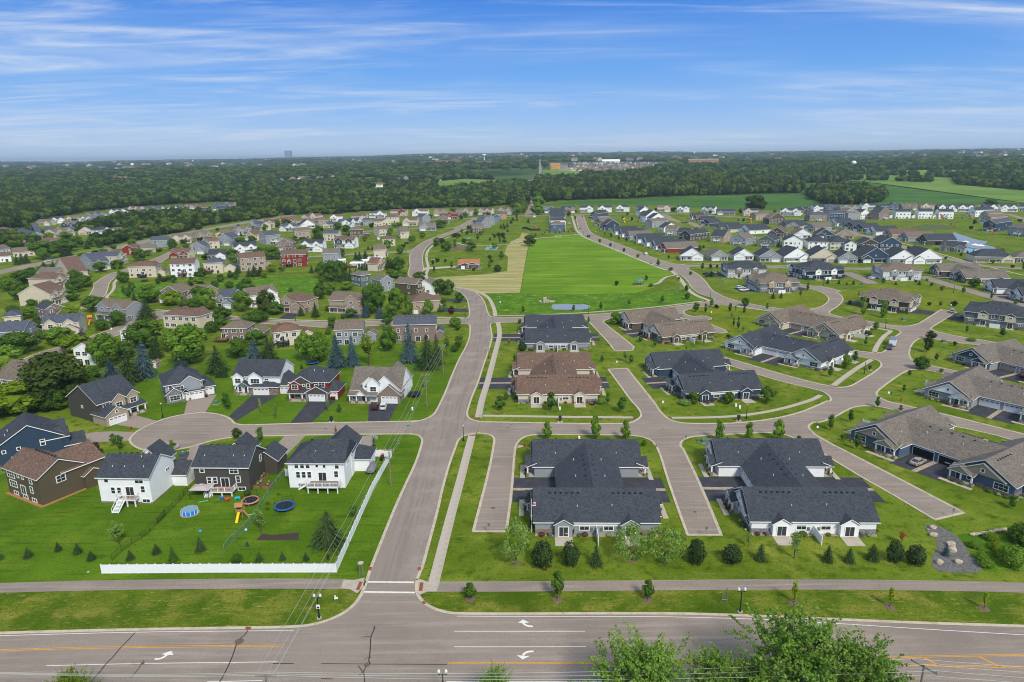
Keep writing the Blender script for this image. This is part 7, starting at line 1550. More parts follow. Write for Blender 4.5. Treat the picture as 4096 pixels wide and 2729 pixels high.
for t, x, y, lab in (('A4',622,488,'green transformer box on the lawn behind the white villa'), ('B5',970,580,'pale green transformer box near the brown townhouse corner'), ('B5',1432,832,'green transformer box by the maroon-leaved tree lawn'), ('B4',1700,135,'green transformer box on the lawn by the white townhouse'), ('B4',1185,218,'green transformer box near the gazebo path'), ('C6',180,1278,'dark green transformer box at the townhouse lane end'), ('A2',475,188,'pale green transformer box beside the paver driveway'), ): small_box('transformer_box', t, x, y, 1.3, 1.1, M_tealbox, lab, 'utility box', 'green transformer boxes')
for t, x, y, lab in (('A3',1484,455,'pale pedestal on the lawn behind the grey villa roof'), ('A4',560,478,'pale pedestal left of the green transformer box'), ('A4',985,78,'tall pale pedestal pair before the navy villa'), ('A4',1030,100,'short white pedestal before the navy villa'), ('A3',1262,115,'white pedestal before the cream villa screen'), ('F2',434,480,'small green pedestal inside the cul-de-sac corner lawn'), ('F2',560,182,'white pedestal on the corner lawn by the trampoline'), ('A5',840,75,'teal pedestal on the corner lawn of the grey villa'), ('B1',1280,690,'white pedestal pair on the grey house lawn'), ('B3',1437,378,'white utility pedestal in the pond meadow'), ('C3',2155,1520,'white pedestal at the meadow edge by the curve')): small_box('utility_pedestal', t, x, y, .45, .95, M_tealbox if ('green' in lab or 'teal' in lab) else M_steel if 'dark' in lab else M_white, lab, 'pedestal', 'utility pedestals')
def hydrant(t, x, y, label):
 g = G(t, x, y); r = thing('fire_hydrant', label, 'fire hydrant', g, 0, 'fire hydrants'); m = mat('hydrant_red', '#a5301f', .5)
 link('barrel', shared('hyd', lambda: MB().lathe([(.2, 0), (.2, .08), (.13, .1), (.13, .6), (.18, .62), (.1, .85), (.03, .9)], 10), m), r); link('outlet', shared('hyd_o', lambda: MB().tube((-.25,0,.45), (.25,0,.45), .07).tube((0,-.25,.4), (0,0,.4), .08), m), r); r.scale = (1.3, 1.3, 1.3)
hydrant('A3', 858, 535, 'red fire hydrant on the concrete pad left of the grey villa'); hydrant('A5', 940, 160, 'red fire hydrant by the grey villa lawn kerb'); hydrant('A1', 1510, 488, 'red fire hydrant on the strip by the cul-de-sac bulb'); hydrant('B4', 1487, 365, 'red fire hydrant at the pond sidewalk corner'); hydrant('B4', 408, 615, 'red fire hydrant at the taupe villa lawn tip'); hydrant('B3', 988, 878, 'red fire hydrant on the left kerb of the main street')
patch('hydrant_pad', GG('A3 785 522 845 530 843 545 770 558'), M_conc, .11)
# ---- power poles and wires
def wire(name, a, b, sag, m, parent):
 mb = MB(); n = 14; pts = [a.lerp(b, i/n) - Vector((0, 0, sag*4*(i/n)*(1-i/n))) for i in range(n+1)]
 for p, q in zip(pts, pts[1:]): mb.tube(p, q, .022, n=3, cap=False)
 return mb.obj(name, m, parent)
M_wire = mat('aluminium_wire', '#b9bcb8', .5)
def pole(g, h, label, arm=1.3, second=False, steel=False, yaw=0.0):
 r = thing('utility_pole', label, 'utility pole', Vector((g.x, g.y, 0)), yaw, 'utility poles'); MB().tube((0,0,0), (0,0,h), .17, .12, 9).obj('pole', M_greywood, r)
 MB().box(-arm, arm, -.07, .07, h-.35, h-.2).obj('crossarm', M_steel if steel else M_greywood, r)
 for x in (-arm+.1, 0.25, arm-.1): link('insulator', shared('insulator', lambda: MB().lathe([(.05, 0), (.09, .06), (.05, .14), (.08, .2), (.03, .28)], 8), M_steel), r, (x, 0, h-.2))
 if second:
  MB().box(-1.0, 1.0, -.06, .06, h-2.3, h-2.2).obj('crossarm', M_steel, r)
  for x in (-.9, -.5, .5, .9): link('cutout_fuse', shared('cutout', lambda: MB().tube((0,0,-.1), (.1,0,.45), .06), M_steel), r, (x, 0, h-2.2))
 return r
g1 = G('D2', 85, 1492, 9.6); g2 = G('F2', 368, 865); g3 = G('F2', 690, 152); g4 = G('B3', 785, 1187); g5 = G('D4', 1437, 1410, 9.6)
hs = (9.6, 9.3, 10.4, 10.5)
pl = [pole(g1, 9.6, 'wooden utility pole rising at the bottom left edge', 1.35), pole(g2, 9.3, 'wooden utility pole by the white corner fence', 1.2, True), pole(g3, 10.4, 'wooden utility pole with double crossarms beside the black trampoline', 1.2, True), pole(g4, 10.5, 'wooden utility pole behind the spruces by the main street', 1.2)]
p5 = pole(g5, 9.6, 'utility pole with slanting grey crossarm at the bottom right', 1.6, False, True, 2.2)
M_boulder = mat('boulder_stone', '#b0a390', .9, var=.25, scale=1.5, bump=.6, bscale=3)
lines = thing('power_line', 'three pale power wires strung along the left side of the main street', 'power line', Vector((g2.x, g2.y, 0)))
lo = Vector((g2.x, g2.y, 0))
for x in (-1.1, .25, 1.1):
 for (ga, ha), (gb, hb) in zip([(g1, 9.6), (g2, 9.3), (g3, 10.4)], [(g2, 9.3), (g3, 10.4), (g4, 10.5)]):
  wire('wire', Vector((ga.x+x, ga.y, ha+.05)) - lo, Vector((gb.x+x, gb.y, hb+.05)) - lo, .5, M_wire, lines)
for (ga, ha), (gb, hb) in (((g1, 8.0), (g2, 7.2)), ((g2, 7.2), (g3, 7.6)), ((g3, 7.6), (g4, 7.6))): wire('wire', Vector((ga.x+.2, ga.y, ha)) - lo, Vector((gb.x+.2, gb.y, hb)) - lo, .7, M_wire, lines)
l2 = thing('power_line', 'pale wires crossing the highway bottom from pole to pole', 'power line', Vector((g1.x, g1.y, 0))); lo = Vector((g1.x, g1.y, 0))
for k, (dx, dz) in enumerate(((-.9, 0), (0, .0), (.9, 0), (0, -1.6))):
 e = Vector((cos(2.2)*dx*1.5, sin(2.2)*dx*1.5, 9.65 + dz))
 wire('wire', Vector((0, dx*.3, 9.65+dz)), Vector((g5.x, g5.y, 0)) - lo + e, 1.0, M_wire, l2); wire('wire', Vector((g5.x, g5.y, 0)) - lo + e, Vector((g5.x+70, g5.y-4, 0)) - lo + e, 1.2, M_wire, l2); wire('wire', Vector((0, dx*.3, 9.65+dz)), Vector((-60, 3, 9.65+dz)), 1.0, M_wire, l2)
for t, x, y, yt in (('C4', 160, 325, 205), ('E4', 1795, 395, 345), ('E4', 2070, 418, 345), ('E4', 1735, 388, 345)):
 g = G(t, x, y); pole(g, max(9, min(16, height_at(g, t, yt))), {160: 'utility pole beside the straight country road', 1795: 'thin pole before the far right wood, left one', 2070: 'thin pole before the far right wood, right one', 1735: 'thin pole on the pasture left of the far right wood'}[x])
# ---- white vinyl fence
def vinyl(name, label, runs, n_list, h=1.83, m=None, cat='fence'):
 m = m or M_white; pts = [p for p in runs]; r = thing(name, label, cat, pts[0]); o0 = pts[0]
 for a, b, n in zip(pts, pts[1:], n_list):
  L = (b-a).length/n; d = (b-a).normalized(); ang = atan2(d.y, d.x)
  pm = MB().box(.06, L-.06, -.025, .025, .06, h-.05).mesh('panel', [m]); pr = MB().box(.04, L-.04, -.045, .045, h-.1, h).box(.04, L-.04, -.045, .045, .05, .2).mesh('rail', [m])
  pp = shared('vinyl_post%s%.1f' % (m.name, h), lambda: MB().box(-.07, .07, -.07, .07, 0, h+.1).box(-.09, .09, -.09, .09, h+.08, h+.13).add([(-.09,-.09,h+.13),(.09,-.09,h+.13),(.09,.09,h+.13),(-.09,.09,h+.13),(0,0,h+.22)], [(0,1,4),(1,2,4),(2,3,4),(3,0,4)]), m)
  for i in range(n):
   q = a + d*(L*i) - o0; p = link('panel', pm, r, q, ang); link('rail', pr, p, (0, 0, 0)); link('post', pp, r, q, ang)
 link('post', pp, r, pts[-1] - o0, ang); return r
fa, fb, fc, fd, fe = G('D1', 940, 570), G('D1', 1935, 562), G('D2', 740, 560), G('F2', 205, 896), G('F2', 372, 600)
vinyl('white_fence', 'long white vinyl fence wrapping the corner backyard along trail and street', [fa, fb, fc, fd, fe], [12, 12, 15, 10])
vinyl('white_fence', 'short white gate fence joining the corner house to its yard fence', [G('F2', 175, 597), G('F2', 372, 600)], [4])
vinyl('white_gate', 'small white gate panel left of the white corner house', [G('A2', 1272, 1020), G('A2', 1306, 1022)], [1], cat='gate')
# chain-link and black fences
def mesh_fence(name, label, pts, h, m, post_every=2.6, pitch=.28, top=True, cat='fence'):
 r = thing(name, label, cat, pts[0]); o0 = pts[0]; net = MB(); pr = MB()
 for a, b in zip(pts, pts[1:]):
  L = (b-a).length; d = (b-a).normalized(); n = max(1, round(L/post_every)); a_ = a - o0; s = Vector((-d.y, d.x, 0))*.008
  for i in range(n+1): link('post', shared('fpost%s%.1f' % (m.name, h), lambda: MB().tube((0,0,0), (0,0,h+.08), .035, n=6), m), r, a_ + d*(L*i/n))
  MB().tube(a_ + Vector((0,0,h)), a_ + d*L + Vector((0,0,h)), .028, n=5).tube(a_ + Vector((0,0,.08)), a_ + d*L + Vector((0,0,.08)), .02, n=4).obj('rail', m, r)
  k = int(L/pitch); nz = max(1, int(h/pitch))
  for i in range(k):
   for sg in (1, -1):
    x0 = i*pitch; x1 = x0 + h*sg
    p0 = a_ + d*x0 + Vector((0, 0, .05)); lim = max(0, min(L, x1)); f = (lim-x0)/(x1-x0); p1 = a_ + d*lim + Vector((0, 0, .05 + (h-.05)*f))
    w = Vector((0, 0, .011)); net.quad(p0-w, p1-w, p1+w, p0+w)
 o = net.obj('wire_mesh', m, r); stuff(o); return r
M_green_chain = mat('coated_chain_link', '#6e9a86', .5); M_bchain = mat('black_chain_link', '#22261f', .5)
mesh_fence('chain_link_fence', 'pale green chain-link fence between the playset and the blue trampoline', GG('D1 2062 370 2110 300 2190 230 2354 60 A2 890 1520 980 1390 1110 1190 1255 1005'), 1.5, M_green_chain, pitch=.2)
mesh_fence('black_wire_fence', 'black wire fence between the two white-fenced backyards at left', GG('D1 1032 455 1120 370 1215 300 1300 250 1378 185 1453 110 1523 35 A1 1810 1567 1990 1390 2065 1300 2155 1200 A2 190 1180'), 1.4, M_bchain, pitch=.22)
mesh_fence('black_wire_fence', 'black wire fence along the meadow below the red deck house', GG('C2 480 1195 760 1190 960 1165 1300 1145 1650 1135 1980 1130'), 1.4, M_bchain, pitch=.5)
mesh_fence('black_wire_fence', 'black wire fence behind the feathery tree', GG('B2 2130 1020 2220 1008 2354 1000 B3 310 1002'), 1.4, M_bchain, pitch=.4)
# black and dark hedges / walls far off
for t, pts, lab in (('C4', ((165,525), (220,525), (280,550), (405,548)), 'dark fence enclosing the playset yard near the blue house'),):
 vinyl('dark_fence', lab, GG(t, *pts), [8, 8, 14], 2.0, mat('dark_fence_board', '#23282b', .7))
vinyl('cedar_fence', 'brown board fence by the storage yard with the motorhome', GG('C3 20 1050 230 1055'), [16], 1.8, M_brownwood)
# ---- backyard things
def trampoline(t, x, y, wpx, m, label, net=True, h=.95):
 g = G(t, x, y); dep = Vector((g.x, g.y, -CAM_H)).dot(fw); R = wpx*TL[t][2]*dep/F_/2; r = thing('trampoline', label, 'trampoline', g)
 MB().lathe([(R*.86, h-.02), (R*.86, h)], 26).obj('jumping_mat', mat('trampoline_mat', '#1f2730', .8), r); n = 26; pad = MB(); fr = MB(); leg = MB()
 for i in range(n):
  a, b = 2*pi*i/n, 2*pi*(i+1)/n; c = lambda q, rr, z: (cos(q)*rr, sin(q)*rr, z)
  pad.quad(c(a, R*.84, h+.03), c(a, R, h+.04), c(b, R, h+.04), c(b, R*.84, h+.03)); pad.quad(c(a, R, h+.04), c(a, R*1.01, h-.14), c(b, R*1.01, h-.14), c(b, R, h+.04)); fr.tube(c(a, R*.98, h-.05), c(b, R*.98, h-.05), .04, n=5)
 pad.obj('safety_pad', m, r); fr.obj('frame', M_steel, r)
 for i in range(6):
  a = 2*pi*i/6; MB().tube((cos(a)*R*.97, sin(a)*R*.97, 0), (cos(a)*R*.97, sin(a)*R*.97, h-.05), .04, n=6).obj('leg', M_steel, r)
  if net: MB().tube((cos(a)*R, sin(a)*R, h), (cos(a)*R, sin(a)*R, h+1.75), .03, n=6).obj('net_pole', M_dark, r)
 if net:
  nm = MB(); k = 72
  for i in range(k):
   a = 2*pi*i/k
   for s in (1, -1): b = a + s*.42; w = .008; nm.quad((cos(a)*R, sin(a)*R, h-w+.05), (cos(b)*R, sin(b)*R, h+1.7-w), (cos(b)*R, sin(b)*R, h+1.7+w), (cos(a)*R, sin(a)*R, h+w+.05))
  stuff(nm.obj('safety_net', M_bchain, r))
trampoline('A2', 1264, 1400, 230, mat('pad_blue', '#1f63b0', .6), 'trampoline with bright blue pad on the corner lawn'); trampoline('A2', 870, 1335, 195, mat('pad_pink', '#d98f80', .6), 'trampoline with pink pad beside the dark grey house'); trampoline('B3', 455, 1450, 150, M_dark, 'all-black trampoline beside the taupe-roofed white house'); trampoline('B2', 1350, 1082, 140, mat('pad_blue', '#1f63b0', .6), 'trampoline with blue pad under two green trees')
trampoline('B1', 1660, 135, 80, M_dark, 'dark trampoline below the cream house deck on the meadow')
def pool(t, x, y, wpx, label):
 g = G(t, x, y); dep = Vector((g.x, g.y, -CAM_H)).dot(fw); R = wpx*TL[t][2]*dep/F_/2; r = thing('swimming_pool', label, 'pool', g); h = 1.05
 MB().lathe([(R, .02), (R, h-.04)], 24).obj('pool_wall', mat('pool_blue', '#2f7fd0', .4), r); MB().lathe([(R*.98, h-.06), (R*.97, h+.02), (R*.5, h-.02), (.05, h-.04)], 24).obj('pool_cover', mat('cover_teal', '#7797a8', .4), r)
 for i in range(12): a = 2*pi*i/12; link('pool_post', shared('pool_post', lambda: MB().box(-.05, .05, -.05, .05, 0, h+.02), M_white), r, (cos(a)*R*1.02, sin(a)*R*1.02, 0), a)
 MB().lathe([(R*1.2, 0), (R*1.2, .05)], 24).obj('gravel_ring', M_rock, r)
pool('A2', 170, 1445, 175, 'round blue pool with grey cover on the lawn')
def canopy(t, x, y, label):
 g = G(t, x, y); r = thing('garden_canopy', label, 'canopy', g, -.05); w, d, h = 2.3, 1.6, 2.3; m = mat('canopy_fabric', '#b3a5a5', .7)
 MB().add([(-w,-d,h-.2),(w,-d,h-.2),(w,d,h-.2),(-w,d,h-.2),(0,0,h+.55)], [(0,1,4),(1,2,4),(2,3,4),(3,0,4),(3,2,1,0)]).obj('roof_fabric', m, r); MB().add([(-.6,-.45,h+.48),(.6,-.45,h+.48),(.6,.45,h+.48),(-.6,.45,h+.48),(0,0,h+.75)], [(0,1,4),(1,2,4),(2,3,4),(3,0,4)]).obj('roof_vent', m, r)
 for sx in (-1, 1):
  for sy in (-1, 1): MB().tube((sx*w*.93, sy*d*.93, 0), (sx*w*.93, sy*d*.93, h-.15), .05).obj('post', M_dark, r)
canopy('A2', 320, 1245, 'pale pinkish grey canopy beside the deck of the dark grey house')
def chair(t, x, y, rz, m, label, grp='patio chairs', g=None):
 g = g or G(t, x, y); r = thing('patio_chair', label, 'chair', Vector((g.x, g.y, .07)), rz, grp)
 link('seat', shared('ch_seat'+m.name, lambda: MB().box(-.32, .32, -.3, .3, .38, .45), m), r); b = link('backrest', shared('ch_back'+m.name, lambda: MB().add([(-.32,.26,.42),(.32,.26,.42),(.32,.45,1.1),(-.32,.45,1.1),(-.32,.32,.42),(.32,.32,.42),(.32,.51,1.1),(-.32,.51,1.1)], [(0,1,2,3),(7,6,5,4),(0,4,5,1),(3,2,6,7),(0,3,7,4),(1,5,6,2)]), m), r)
 for sx in (-.28, .28):
  for sy in (-.25, .25): link('leg', shared('ch_leg'+m.name, lambda: MB().box(-.03, .03, -.03, .03, 0, .4), m), r, (sx, sy, 0))
  link('armrest', shared('ch_arm'+m.name, lambda: MB().box(-.04, .04, -.3, .35, .62, .67), m), r, (sx*1.15, 0, 0))
M_chair = mat('dark_chair', '#2f2a28', .6); M_redchair = mat('red_cushion', '#a83a34', .7)
chair('D3', 443, 212, .5, M_chair, 'dark brown adirondack chair left of the white bistro table'); chair('D3', 550, 215, -.5, M_chair, 'dark brown adirondack chair right of the white bistro table')
chair('A3', 1430, 42, .4, M_redchair, 'red-cushioned patio chair, left one, behind the cream villa'); chair('A3', 1520, 44, -.4, M_redchair, 'red-cushioned patio chair, right one, behind the cream villa')
for x, y, a, l in ((630,38,.6,'leftmost'),(665,55,.1,'middle'),(705,40,-.5,'rightmost')): chair('A4', x, y, a, M_chair, '%s dark chair at the navy villa patio table' % l)
def table(t, x, y, R, m, label, h=.74):
 g = G(t, x, y); r = thing('patio_table', label, 'table', Vector((g.x, g.y, .07)), 0, 'patio tables'); MB().lathe([(R, h-.04), (R, h)], 16).obj('table_top', m, r); MB().tube((0,0,0), (0,0,h-.04), .06).obj('pedestal', m, r); MB().lathe([(R*.55, 0), (R*.5, .04)], 12).obj('foot', m, r)
table('D3', 500, 222, .6, M_white, 'white round bistro table on the grey villa patio'); table('A4', 668, 35, .6, M_dark, 'dark round table on the navy villa patio'); table('A3', 1470, 40, .45, M_brownwood, 'low brown table between the red chairs')
def umbrella(t, x, y, yt, m, label, closed=True):
 g = G(t, x, y); h = min(2.8, max(2.0, height_at(g, t, yt))); r = thing('patio_umbrella', label, 'umbrella', Vector((g.x, g.y, .05))); MB().tube((0,0,0), (0,0,h), .035).obj('pole', M_dark, r); MB().lathe([(.05, h-1.5), (.2, h-1.35), (.13, h-.4), (.03, h)], 9).obj('canopy', m, r); MB().lathe([(.28, 0), (.25, .1)], 10).obj('base', M_dark, r)
umbrella('B3', 1862, 1525, 1440, M_dark, 'closed black umbrella on the cream villa patio'); umbrella('B3', 650, 790, 725, M_white, 'closed white umbrella by the slate-roofed corner house'); umbrella('B5', 1525, 1010, 940, M_dark, 'closed dark umbrella beside the navy-gabled villa')
def bin_(t, x, y, m, label, rz=0):
 g = G(t, x, y); r = thing('wheelie_bin', label, 'trash bin', g, rz, 'trash bins by the garages')
 link('body', shared('bin_body', lambda: MB().add([(-.24,-.28,.05),(.24,-.28,.05),(.24,.28,.05),(-.24,.28,.05),(-.32,-.4,1.0),(.32,-.4,1.0),(.32,.36,1.0),(-.32,.36,1.0)], [(0,3,2,1),(0,1,5,4),(1,2,6,5),(2,3,7,6),(3,0,4,7),(4,5,6,7)]), mat('bin_dark', '#2c2422', .5)), r)
 link('lid', shared('bin_lid'+m.name, lambda: MB().add([(-.34,-.44,1.0),(.34,-.44,1.0),(.34,.4,1.08),(-.34,.4,1.08),(-.34,-.44,1.06),(.34,-.44,1.06),(.34,.4,1.14),(-.34,.4,1.14)], [(4,5,6,7),(0,1,5,4),(1,2,6,5),(2,3,7,6),(3,0,4,7)]), m), r)
 for s in (-.28, .28): link('wheel', shared('bin_wheel', lambda: MB().tube((-.03,0,0), (.03,0,0), .12, n=10), M_dark), r, (s, .32, .12))
M_binred = mat('bin_lid_red', '#c2402c', .5)
for t, x, y, lab in (('A2',362,112,'red-lidded bin before the blue-grey stone-porch house'), ('A2',1128,78,'red-lidded bin before the white three-gabled house, left one'), ('A2',1155,78,'dark bin before the white three-gabled house, right one'), ('A2',1800,142,'red-lidded bin before the red house, left one'), ('A2',1830,142,'red-lidded bin before the red house, right one'), ('F2',218,104,'red-lidded bin by the parked cars, left one'), ('F2',254,104,'red-lidded bin by the parked cars, right one'), ('A2',1178,935,'dark bin nearest along the dark grey house garage'), ('A2',1195,905,'red-lidded bin, second along the dark grey garage'), ('A2',1212,880,'red-lidded bin, third along the dark grey garage'), ('F2',285,635,'dark bin nearer inside the white fence'), ('F2',292,612,'red-lidded bin farther inside the white fence')):
 bin_(t, x, y, M_binred if 'red-lidded' in lab else M_dark, lab, rnd.uniform(-.2, .2))
# planters, woodpile, covered boat, playset, toys
def planter(t, x, y, rz, label):
 g = G(t, x, y); r = thing('garden_planter', label, 'planter', g, rz, 'wooden garden planters'); b = MB(); w, d = .75, 1.3
 b.box(-w, w, -d, -d+.06, 0, .7).box(-w, w, d-.06, d, 0, .7).box(-w, -w+.06, -d, d, 0, .7).box(w-.06, w, -d, d, 0, .7); b.obj('planter_box', M_wood, r); MB().box(-w+.06, w-.06, -d+.06, d-.06, .1, .6).obj('soil', M_soil, r)
 for i in range(4): link('plant', shrub_mesh(i % 2*2 if i % 2 else 0), r, (rnd.uniform(-.35, .35), -d+.4+.6*i, .5), 0, (.42, .42, .5))
planter('A2', 960, 1130, -.1, 'wooden planter with leafy plants, left of the pair'); planter('A2', 1068, 1135, -.15, 'wooden planter, right of the pair beside the dark grey house'); planter('A2', 1010, 1040, -.1, 'overgrown wooden planter against the dark grey wall')
def boat_cover(t, x, y, x2, y2, label):
 a, b = G(t, x, y), G(t, x2, y2); d = b - a; L = 5.6; r = thing('covered_boat', label, 'boat', (a+b)/2, atan2(d.y, d.x)); mb = MB(); secs = [(-L/2, .85, .9, 1.2), (-L/2+.3, 1.05, .8, 1.55), (-.6, 1.1, .75, 1.95), (.6, 1.08, .75, 1.9), (1.8, .85, .8, 1.45), (2.5, .4, .9, 1.2), (L/2, .08, 1.0, 1.1)]; vs = []
 for x_, w, z0, z1 in secs: vs += [(x_, -w*.75, z0-.25), (x_, -w, z0), (x_, -w*.55, (z0+z1)/2+.25), (x_, 0, z1), (x_, w*.55, (z0+z1)/2+.25), (x_, w, z0), (x_, w*.75, z0-.25)]
 n = 7; fs = [(i*n+j, (i+1)*n+j, (i+1)*n+(j+1) % n, i*n+(j+1) % n) for i in range(len(secs)-1) for j in range(n)] + [tuple(range(n)), tuple(range((len(secs)-1)*n, len(secs)*n))[::-1]]
 mb.add(vs, fs).obj('boat_cover', mat('grey_tarp', '#75767a', .7, var=.15, scale=1.5, bump=.4, bscale=2.5), r); MB().box(-2.0, 2.2, -.5, .5, .35, .5).box(2.2, 4.2, -.05, .05, .38, .46).obj('trailer', M_steel, r)
 for s in (-1, 1): link('wheel', shared('trailer_wheel', lambda: MB().tube((0,-.1,0), (0,.1,0), .33, n=14), M_dark), r, (-.9, s*1.0, .33))
boat_cover('F2', 180, 770, 215, 670, 'boat under a grey tarp inside the white fence')
def woodpile():
 g = G('F2', 70, 710); r = thing('woodpile', 'stacked round firewood rack beside the covered boat', 'woodpile', g, 1.2); k = 0; lm = shared('log', lambda: MB().tube((0,-.25,0), (0,.25,0), .09, n=8), mat('cut_log', '#a5763f', .8, var=.3, scale=8))
 for i in range(8):
  for j in range(7): link('log', lm, r, (-.75 + i*.2 + (j % 2)*.1, rnd.uniform(-.04, .04), .14 + j*.17), 0)
 mb = MB()
 for i in range(20): a, b = 2*pi*i/20, 2*pi*(i+1)/20; mb.tube((cos(a)*.95, 0, .72 + sin(a)*.7), (cos(b)*.95, 0, .72 + sin(b)*.7), .03, n=5)
 mb.obj('rack_hoop', M_dark, r)
woodpile()
def playset(t, x, y, rz, label, roof='wood', slide='#e3c31c', swing=True, sc=1.0):
 g = G(t, x, y); r = thing('playset', label, 'playset', g, rz, 'garden playsets'); r.scale = (sc, sc, sc); w = mat('playset_wood', '#a07a52', .8, var=.15, scale=3)
 for sx in (-.6, .6):
  for sy in (-.6, .6): MB().box(sx-.06, sx+.06, sy-.06, sy+.06, 0, 2.6).obj('post', w, r)
 MB().box(-.7, .7, -.7, .7, 1.3, 1.4).obj('platform', w, r); MB().box(-.66, .66, -.68, -.62, 1.45, 1.95).box(-.66, .66, .62, .68, 1.45, 1.95).box(-.68, -.62, -.6, .6, 1.45, 1.95).obj('side_wall', w, r)
 rb = MB(); gable(rb, -.8, .8, -.8, .8, 2.55, .75, 'x', .05, .05, .06, 0, 0); rb.obj('roof', w if roof == 'wood' else mat('playset_roof_'+roof, roof, .6), r)
 sl = MB(); a, b = Vector((0, -.7, 1.35)), Vector((0, -3.0, .12)); sl.add([a+Vector((-.27,0,0)), a+Vector((.27,0,0)), b+Vector((.27,0,0)), b+Vector((-.27,0,0))], [(0,1,2,3)])
 for s in (-.27, .27): sl.add([a+Vector((s,0,0)), b+Vector((s,0,0)), b+Vector((s,0,.2)), a+Vector((s,0,.2))], [(0,1,2,3)])
 sl.obj('slide', mat('slide_'+slide, slide, .35), r)
 ld = MB(); c, d = Vector((.7, 0, 1.35)), Vector((2.0, -.6, 0))
 ld.add([c+Vector((0,.4,0)), c+Vector((0,-.4,0)), d+Vector((0,-.4,0)), d+Vector((0,.4,0))], [(0,1,2,3)]).obj('ramp', w, r)
 if swing:
  MB().tube((0,.6,2.3), (0,3.6,2.3), .07).obj('swing_beam', w, r)
  for s in (-1, 1): MB().tube((s*1.0,3.6,0), (0,3.6,2.3), .06).obj('swing_leg', w, r)
  for yy in (1.6, 2.6): MB().tube((-.22,yy,.5), (-.22,yy,2.28), .015, n=3).tube((.22,yy,.5), (.22,yy,2.28), .015, n=3).box(-.25, .25, yy-.1, yy+.1, .47, .5).obj('swing', mat('swing_yellow', '#d8c020', .5), r)
playset('A2', 752, 1480, .1, 'wooden playset with yellow slide behind the pink trampoline'); playset('B2', 565, 1090, .3, 'small wooden playhouse with slate roof under the spruces', '#3d434b', '#8a4a2c', True, .9); playset('F3', 815, 660, .3, 'swing set with orange and yellow striped canopy', '#e07a1c', '#c8861c', True, 1.25); playset('C4', 1530, 440, .2, 'colourful playset with yellow slide in the shared backyards', '#d9a520', '#e8c81a', True, 1.6); playset('C5', 945, 440, .1, 'orange and yellow playset behind the brown backs', '#d98a2a', '#e0b02a', False, 1.5)
playset('C4', 338, 505, .3, 'playset with green roof in the dark-fenced yard', '#3e6a4a', '#c98a3a', False, 1.5); playset('C6', 1135, 385, .2, 'yellow slide playset behind the white back row, left one', '#b5762a', '#e0b52a', False, 1.5); playset('C6', 1250, 390, .2, 'yellow slide playset behind the white back row, middle one', '#c0582c', '#e0b52a', False, 1.5); playset('C6', 1630, 385, .1, 'yellow slide playset behind the white back row, right one', '#b5762a', '#e8c22a', False, 1.6); playset('C6', 1905, 600, .2, 'rust brown playset on the pond slope', '#a5562c', '#b5702c', False, 1.6); playset('C6', 1385, 500, .2, 'small reddish playset at the pond head', '#8a4a34', '#8a4a34', False, 1.3)
def bits(name, t, x, y, me_fn, m, label, cat, z=0.0, rz=0):
 g = G(t, x, y); o = link(name, me_fn().mesh(name, m if isinstance(m, list) else [m]), None, (g.x, g.y, z), rz); return tag(o, label, cat)
ball = lambda R: (lambda: MB().lathe([(R*sin(pi*i/8)+.001, R - R*cos(pi*i/8)) for i in range(9)], 12))
bits('toy_ball', 'D1', 1843, 192, ball(.3), mat('toy_blue', '#2f9fd8', .4), 'bright blue ball on the lawn near the playset', 'ball'); bits('toy_ball', 'D1', 2263, 178, ball(.28), mat('toy_pale', '#a9cfe0', .4), 'pale blue ball by the green chain-link fence', 'ball'); bits('toy_disc', 'D1', 812, 556, lambda: MB().lathe([(.2, 0), (.24, .08)], 10), mat('mint', '#8fd0b0', .5), 'mint green cap on the lawn left of the white fence', 'cap'); bits('toy_ball', 'A2', 858, 1340, ball(.45), mat('toy_yellow', '#d8c22a', .4), 'yellow ball swing seat beside the pink trampoline', 'ball')
bits('foam_tube', 'A2', 885, 1462, lambda: MB().tube((-1.1,-.3,.1), (1.1,.3,.12), .1), mat('lime_tube', '#7fd03a', .5), 'lime green foam tube on the grass by the playset', 'toy'); bits('foam_tube', 'A2', 325, 1315, lambda: MB().tube((-.9,-.35,.1), (.9,.35,.12), .09), mat('teal_tube', '#4fc0a0', .5), 'teal foam tube on the grass by the pool', 'toy')
def toybox(): return MB().box(-.55, .55, -.35, .35, .35, .6).box(-.5, -.38, -.3, -.2, 0, .35).box(.38, .5, -.3, -.2, 0, .35).box(-.5, -.38, .2, .3, 0, .35).box(.38, .5, .2, .3, 0, .35).box(-.3, .3, -.25, .25, .6, .68)
bits('play_table', 'A2', 718, 1290, toybox, mat('toy_teal', '#25b0b8', .4), 'turquoise water table by the dark grey house', 'toy table', 0, .3); bits('toy_slide', 'A2', 560, 1295, lambda: MB().add([(-.6,-.3,.9),(-.6,.3,.9),(.7,.3,.05),(.7,-.3,.05)], [(0,1,2,3)]).box(-.8, -.55, -.32, .32, 0, .95), mat('toy_royal', '#2560c0', .4), 'blue toy slide under the dark house deck', 'toy', 0, .4); bits('toy_cart', 'A2', 605, 1300, toybox, mat('toy_orange', '#c8502c', .4), 'orange red toy cart under the dark house deck', 'toy', 0, 1.0)
bits('yard_sign', 'D2', 738, 815, lambda: MB().box(-.3, .3, -.02, .02, .25, .6).tube((-.2,0,0), (-.2,0,.3), .012, n=4).tube((.2,0,0), (.2,0,.3), .012, n=4), M_white, 'small white sign leaning on the corner verge', 'yard sign', 0, .4); bits('pipe_marker', 'D2', 728, 790, lambda: MB().lathe([(.14, 0), (.14, .35), (.02, .42)], 9), M_white, 'white capped pipe on the corner verge', 'marker')
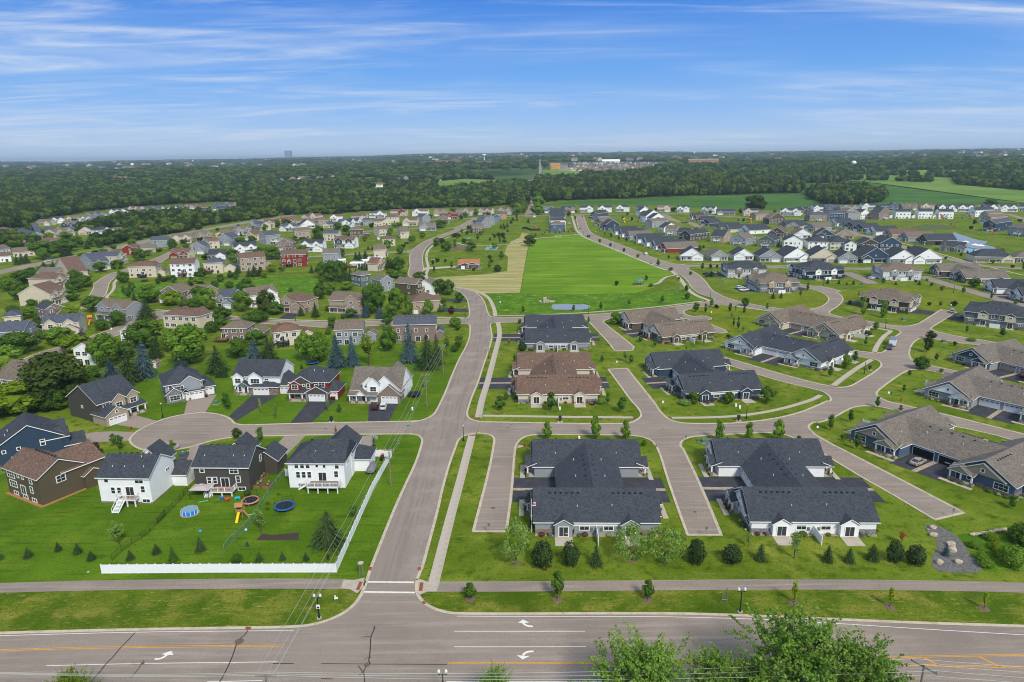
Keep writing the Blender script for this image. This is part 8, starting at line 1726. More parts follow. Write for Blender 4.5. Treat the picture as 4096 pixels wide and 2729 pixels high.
def feeder():
 g = G('D2', 972, 605); r = thing('water_valve_stand', 'round-topped metal stand on four legs at the ramp corner', 'metal stand', g); h = height_at(g, 'D2', 470)
 for i in range(4): a = pi/4 + i*pi/2; MB().tube((cos(a)*.38, sin(a)*.38, 0), (cos(a)*.38, sin(a)*.38, h-.1), .035).obj('leg', M_steel, r)
 MB().lathe([(.5, h-.1), (.55, h), (.45, h+.05)], 14).obj('round_top', M_conc, r); MB().lathe([(.42, h-.32), (.42, h-.26)], 12).obj('hoop', M_steel, r)
feeder()
def easel():
 g = G('D3', 1950, 850); r = thing('metal_frame', 'leaning grey metal frame on the verge left of the lamp post', 'metal frame', g)
 tp = G('D3', 1980, 690, 2.2) if False else None; h = height_at(g, 'D3', 700)
 for a, b in (((-.9,-.3,0), (.35,.1,h)), ((-.6,.3,0), (.35,.1,h)), ((.45,-.6,0), (.35,.1,h)), ((.4,.5,0), (.35,.1,h)), ((-.5,-.18,h*.34), (.42,-.4,h*.34))): MB().tube(a, b, .035).obj('strut', M_steel, r)
easel()
# boulders and stone wall
def boulder(t, x, y, wpx, hpx, label, seed):
 g = G(t, x, y); dep = Vector((g.x, g.y, -CAM_H)).dot(fw); w = wpx*TL[t][2]*dep/F_; r = random.Random(seed); mb = MB(); ico(mb, Vector((0, 0, .25)), (w/2, w*.33, w*.36), r, 2)
 o = mb.obj('boulder', M_boulder, None, (g.x, g.y, 0), r.uniform(-.5, .2)); tag(o, label, 'boulder', 'boulders on the gravel bed')
for i, (x, y, w, l) in enumerate(((1515,155,70,'pale boulder, topmost on the grey gravel bed'), (1517,225,85,'pale boulder, second from the top on the gravel bed'), (1680,310,90,'long pale boulder, upper one behind the blue spruce'), (1690,362,95,'long pale boulder, lower one behind the blue spruce'), (1575,475,80,'white boulder at the lower left of the gravel bed'), (1748,472,80,'tan boulder at the lower right of the gravel bed'), (1470,175,25,'small pale stone between the top boulders'))): boulder('D4', x, y, w, 40, l, 700+i)
sw = thing('stone_wall', 'low wall of pale field stones beside the rough grass', 'stone wall', G('D4', 1900, 215))
for i in range(46):
 f = i/45; g = G('D4', 1860 + 420*f, 215 - 38*f + 10*sin(f*7)) - G('D4', 1900, 215); link('stone', shared('wall_stone%d' % (i % 3), lambda: (lambda m: (ico(m, Vector((0,0,.2)), (.42, .34, .3), random.Random(90+i), 1), m)[1])(MB()), M_boulder), sw, (g.x, g.y + rnd.uniform(-.2, .2), rnd.uniform(-.05, .2)), rnd.uniform(0, 6))
rp = thing('outlet_structure', 'round concrete outlet in a ring of pale stones by the pond', 'outlet', G('B3', 1948, 362)); MB().lathe([(1.1, 0), (1.1, 2.0), (.9, 2.05)], 14).obj('concrete_pipe', M_conc, rp)
for i in range(60):
 a = rnd.uniform(0, 6.28); R = rnd.uniform(1.2, 4.6); link('stone', shared('wall_stone%d' % (i % 3), lambda: None, M_boulder), rp, (cos(a)*R + .8, sin(a)*R*.8 - .6, 0), rnd.uniform(0, 6))
# flagpole
g = G('A3', 938, 1522); fp = thing('flagpole', 'white flagpole with small flag at the grey villa corner', 'flagpole', g); h = height_at(g, 'A3', 1142); MB().tube((0,0,0), (0,0,h), .06, .04, 8).obj('pole', M_white, fp); MB().lathe([(.02, h), (.09, h+.08), (.02, h+.16)], 8).obj('finial', mat('gold_ball', '#b8963a', .4), fp)
fl = MB();
for i in range(7):
 for k in range(5): fl.add([(.05+k*.16, .02*sin(k), h-.45-i*.16), (.05+(k+1)*.16, .02*sin(k+1), h-.45-i*.16-.03), (.05+(k+1)*.16, .02*sin(k+1), h-.6-i*.16-.03), (.05+k*.16, .02*sin(k), h-.6-i*.16)], [(0,1,2,3)], 2 if (i < 4 and k < 2) else i % 2)
fl.obj('flag', [mat('flag_red', '#a02a34', .7), M_white, mat('flag_blue', '#2a3560', .7)], fp)
# basketball hoops
def hoop(t, x, y, yt, rz, label):
 g = G(t, x, y); h = min(4.0, max(2.6, height_at(g, t, yt))); r = thing('basketball_hoop', label, 'basketball hoop', g, rz, 'basketball hoops'); MB().tube((0,.6,0), (0,.6,h-.6), .07).tube((0,.6,h-.7), (0,0,h-.4), .05).obj('pole', M_dark, r); MB().box(-.9, .9, -.03, .03, h-1.0, h).obj('backboard', mat('backboard_grey', '#aeb6b8', .3), r)
 rm = MB()
 for i in range(12): a, b = 2*pi*i/12, 2*pi*(i+1)/12; rm.tube((cos(a)*.23, -.28+sin(a)*.23, h-.85), (cos(b)*.23, -.28+sin(b)*.23, h-.85), .02, n=4)
 rm.obj('rim', M_red, r); MB().box(-.5, .5, .3, 1.1, 0, .2).obj('base', M_dark, r)
hoop('B3', 922, 483, 412, 1.57, 'dark basketball hoop on the driveway by the street corner'); hoop('A2', 2305, 660, 548, 2.5, 'black basketball hoop beside the paver driveway of the white corner house'); hoop('C3', 2030, 808, 745, .2, 'basketball hoop on the grey green park court')
def paintm(n, h): return mat('car_paint_' + n, h, .25, spec=.6, metal=.2)
PAINT = {n: paintm(n, h) for n, h in (('white','#e2e4e6'),('silver','#a9adb0'),('champagne','#a89f92'),('black','#17181b'),('darkred','#4a1418'),('grey','#4b4f55'),('red','#b3221c'),('blue','#6f93ad'),('navy','#22304a'))}
M_tail = mat('tail_light', '#8a1512', .3); M_head = mat('head_light', '#dfe2e0', .1); M_tyre = mat('tyre', '#141415', .8)
def prof(pts, w0, w1=None):
 """extrude a side outline (x, z) across y; upper points drawn in"""
 w1 = w1 or w0; zt = max(z for _, z in pts); zb = min(z for _, z in pts); n = len(pts); vs = []
 for s in (-1, 1):
  for x, z in pts: w = w0 + (w1-w0)*((z-zb)/(zt-zb)); vs.append((x, s*w, z))
 return MB().add(vs, [tuple(range(n)), tuple(range(n, 2*n))[::-1]] + [(i, n+i, n+(i+1) % n, (i+1) % n) for i in range(n)])
SHAPE = {'sedan': ([(-2.35,.32),(2.3,.32),(2.38,.6),(2.25,.78),(1.05,.97),(-1.55,1.0),(-2.3,.95),(-2.42,.65)], [(-1.75,.97),(1.15,.95),(.35,1.42),(-.95,1.43)], (-.95, .35, 1.43), .7),
'suv': ([(-2.3,.36),(2.3,.36),(2.38,.7),(2.2,1.0),(1.1,1.1),(-2.3,1.12),(-2.4,.7)], [(-2.25,1.1),(1.2,1.08),(.5,1.68),(-2.0,1.7)], (-2.0, .5, 1.7), .74),
'van': ([(-2.5,.36),(2.4,.36),(2.5,.8),(2.1,1.15),(1.5,1.25),(-2.5,1.25)], [(-2.48,1.24),(1.6,1.22),(.95,1.85),(-2.4,1.88)], (-2.4, .95, 1.88), .76),
'pickup': ([(-2.9,.45),(2.75,.45),(2.85,.8),(2.7,1.1),(1.35,1.2),(-2.9,1.2)], [(-.95,1.18),(1.45,1.18),(.8,1.85),(-.75,1.87)], (-.75, .8, 1.87), .74)}
CARM = {}
def car(kind, paint, t, x, y, x2, y2, label, sc=1.0, z=0.05):
 a, b = G(t, x, y), G(t, x2, y2); yaw = atan2(b.y-a.y, b.x-a.x); r = thing('parked_car' if kind != 'pickup' else 'pickup_truck', label, {'pickup': 'pickup truck', 'van': 'van', 'suv': 'car'}.get(kind, 'car'), Vector((a.x, a.y, z)), yaw, 'parked vehicles'); r.scale = (sc, sc, sc)
 key = (kind, paint)
 if key not in CARM:
  body, gh, rf, tw = SHAPE[kind]; m = PAINT[paint]; bm_ = prof(body, .9, .86)
  if kind == 'pickup': bm_.box(-2.8, -1.0, -.72, .72, 1.19, 1.21, 1)
  g = prof(gh, .84, tw); rb = MB().box(rf[0]-.03, rf[1]+.03, -tw-.02, tw+.02, rf[2]-.03, rf[2]+.05)
  pil = MB()
  for s in (-1, 1):
   xm = (gh[0][0]+gh[1][0])/2 - .1; pil.tube((xm, s*.83, gh[0][1]), (xm, s*tw, rf[2]), .05, n=4); pil.tube((gh[0][0]+.05, s*.83, gh[0][1]), (rf[0], s*tw, rf[2]), .07, n=4); pil.tube((gh[1][0]-.05, s*.83, gh[1][1]), (rf[1], s*tw, rf[2]), .05, n=4)
  rb.v += []; base = len(rb.v); rb.add(pil.v, pil.f)
  CARM[key] = (bm_.mesh('body', [m, M_dark]), g.mesh('windows', [M_glass]), rb.mesh('roof', [m]), MB().tube((0,-.11,0), (0,.11,0), .34, n=14).mesh('tyre', [M_tyre]), MB().tube((0,-.125,0), (0,.125,0), .21, n=10).mesh('rim', [M_steel]), MB().box(-.03, .03, -.2, .2, 0, .16).mesh('headlight', [M_head]), MB().box(-.03, .03, -.16, .16, 0, .2).mesh('tail_light', [M_tail]))
 B = CARM[key]; body = SHAPE[kind][0]; fx, bx = max(p[0] for p in body), min(p[0] for p in body); ax = (fx-.85, bx+.95)
 link('body', B[0], r); link('windows', B[1], r); link('roof', B[2], r)
 for xx in ax:
  for s in (-.82, .82): w = link('wheel', B[3], r, (xx, s, .34)); link('rim', B[4], w)
 for s in (-.6, .6): link('headlight', B[5], r, (fx-.06, s, .68)); link('tail_light', B[6], r, (bx+.05, s, .72))
 return r
for a in (('suv','darkred','F2',226,165,245,110,'dark red SUV parked left of the white one on the black driveway'), ('suv','white','F2',302,165,322,105,'white SUV parked beside the dark red one'), ('sedan','champagne','A5',1130,880,1300,800,'champagne sedan outside the open garage of the blue villa'), ('suv','white','A5',1540,880,1640,830,'white car inside the second open garage of the blue villa'),
('van','black','B4',790,745,860,725,'black van on the driveway of the taupe-roofed villa'), ('sedan','silver','A1',1955,700,1860,690,'silver sedan parked at the cul-de-sac bulb edge'), ('sedan','grey','A1',2110,810,2135,760,'dark car nose beside the white stair-deck house'), ('suv','silver','B5',1532,490,1560,455,'silver SUV at the end of the far stub'), ('sedan','blue','B5',1625,545,1665,535,'pale blue sedan beside the grey townhouse'), ('suv','white','B5',606,105,660,98,'white SUV beside the taupe-roofed townhouse'),
('suv','white','C5',800,1325,860,1315,'white SUV behind the pickup at the grey townhouse'), ('pickup','white','C5',862,1360,790,1368,'white pickup truck at the grey townhouse garages'), ('sedan','black','C5',352,1140,420,1135,'black sedan on the white townhouse driveway, upper one'), ('sedan','black','C5',385,1165,460,1155,'black sedan on the white townhouse driveway, lower one'), ('sedan','silver','C5',488,1122,560,1118,'silver sedan nearest the white townhouse'), ('sedan','white','C5',1478,1038,1540,1036,'white sedan on the back street behind the townhouses'), ('suv','white','C5',1500,1150,1570,1150,'white SUV between the grey and navy townhouses'),
('suv','white','C4',1822,870,1770,845,'white SUV driving along the field road'), ('sedan','grey','C4',945,528,930,480,'grey car parked on the upper field road'), ('suv','navy','C4',1045,632,1025,605,'dark car at the kerb where the field path meets the road'), ('sedan','red','C4',975,362,985,352,'small dark red car at the crossing street'), ('suv','white','C4',795,455,840,452,'white police-style SUV beside the terrace row'), ('sedan','red','C4',832,530,870,530,'bright red car beside the blue-ended terrace'), ('suv','black','C4',1090,382,1120,380,'black SUV on a field road driveway'),
('sedan','black','B1',930,755,860,740,'black sedan in front of the slate-roofed cream house'), ('suv','navy','C3',898,730,950,725,'dark blue SUV on the driveway by the park street'), ('sedan','grey','C3',1640,545,1680,520,'grey sedan parked on the park street kerb'), ('suv','black','C3',485,998,540,990,'black SUV below the motorhome, left one'), ('suv','black','C3',545,992,590,985,'black SUV below the motorhome, right one'), ('sedan','white','C5',1692,660,1730,655,'white car on the ranch row driveway'), ('suv','grey','C5',2060,530,2090,520,'grey car at the dark ranch garages'), ('sedan','grey','C2',920,480,980,470,'dark car driving on the left arterial'), ('sedan','white','C1',1125,420,1150,415,'white car in the woodland edge driveway, left one'), ('sedan','white','C1',1175,418,1200,415,'white car in the woodland edge driveway, right one'), ('pickup','white','C1',650,965,700,955,'white pickup on the left arterial'), ('sedan','darkred','B5',2345,1225,2354,1190,'dark red car at the right edge driveway')): car(*a)
def trailer_rig():
 car('pickup', 'grey', 'B5', 808, 905, 800, 945, 'dark grey pickup towing the white trailer at the kerb')
 a, b = G('B5', 842, 870), G('B5', 825, 920); d = (b-a).normalized(); c = a - d*1.2; r = thing('cargo_trailer', 'white enclosed cargo trailer hitched behind the grey pickup', 'trailer', c, atan2(d.y, d.x)); m = M_white
 MB().box(-3.0, 3.0, -1.15, 1.15, .5, 2.75).obj('trailer_box', m, r); MB().box(-3.04, 3.04, -1.19, 1.19, .45, .6).box(-3.04, 3.04, -1.19, 1.19, 2.7, 2.78).obj('trim', M_steel, r); MB().box(-3.06, -3.0, -1.0, 1.0, .65, 2.6).obj('rear_door', m, r); MB().tube((3,0,.5), (4.4,0,.5), .07).obj('tow_bar', M_dark, r)
 for x in (-.5, .45):
  for s in (-1.05, 1.05): w = link('wheel', CARM[('pickup', 'grey')][3], r, (x, s, .34)); link('rim', CARM[('pickup', 'grey')][4], w)
trailer_rig()
def motorhome():
 a, b = G('C3', 380, 968), G('C3', 590, 968); d = b - a; r = thing('motorhome', 'long white motorhome with blue stripe parked in the storage yard', 'motorhome', (a+b)/2, atan2(d.y, d.x)); L = d.length/2
 prof([(-L,.6),(L-.2,.6),(L,1.4),(L-.5,3.6),(-L,3.6)], 1.25).obj('body', M_white, r); MB().box(-L+.3, L-.6, -1.29, -1.25, 1.2, 1.6).obj('stripe', mat('rv_blue', '#3f6da0', .4), r)
 for i in range(5): MB().box(-L+1.2+i*L*.36, -L+2.3+i*L*.36, -1.28, -1.2, 2.1, 2.8).obj('window', M_glass, r)
 MB().box(-1, -.2, -.4, .4, 3.6, 3.85).box(2, 2.8, -.4, .4, 3.6, 3.85).obj('roof_unit', M_white, r); MB().box(L-.35, L-.02, -1.1, 1.1, 1.9, 3.0).obj('windscreen', M_glass, r)
 for x in (-L*.5, L*.7):
  for s in (-1.1, 1.1): link('wheel', CARM[('pickup', 'grey')][3], r, (x, s, .34), 0, (1.4, 1.4, 1.4))
motorhome()
for t, xl, yl, xr, yr, lab in (('C3',135,1045,310,1045,'tan storage shed with flat white roof by the motorhome'), ('C3',-20,1005,80,1000,'low white-roofed shed left of the tan storage shed'), ('C3',320,1010,450,1000,'low white shed below the motorhome')):
 a, b = G(t, xl, yl), G(t, xr, yr); H = House('storage_shed', lab, 'shed', a, b, 'storage sheds'); H.d = 9; w = H.w; wb = MB(); walls(wb, 0, w, 0, 9, 0, 2.8, .12, 'x'); wb.obj('wall', WALL['t'], H.root); rb = MB(); gable(rb, 0, w, 0, 9, 2.8, .12, 'x', .3, .3, .12); rb.obj('roof', M_white, H.root); H.gar(2.6, 'f', w*.3, 0); H.gar(2.6, 'f', w*.7, 0)
for t, xl, yl, xr, yr, rc, wc, lab in (('C3',498,668,540,668,'T','t','small garden shed with taupe roof between two houses'), ('B3',430,505,510,505,'B','t','tan double-door garden shed with red-brown gable roof'), ('B1',1755,1130,1805,1130,'T','t','small tan shed behind the blue spruces'), ('C4',305,368,352,368,'S','g','small grey shed by the country road')):
 a, b = G(t, xl, yl), G(t, xr, yr); H = House('garden_shed', lab, 'shed', a, b, 'garden sheds', True); H.d = 2.6; w = H.w; H.vol(0, w, 0, 2.6, 0, 2.2, 'g', 'y', .8, rc, wc, .2, .2); MB().box(w*.2, w*.49, -.05, 0, 0, 1.9).box(w*.51, w*.8, -.05, 0, 0, 1.9).obj('double_door', M_white, H.root)
# ---- park: gazebos, building, playground
def gazebo(t, x, y, wpx, label, pad=True):
 g = G(t, x, y); dep = Vector((g.x, g.y, -CAM_H)).dot(fw); R = wpx*TL[t][2]*dep/F_/2; r = thing('gazebo', label, 'gazebo', g, .2, 'park gazebos'); h = R*.85; gm = mat('gazebo_green', '#55806f', .45); n = 8
 MB().lathe([(R*1.0, 0), (R*1.0, .12)], 8).obj('slab', M_conc, r); rb = MB(); rb.lathe([(R*1.02, h), (R*.98, h+.15), (R*.25, h+R*.42)], 8).lathe([(R*.27, h+R*.46), (R*.05, h+R*.58)], 8); rb.obj('roof', gm, r)
 for i in range(n): a = 2*pi*i/n; MB().box(-.12, .12, -.12, .12, 0, h).obj('post', mat('gazebo_post', '#6d4630', .7), r, (cos(a)*R*.85, sin(a)*R*.85, .1), a)
 for s in (-1, 1):
  tb = MB().box(-.9, .9, -.35, .35, .72, .78).box(-.9, .9, -.75, -.5, .42, .47).box(-.9, .9, .5, .75, .42, .47).box(-.7, -.6, -.6, .6, 0, .72).box(.6, .7, -.6, .6, 0, .72); o = tb.obj('picnic_table', M_greywood, None, (g.x + s*R*.35, g.y, .12), .3*s); tag(o, 'picnic table under the %s, %s one' % (label.split(',')[0], 'left' if s < 0 else 'right'), 'picnic table', 'picnic tables')
gazebo('B4', 735, 172, 118, 'green-roofed gazebo by the sports field'); gazebo('C3', 1730, 690, 86, 'green-roofed gazebo beside the playground')
def park_building():
 a, b = G('C3', 1600, 1062), G('C3', 1865, 1060); H = House('park_building', 'park building with terracotta roof, grey stone base and white doors', 'park building', a, b, None, True); w = H.w; H.d = 11
 H.vol(0, w, 0, 11, 0, 3.0, 'g', 'x', .5, 'O', 'g', .7, .6); H.vol(.6, w*.55, -1.0, 4, 0, 2.8, 'g', 'y', .4, 'O', 'd', .4, .4, 'entry_wall', 'entry_roof'); H.vol(w*.38, w-.4, -.4, 4, 0, 3.0, 'g', 'y', .35, 'O', 'd', .4, .4, 'bay_wall', 'bay_roof')
 bx = (.6, w*.55, -1, 4); H.door('f', 1.6, 0, bx, M_white); H.door('f', 2.9, 0, bx, M_white); H.win('s', 'f', w*.45, .9, None, 1.05); H.put('shutter_door', shared('shut', lambda: MB().box(-1.6, 1.6, -.05, 0, 0, 2.2), mat('shutter_grey', '#5d5f62', .5)), 'f', w*.75, 0, .42)
 MB().box(-.1, w+.1, -.06, 0, 0, 1.0).obj('stone_base', M_stone_g, H.root); MB().box(-1, w+1.5, -2.6, 0, 0, .06).obj('apron', M_conc, H.root)
 for i in range(8): H.put('shrub', shrub_mesh(2 if i % 3 else 0), 'f' if i < 4 else 'r', (w*.6+i*1.1) if i < 4 else (i-4)*2+1, 0, 1.6)
park_building()
def playground():
 g = G('C3', 1650, 785); r = thing('playground', 'playground towers with red slide and tall poles on the wood chip bed', 'playground', g, .1)
 for x, y, c in ((-5, .5, '#2f6b4a'), (4, 1.5, '#6f7478')):
  for sx in (-.8, .8):
   for sy in (-.8, .8): MB().tube((x+sx, y+sy, 0), (x+sx, y+sy, 3.4), .08).obj('tower_post', M_steel, r)
  MB().box(x-.9, x+.9, y-.9, y+.9, 1.6, 1.72).obj('deck', mat('play_deck', '#6a4a3a', .6), r); MB().lathe([(1.4, 3.3), (.05, 4.4)], 6, 0, (x, y)).obj('tower_roof', mat('play_roof'+c, c, .5), r)
  MB().add([(x-.3,y-.9,1.65),(x+.3,y-.9,1.65),(x+.3,y-3.6,.2),(x-.3,y-3.6,.2)], [(0,1,2,3)]).obj('slide', M_red, r)
 for x in (7, 8.6, 10.2): MB().tube((x,0,0), (x,0,5.2), .1).tube((x,0,5.1), (x+1.4,.2,5.1), .05).obj('swing_frame', M_steel, r)
playground()
lp = thing('sign_board', 'small roofed notice board by the park sidewalk', 'notice board', G('C3', 1250, 985)); MB().tube((-.8,0,0), (-.8,0,2.4), .08).tube((.8,0,0), (.8,0,2.4), .08).obj('post', M_wood, lp); MB().box(-1.1, 1.1, -.5, .5, 2.4, 2.55).obj('roof', M_white, lp); MB().box(-.8, .8, -.05, .05, 1.2, 2.1).obj('board', M_dark, lp)
g = G('C4', 648, 640); sg = thing('soccer_goal', 'white soccer goal at the top of the mown field', 'soccer goal', g, -.05); MB().tube((-2.7,0,0), (-2.7,0,2.2), .09).tube((2.7,0,0), (2.7,0,2.2), .09).tube((-2.7,0,2.2), (2.7,0,2.2), .09).tube((-2.7,1.6,0), (2.7,1.6,0), .05).tube((-2.7,0,2.2), (-2.7,1.6,0), .05).tube((2.7,0,2.2), (2.7,1.6,0), .05).obj('frame', M_white, sg)
sc_ = MB()
for i in range(18): x = -2.7 + 5.4*i/17; sc_.tube((x,0,2.2), (x,1.6,0), .012, n=3)
stuff(sc_.obj('net', M_white, sg))
g = G('C4', 1895, 1000); patch('bench_pad', GG('C4 1866 993 1950 990 1960 1002 1880 1006'), M_conc, .08); bn = thing('park_bench', 'park bench on a concrete pad beside the field road', 'bench', g, -.7); MB().box(-.9, .9, -.2, .2, .42, .48).obj('seat', M_dark, bn); MB().box(-.9, .9, .2, .26, .5, .95).obj('backrest', M_dark, bn)
for s in (-.8, .8): MB().box(s-.04, s+.04, -.2, .24, 0, .45).obj('leg', M_dark, bn)
# clubhouse by the pond and pool umbrellas
a, b = G('C6', 1225, 815), G('C6', 1535, 838); H = House('clubhouse', 'grey clubhouse with stone chimney beside the swimming pool', 'clubhouse', a, b); w = H.w; H.d = 14; H.vol(0, w, 0, 14, 0, 3.4, 'g', 'x', .5, 'K', 'g'); H.vol(w*.62, w+1, -2.5, 6, 0, 3.2, 'g', 'y', .55, 'K', 'g', name='wing_wall', roof='wing_roof'); H.vol(-.5, w*.3, -1.5, 6, 0, 3.2, 'g', 'y', .5, 'K', 'g', name='wing_wall', roof='wing_roof')
MB().box(w*.16, w*.22, -2.2, -1.4, 0, 7.0).obj('chimney', M_stone, H.root)
for u in (w*.38, w*.5): H.win('t', 'f', u, .9)
for u in (w*.7, w*.85): H.win('p', 'f', u, .1, None, 2.56)
for i, (x, y) in enumerate(((1500,765),(1560,750),(1690,790),(1760,800))):
 g = G('C6', x, y); r = thing('pool_umbrella', '%s white parasol by the swimming pool' % ('leftmost', 'second', 'third', 'rightmost')[i], 'parasol', g, 0, 'pool parasols'); MB().tube((0,0,0), (0,0,3.4), .08).obj('pole', M_dark, r); MB().lathe([(3.0, 2.9), (2.9, 3.0), (.1, 4.0)], 8).obj('canopy', M_white, r)
# ---- people
def person(t, x, y, yaw, top, legs, label, sit=False, z=0.0, walk=0.0):
 g = G(t, x, y); bm_ = bpy.data.meshes.new('body'); s = .0 if not sit else 1.0; hip = .93 if not sit else .62
 V = [(0,0,hip), (0,0,hip+.25), (0,0,hip+.5), (0,0,hip+.6), (0,.02,hip+.72)]
 E = [(0,1),(1,2),(2,3),(3,4)]; R = [.16,.15,.17,.07,.1]
 for sx in (-1, 1):
  sh = len(V); V += [(sx*.2, 0, hip+.5), (sx*.25, (.1 if sx*walk > 0 else -.08)+.1*s, hip+.22), (sx*.24, (.22 if sx*walk > 0 else -.02)+.3*s, hip+.02+.2*s)]; R += [.075, .055, .045]; E += [(2, sh), (sh, sh+1), (sh+1, sh+2)]
  lg = len(V); kx = walk*sx*.18
  if sit: V += [(sx*.1, .05, hip-.02), (sx*.14, .45, hip-.02), (sx*.14, .48, hip-.42), (sx*.14, .62, hip-.48)]
  else: V += [(sx*.1, 0, hip-.08), (sx*.11, kx+.03, .48), (sx*.11, kx*1.6-.02, .07), (sx*.11, kx*1.6+.14, .04)]
  R += [.1, .075, .05, .045]; E += [(0, lg), (lg, lg+1), (lg+1, lg+2), (lg+2, lg+3)]
 bm_.from_pydata(V, E, []); o = link('person', bm_, None, (g.x, g.y, z), yaw); md = o.modifiers.new('skin', 'SKIN')
 for i, d in enumerate(bm_.skin_vertices[0].data): d.radius = (R[i], R[i]); d.use_root = (i == 0)
 o.modifiers.new('sub', 'SUBSURF').levels = 1; o.modifiers['sub'].render_levels = 1; bm_.materials.append(mat('shirt_'+top, top, .8)); tag(o, label, 'person')
 tr = MB()
 for sx in (-1, 1):
  if sit: tr.tube((sx*.1,.02,hip-.02), (sx*.14,.47,hip-.02), .125, .095, 8).tube((sx*.14,.47,hip+.02), (sx*.14,.49,hip-.38), .095, .07, 8)
  else: kx = walk*sx*.18; tr.tube((sx*.1,0,hip-.02), (sx*.11,kx+.03,.48), .13, .095, 8).tube((sx*.11,kx+.03,.5), (sx*.11,kx*1.6-.02,.1), .095, .07, 8)
 tr.obj('trousers', mat('trousers_'+legs, legs, .8), o); MB().lathe([(.05, hip+.66), (.11, hip+.72), (.12, hip+.8), (.09, hip+.88), (.02, hip+.92)], 10).obj('head', mat('skin', '#a87a5c', .6), o); MB().lathe([(.125, hip+.79), (.12, hip+.87), (.06, hip+.94)], 10).obj('hair', mat('hair_dark', '#2c211b', .8), o)
 return o
def mower():
 g = G('B4', 202, 1545); r = thing('riding_mower', 'orange riding mower beside the cream villa patio', 'riding mower', g, -.5); om = mat('mower_orange', '#c0502a', .5)
 MB().box(-.5, .5, -.6, .55, .25, .5).obj('deck', M_dark, r); MB().box(-.35, .35, -.85, -.35, .45, .95).obj('engine', om, r); MB().box(-.3, .3, -.3, .2, .5, .66).box(-.3, .3, -.38, -.28, .6, 1.1).obj('seat', M_dark, r)
 for x, y, R in ((-.5,-.5,.3),(.5,-.5,.3),(-.4,.7,.18),(.4,.7,.18)): MB().tube((x-.1,y,R), (x+.1,y,R), R, n=12).obj('wheel', M_tyre, r)
 MB().tube((-.3,.2,.5), (-.25,.35,1.05), .025).tube((.3,.2,.5), (.25,.35,1.05), .025).obj('control_lever', M_steel, r)
mower(); person('B4', 203, 1543, -.5, '#2f7f86', '#3a3630', 'person in a teal shirt riding the orange mower', True, .12); person('B4', 234, 1535, .6, '#2a6f78', '#2c2a2a', 'person in a teal shirt standing behind the mower', False, 0, .5)
person('C3', 1160, 905, 1.6, '#2f2f33', '#4a4a52', 'person in dark clothes walking on the park sidewalk', False, .06, 1.0); person('C4', 855, 402, 1.4, '#33383f', '#3a3a44', 'person in dark clothes on the upper field sidewalk', False, .06, 1.0)
def far_house_mesh(rc, wc, k):
 mb = MB(); w, d, h = (15, 12, 5.6) if k == 0 else (12, 14, 5.8); walls(mb, -w/2, w/2, -d/2, d/2, 0, h, .6, 'x' if k == 0 else 'y', 1); gable(mb, -w/2, w/2, -d/2, d/2, h, .6, 'x' if k == 0 else 'y', .5, .4, .3, 0, 1); walls(mb, -w/2-3, w/2-8, -d/2-2, 0, 0, 3.2, .6, 'y', 1); gable(mb, -w/2-3, w/2-8, -d/2-2, 0, 3.2, .6, 'y', .3, .3, .3, 0, 1)
 for x in (-3, 0, 3): mb.box(x-.6, x+.6, -d/2-.06, -d/2, 3.6, 5.0, 2)
 return mb.mesh('far_house', [ROOF[rc], WALL[wc], M_glass])
FH = [far_house_mesh(rc, wc, k) for rc, wc, k in (('T','t',0),('G','c',1),('S','g',0),('B','t',1),('T','w',0),('K','g',1))]
FHN = ['tan', 'cream', 'grey', 'brown', 'white', 'dark-roofed grey']
def far_house(p, k, label, grp, rz, sc=1.0): o = link('far_house', FH[k], None, p, rz, (sc, sc, sc)); return tag(o, label, 'house', grp)
q = random.Random(9); FB = MB(); FBM = [ROOF[k] for k in 'TGSBK'] + [WALL[k] for k in 'tcgw'] + [M_glass]
def far_row(t, x0, x1, ys, step, group, where):
 for iy, y in enumerate(ys):
  x = x0 + q.uniform(0, 10)
  while x < x1:
   g = G(t, x, y + q.uniform(-4, 4)); k = q.randint(0, 5)
   if iy < 2: far_house(g, k, 'tiny %s house in the %s' % (FHN[k], where), group, q.uniform(-.5, .5))
   else:
    me = FH[k]; mx = Matrix.Translation(g) @ Matrix.Rotation(q.uniform(-.5, .5), 4, 'Z'); ms = [FBM.index(s) for s in me.materials]; b0 = len(FB.v); FB.v += [tuple(mx @ v.co) for v in me.vertices]
    for p in me.polygons: FB.f.append([b0 + i for i in p.vertices]); FB.m.append(ms[p.material_index])
   x += q.uniform(.75, 1.3)*step
far_row('E3', 690, 1500, (298, 282, 268, 256, 246, 237, 229), 40, 'houses of the far subdivision', 'far subdivision beyond the right woodland')
far_row('E4', -80, 420, (236, 230, 224, 219), 30, 'houses of the far right subdivision', 'distant right subdivision below the horizon')
for i in range(170):
 a = q.uniform(-.66, .66); r = 3300 + 6500*q.random()**1.3; x, y = r*sin(a), r*cos(a); g = Vector((x, y, hill(x, y) + 7)); me = FH[q.randint(0, 5)]; mx = Matrix.Translation(g) @ Matrix.Rotation(q.uniform(0, 3), 4, 'Z') @ Matrix.Scale(1.3 + r/9000, 4); ms = [FBM.index(s) for s in me.materials]; b0 = len(FB.v); FB.v += [tuple(mx @ v.co) for v in me.vertices]
 for p in me.polygons: FB.f.append([b0 + i for i in p.vertices]); FB.m.append(ms[p.material_index])
stuff(FB.obj('distant_houses', FBM))
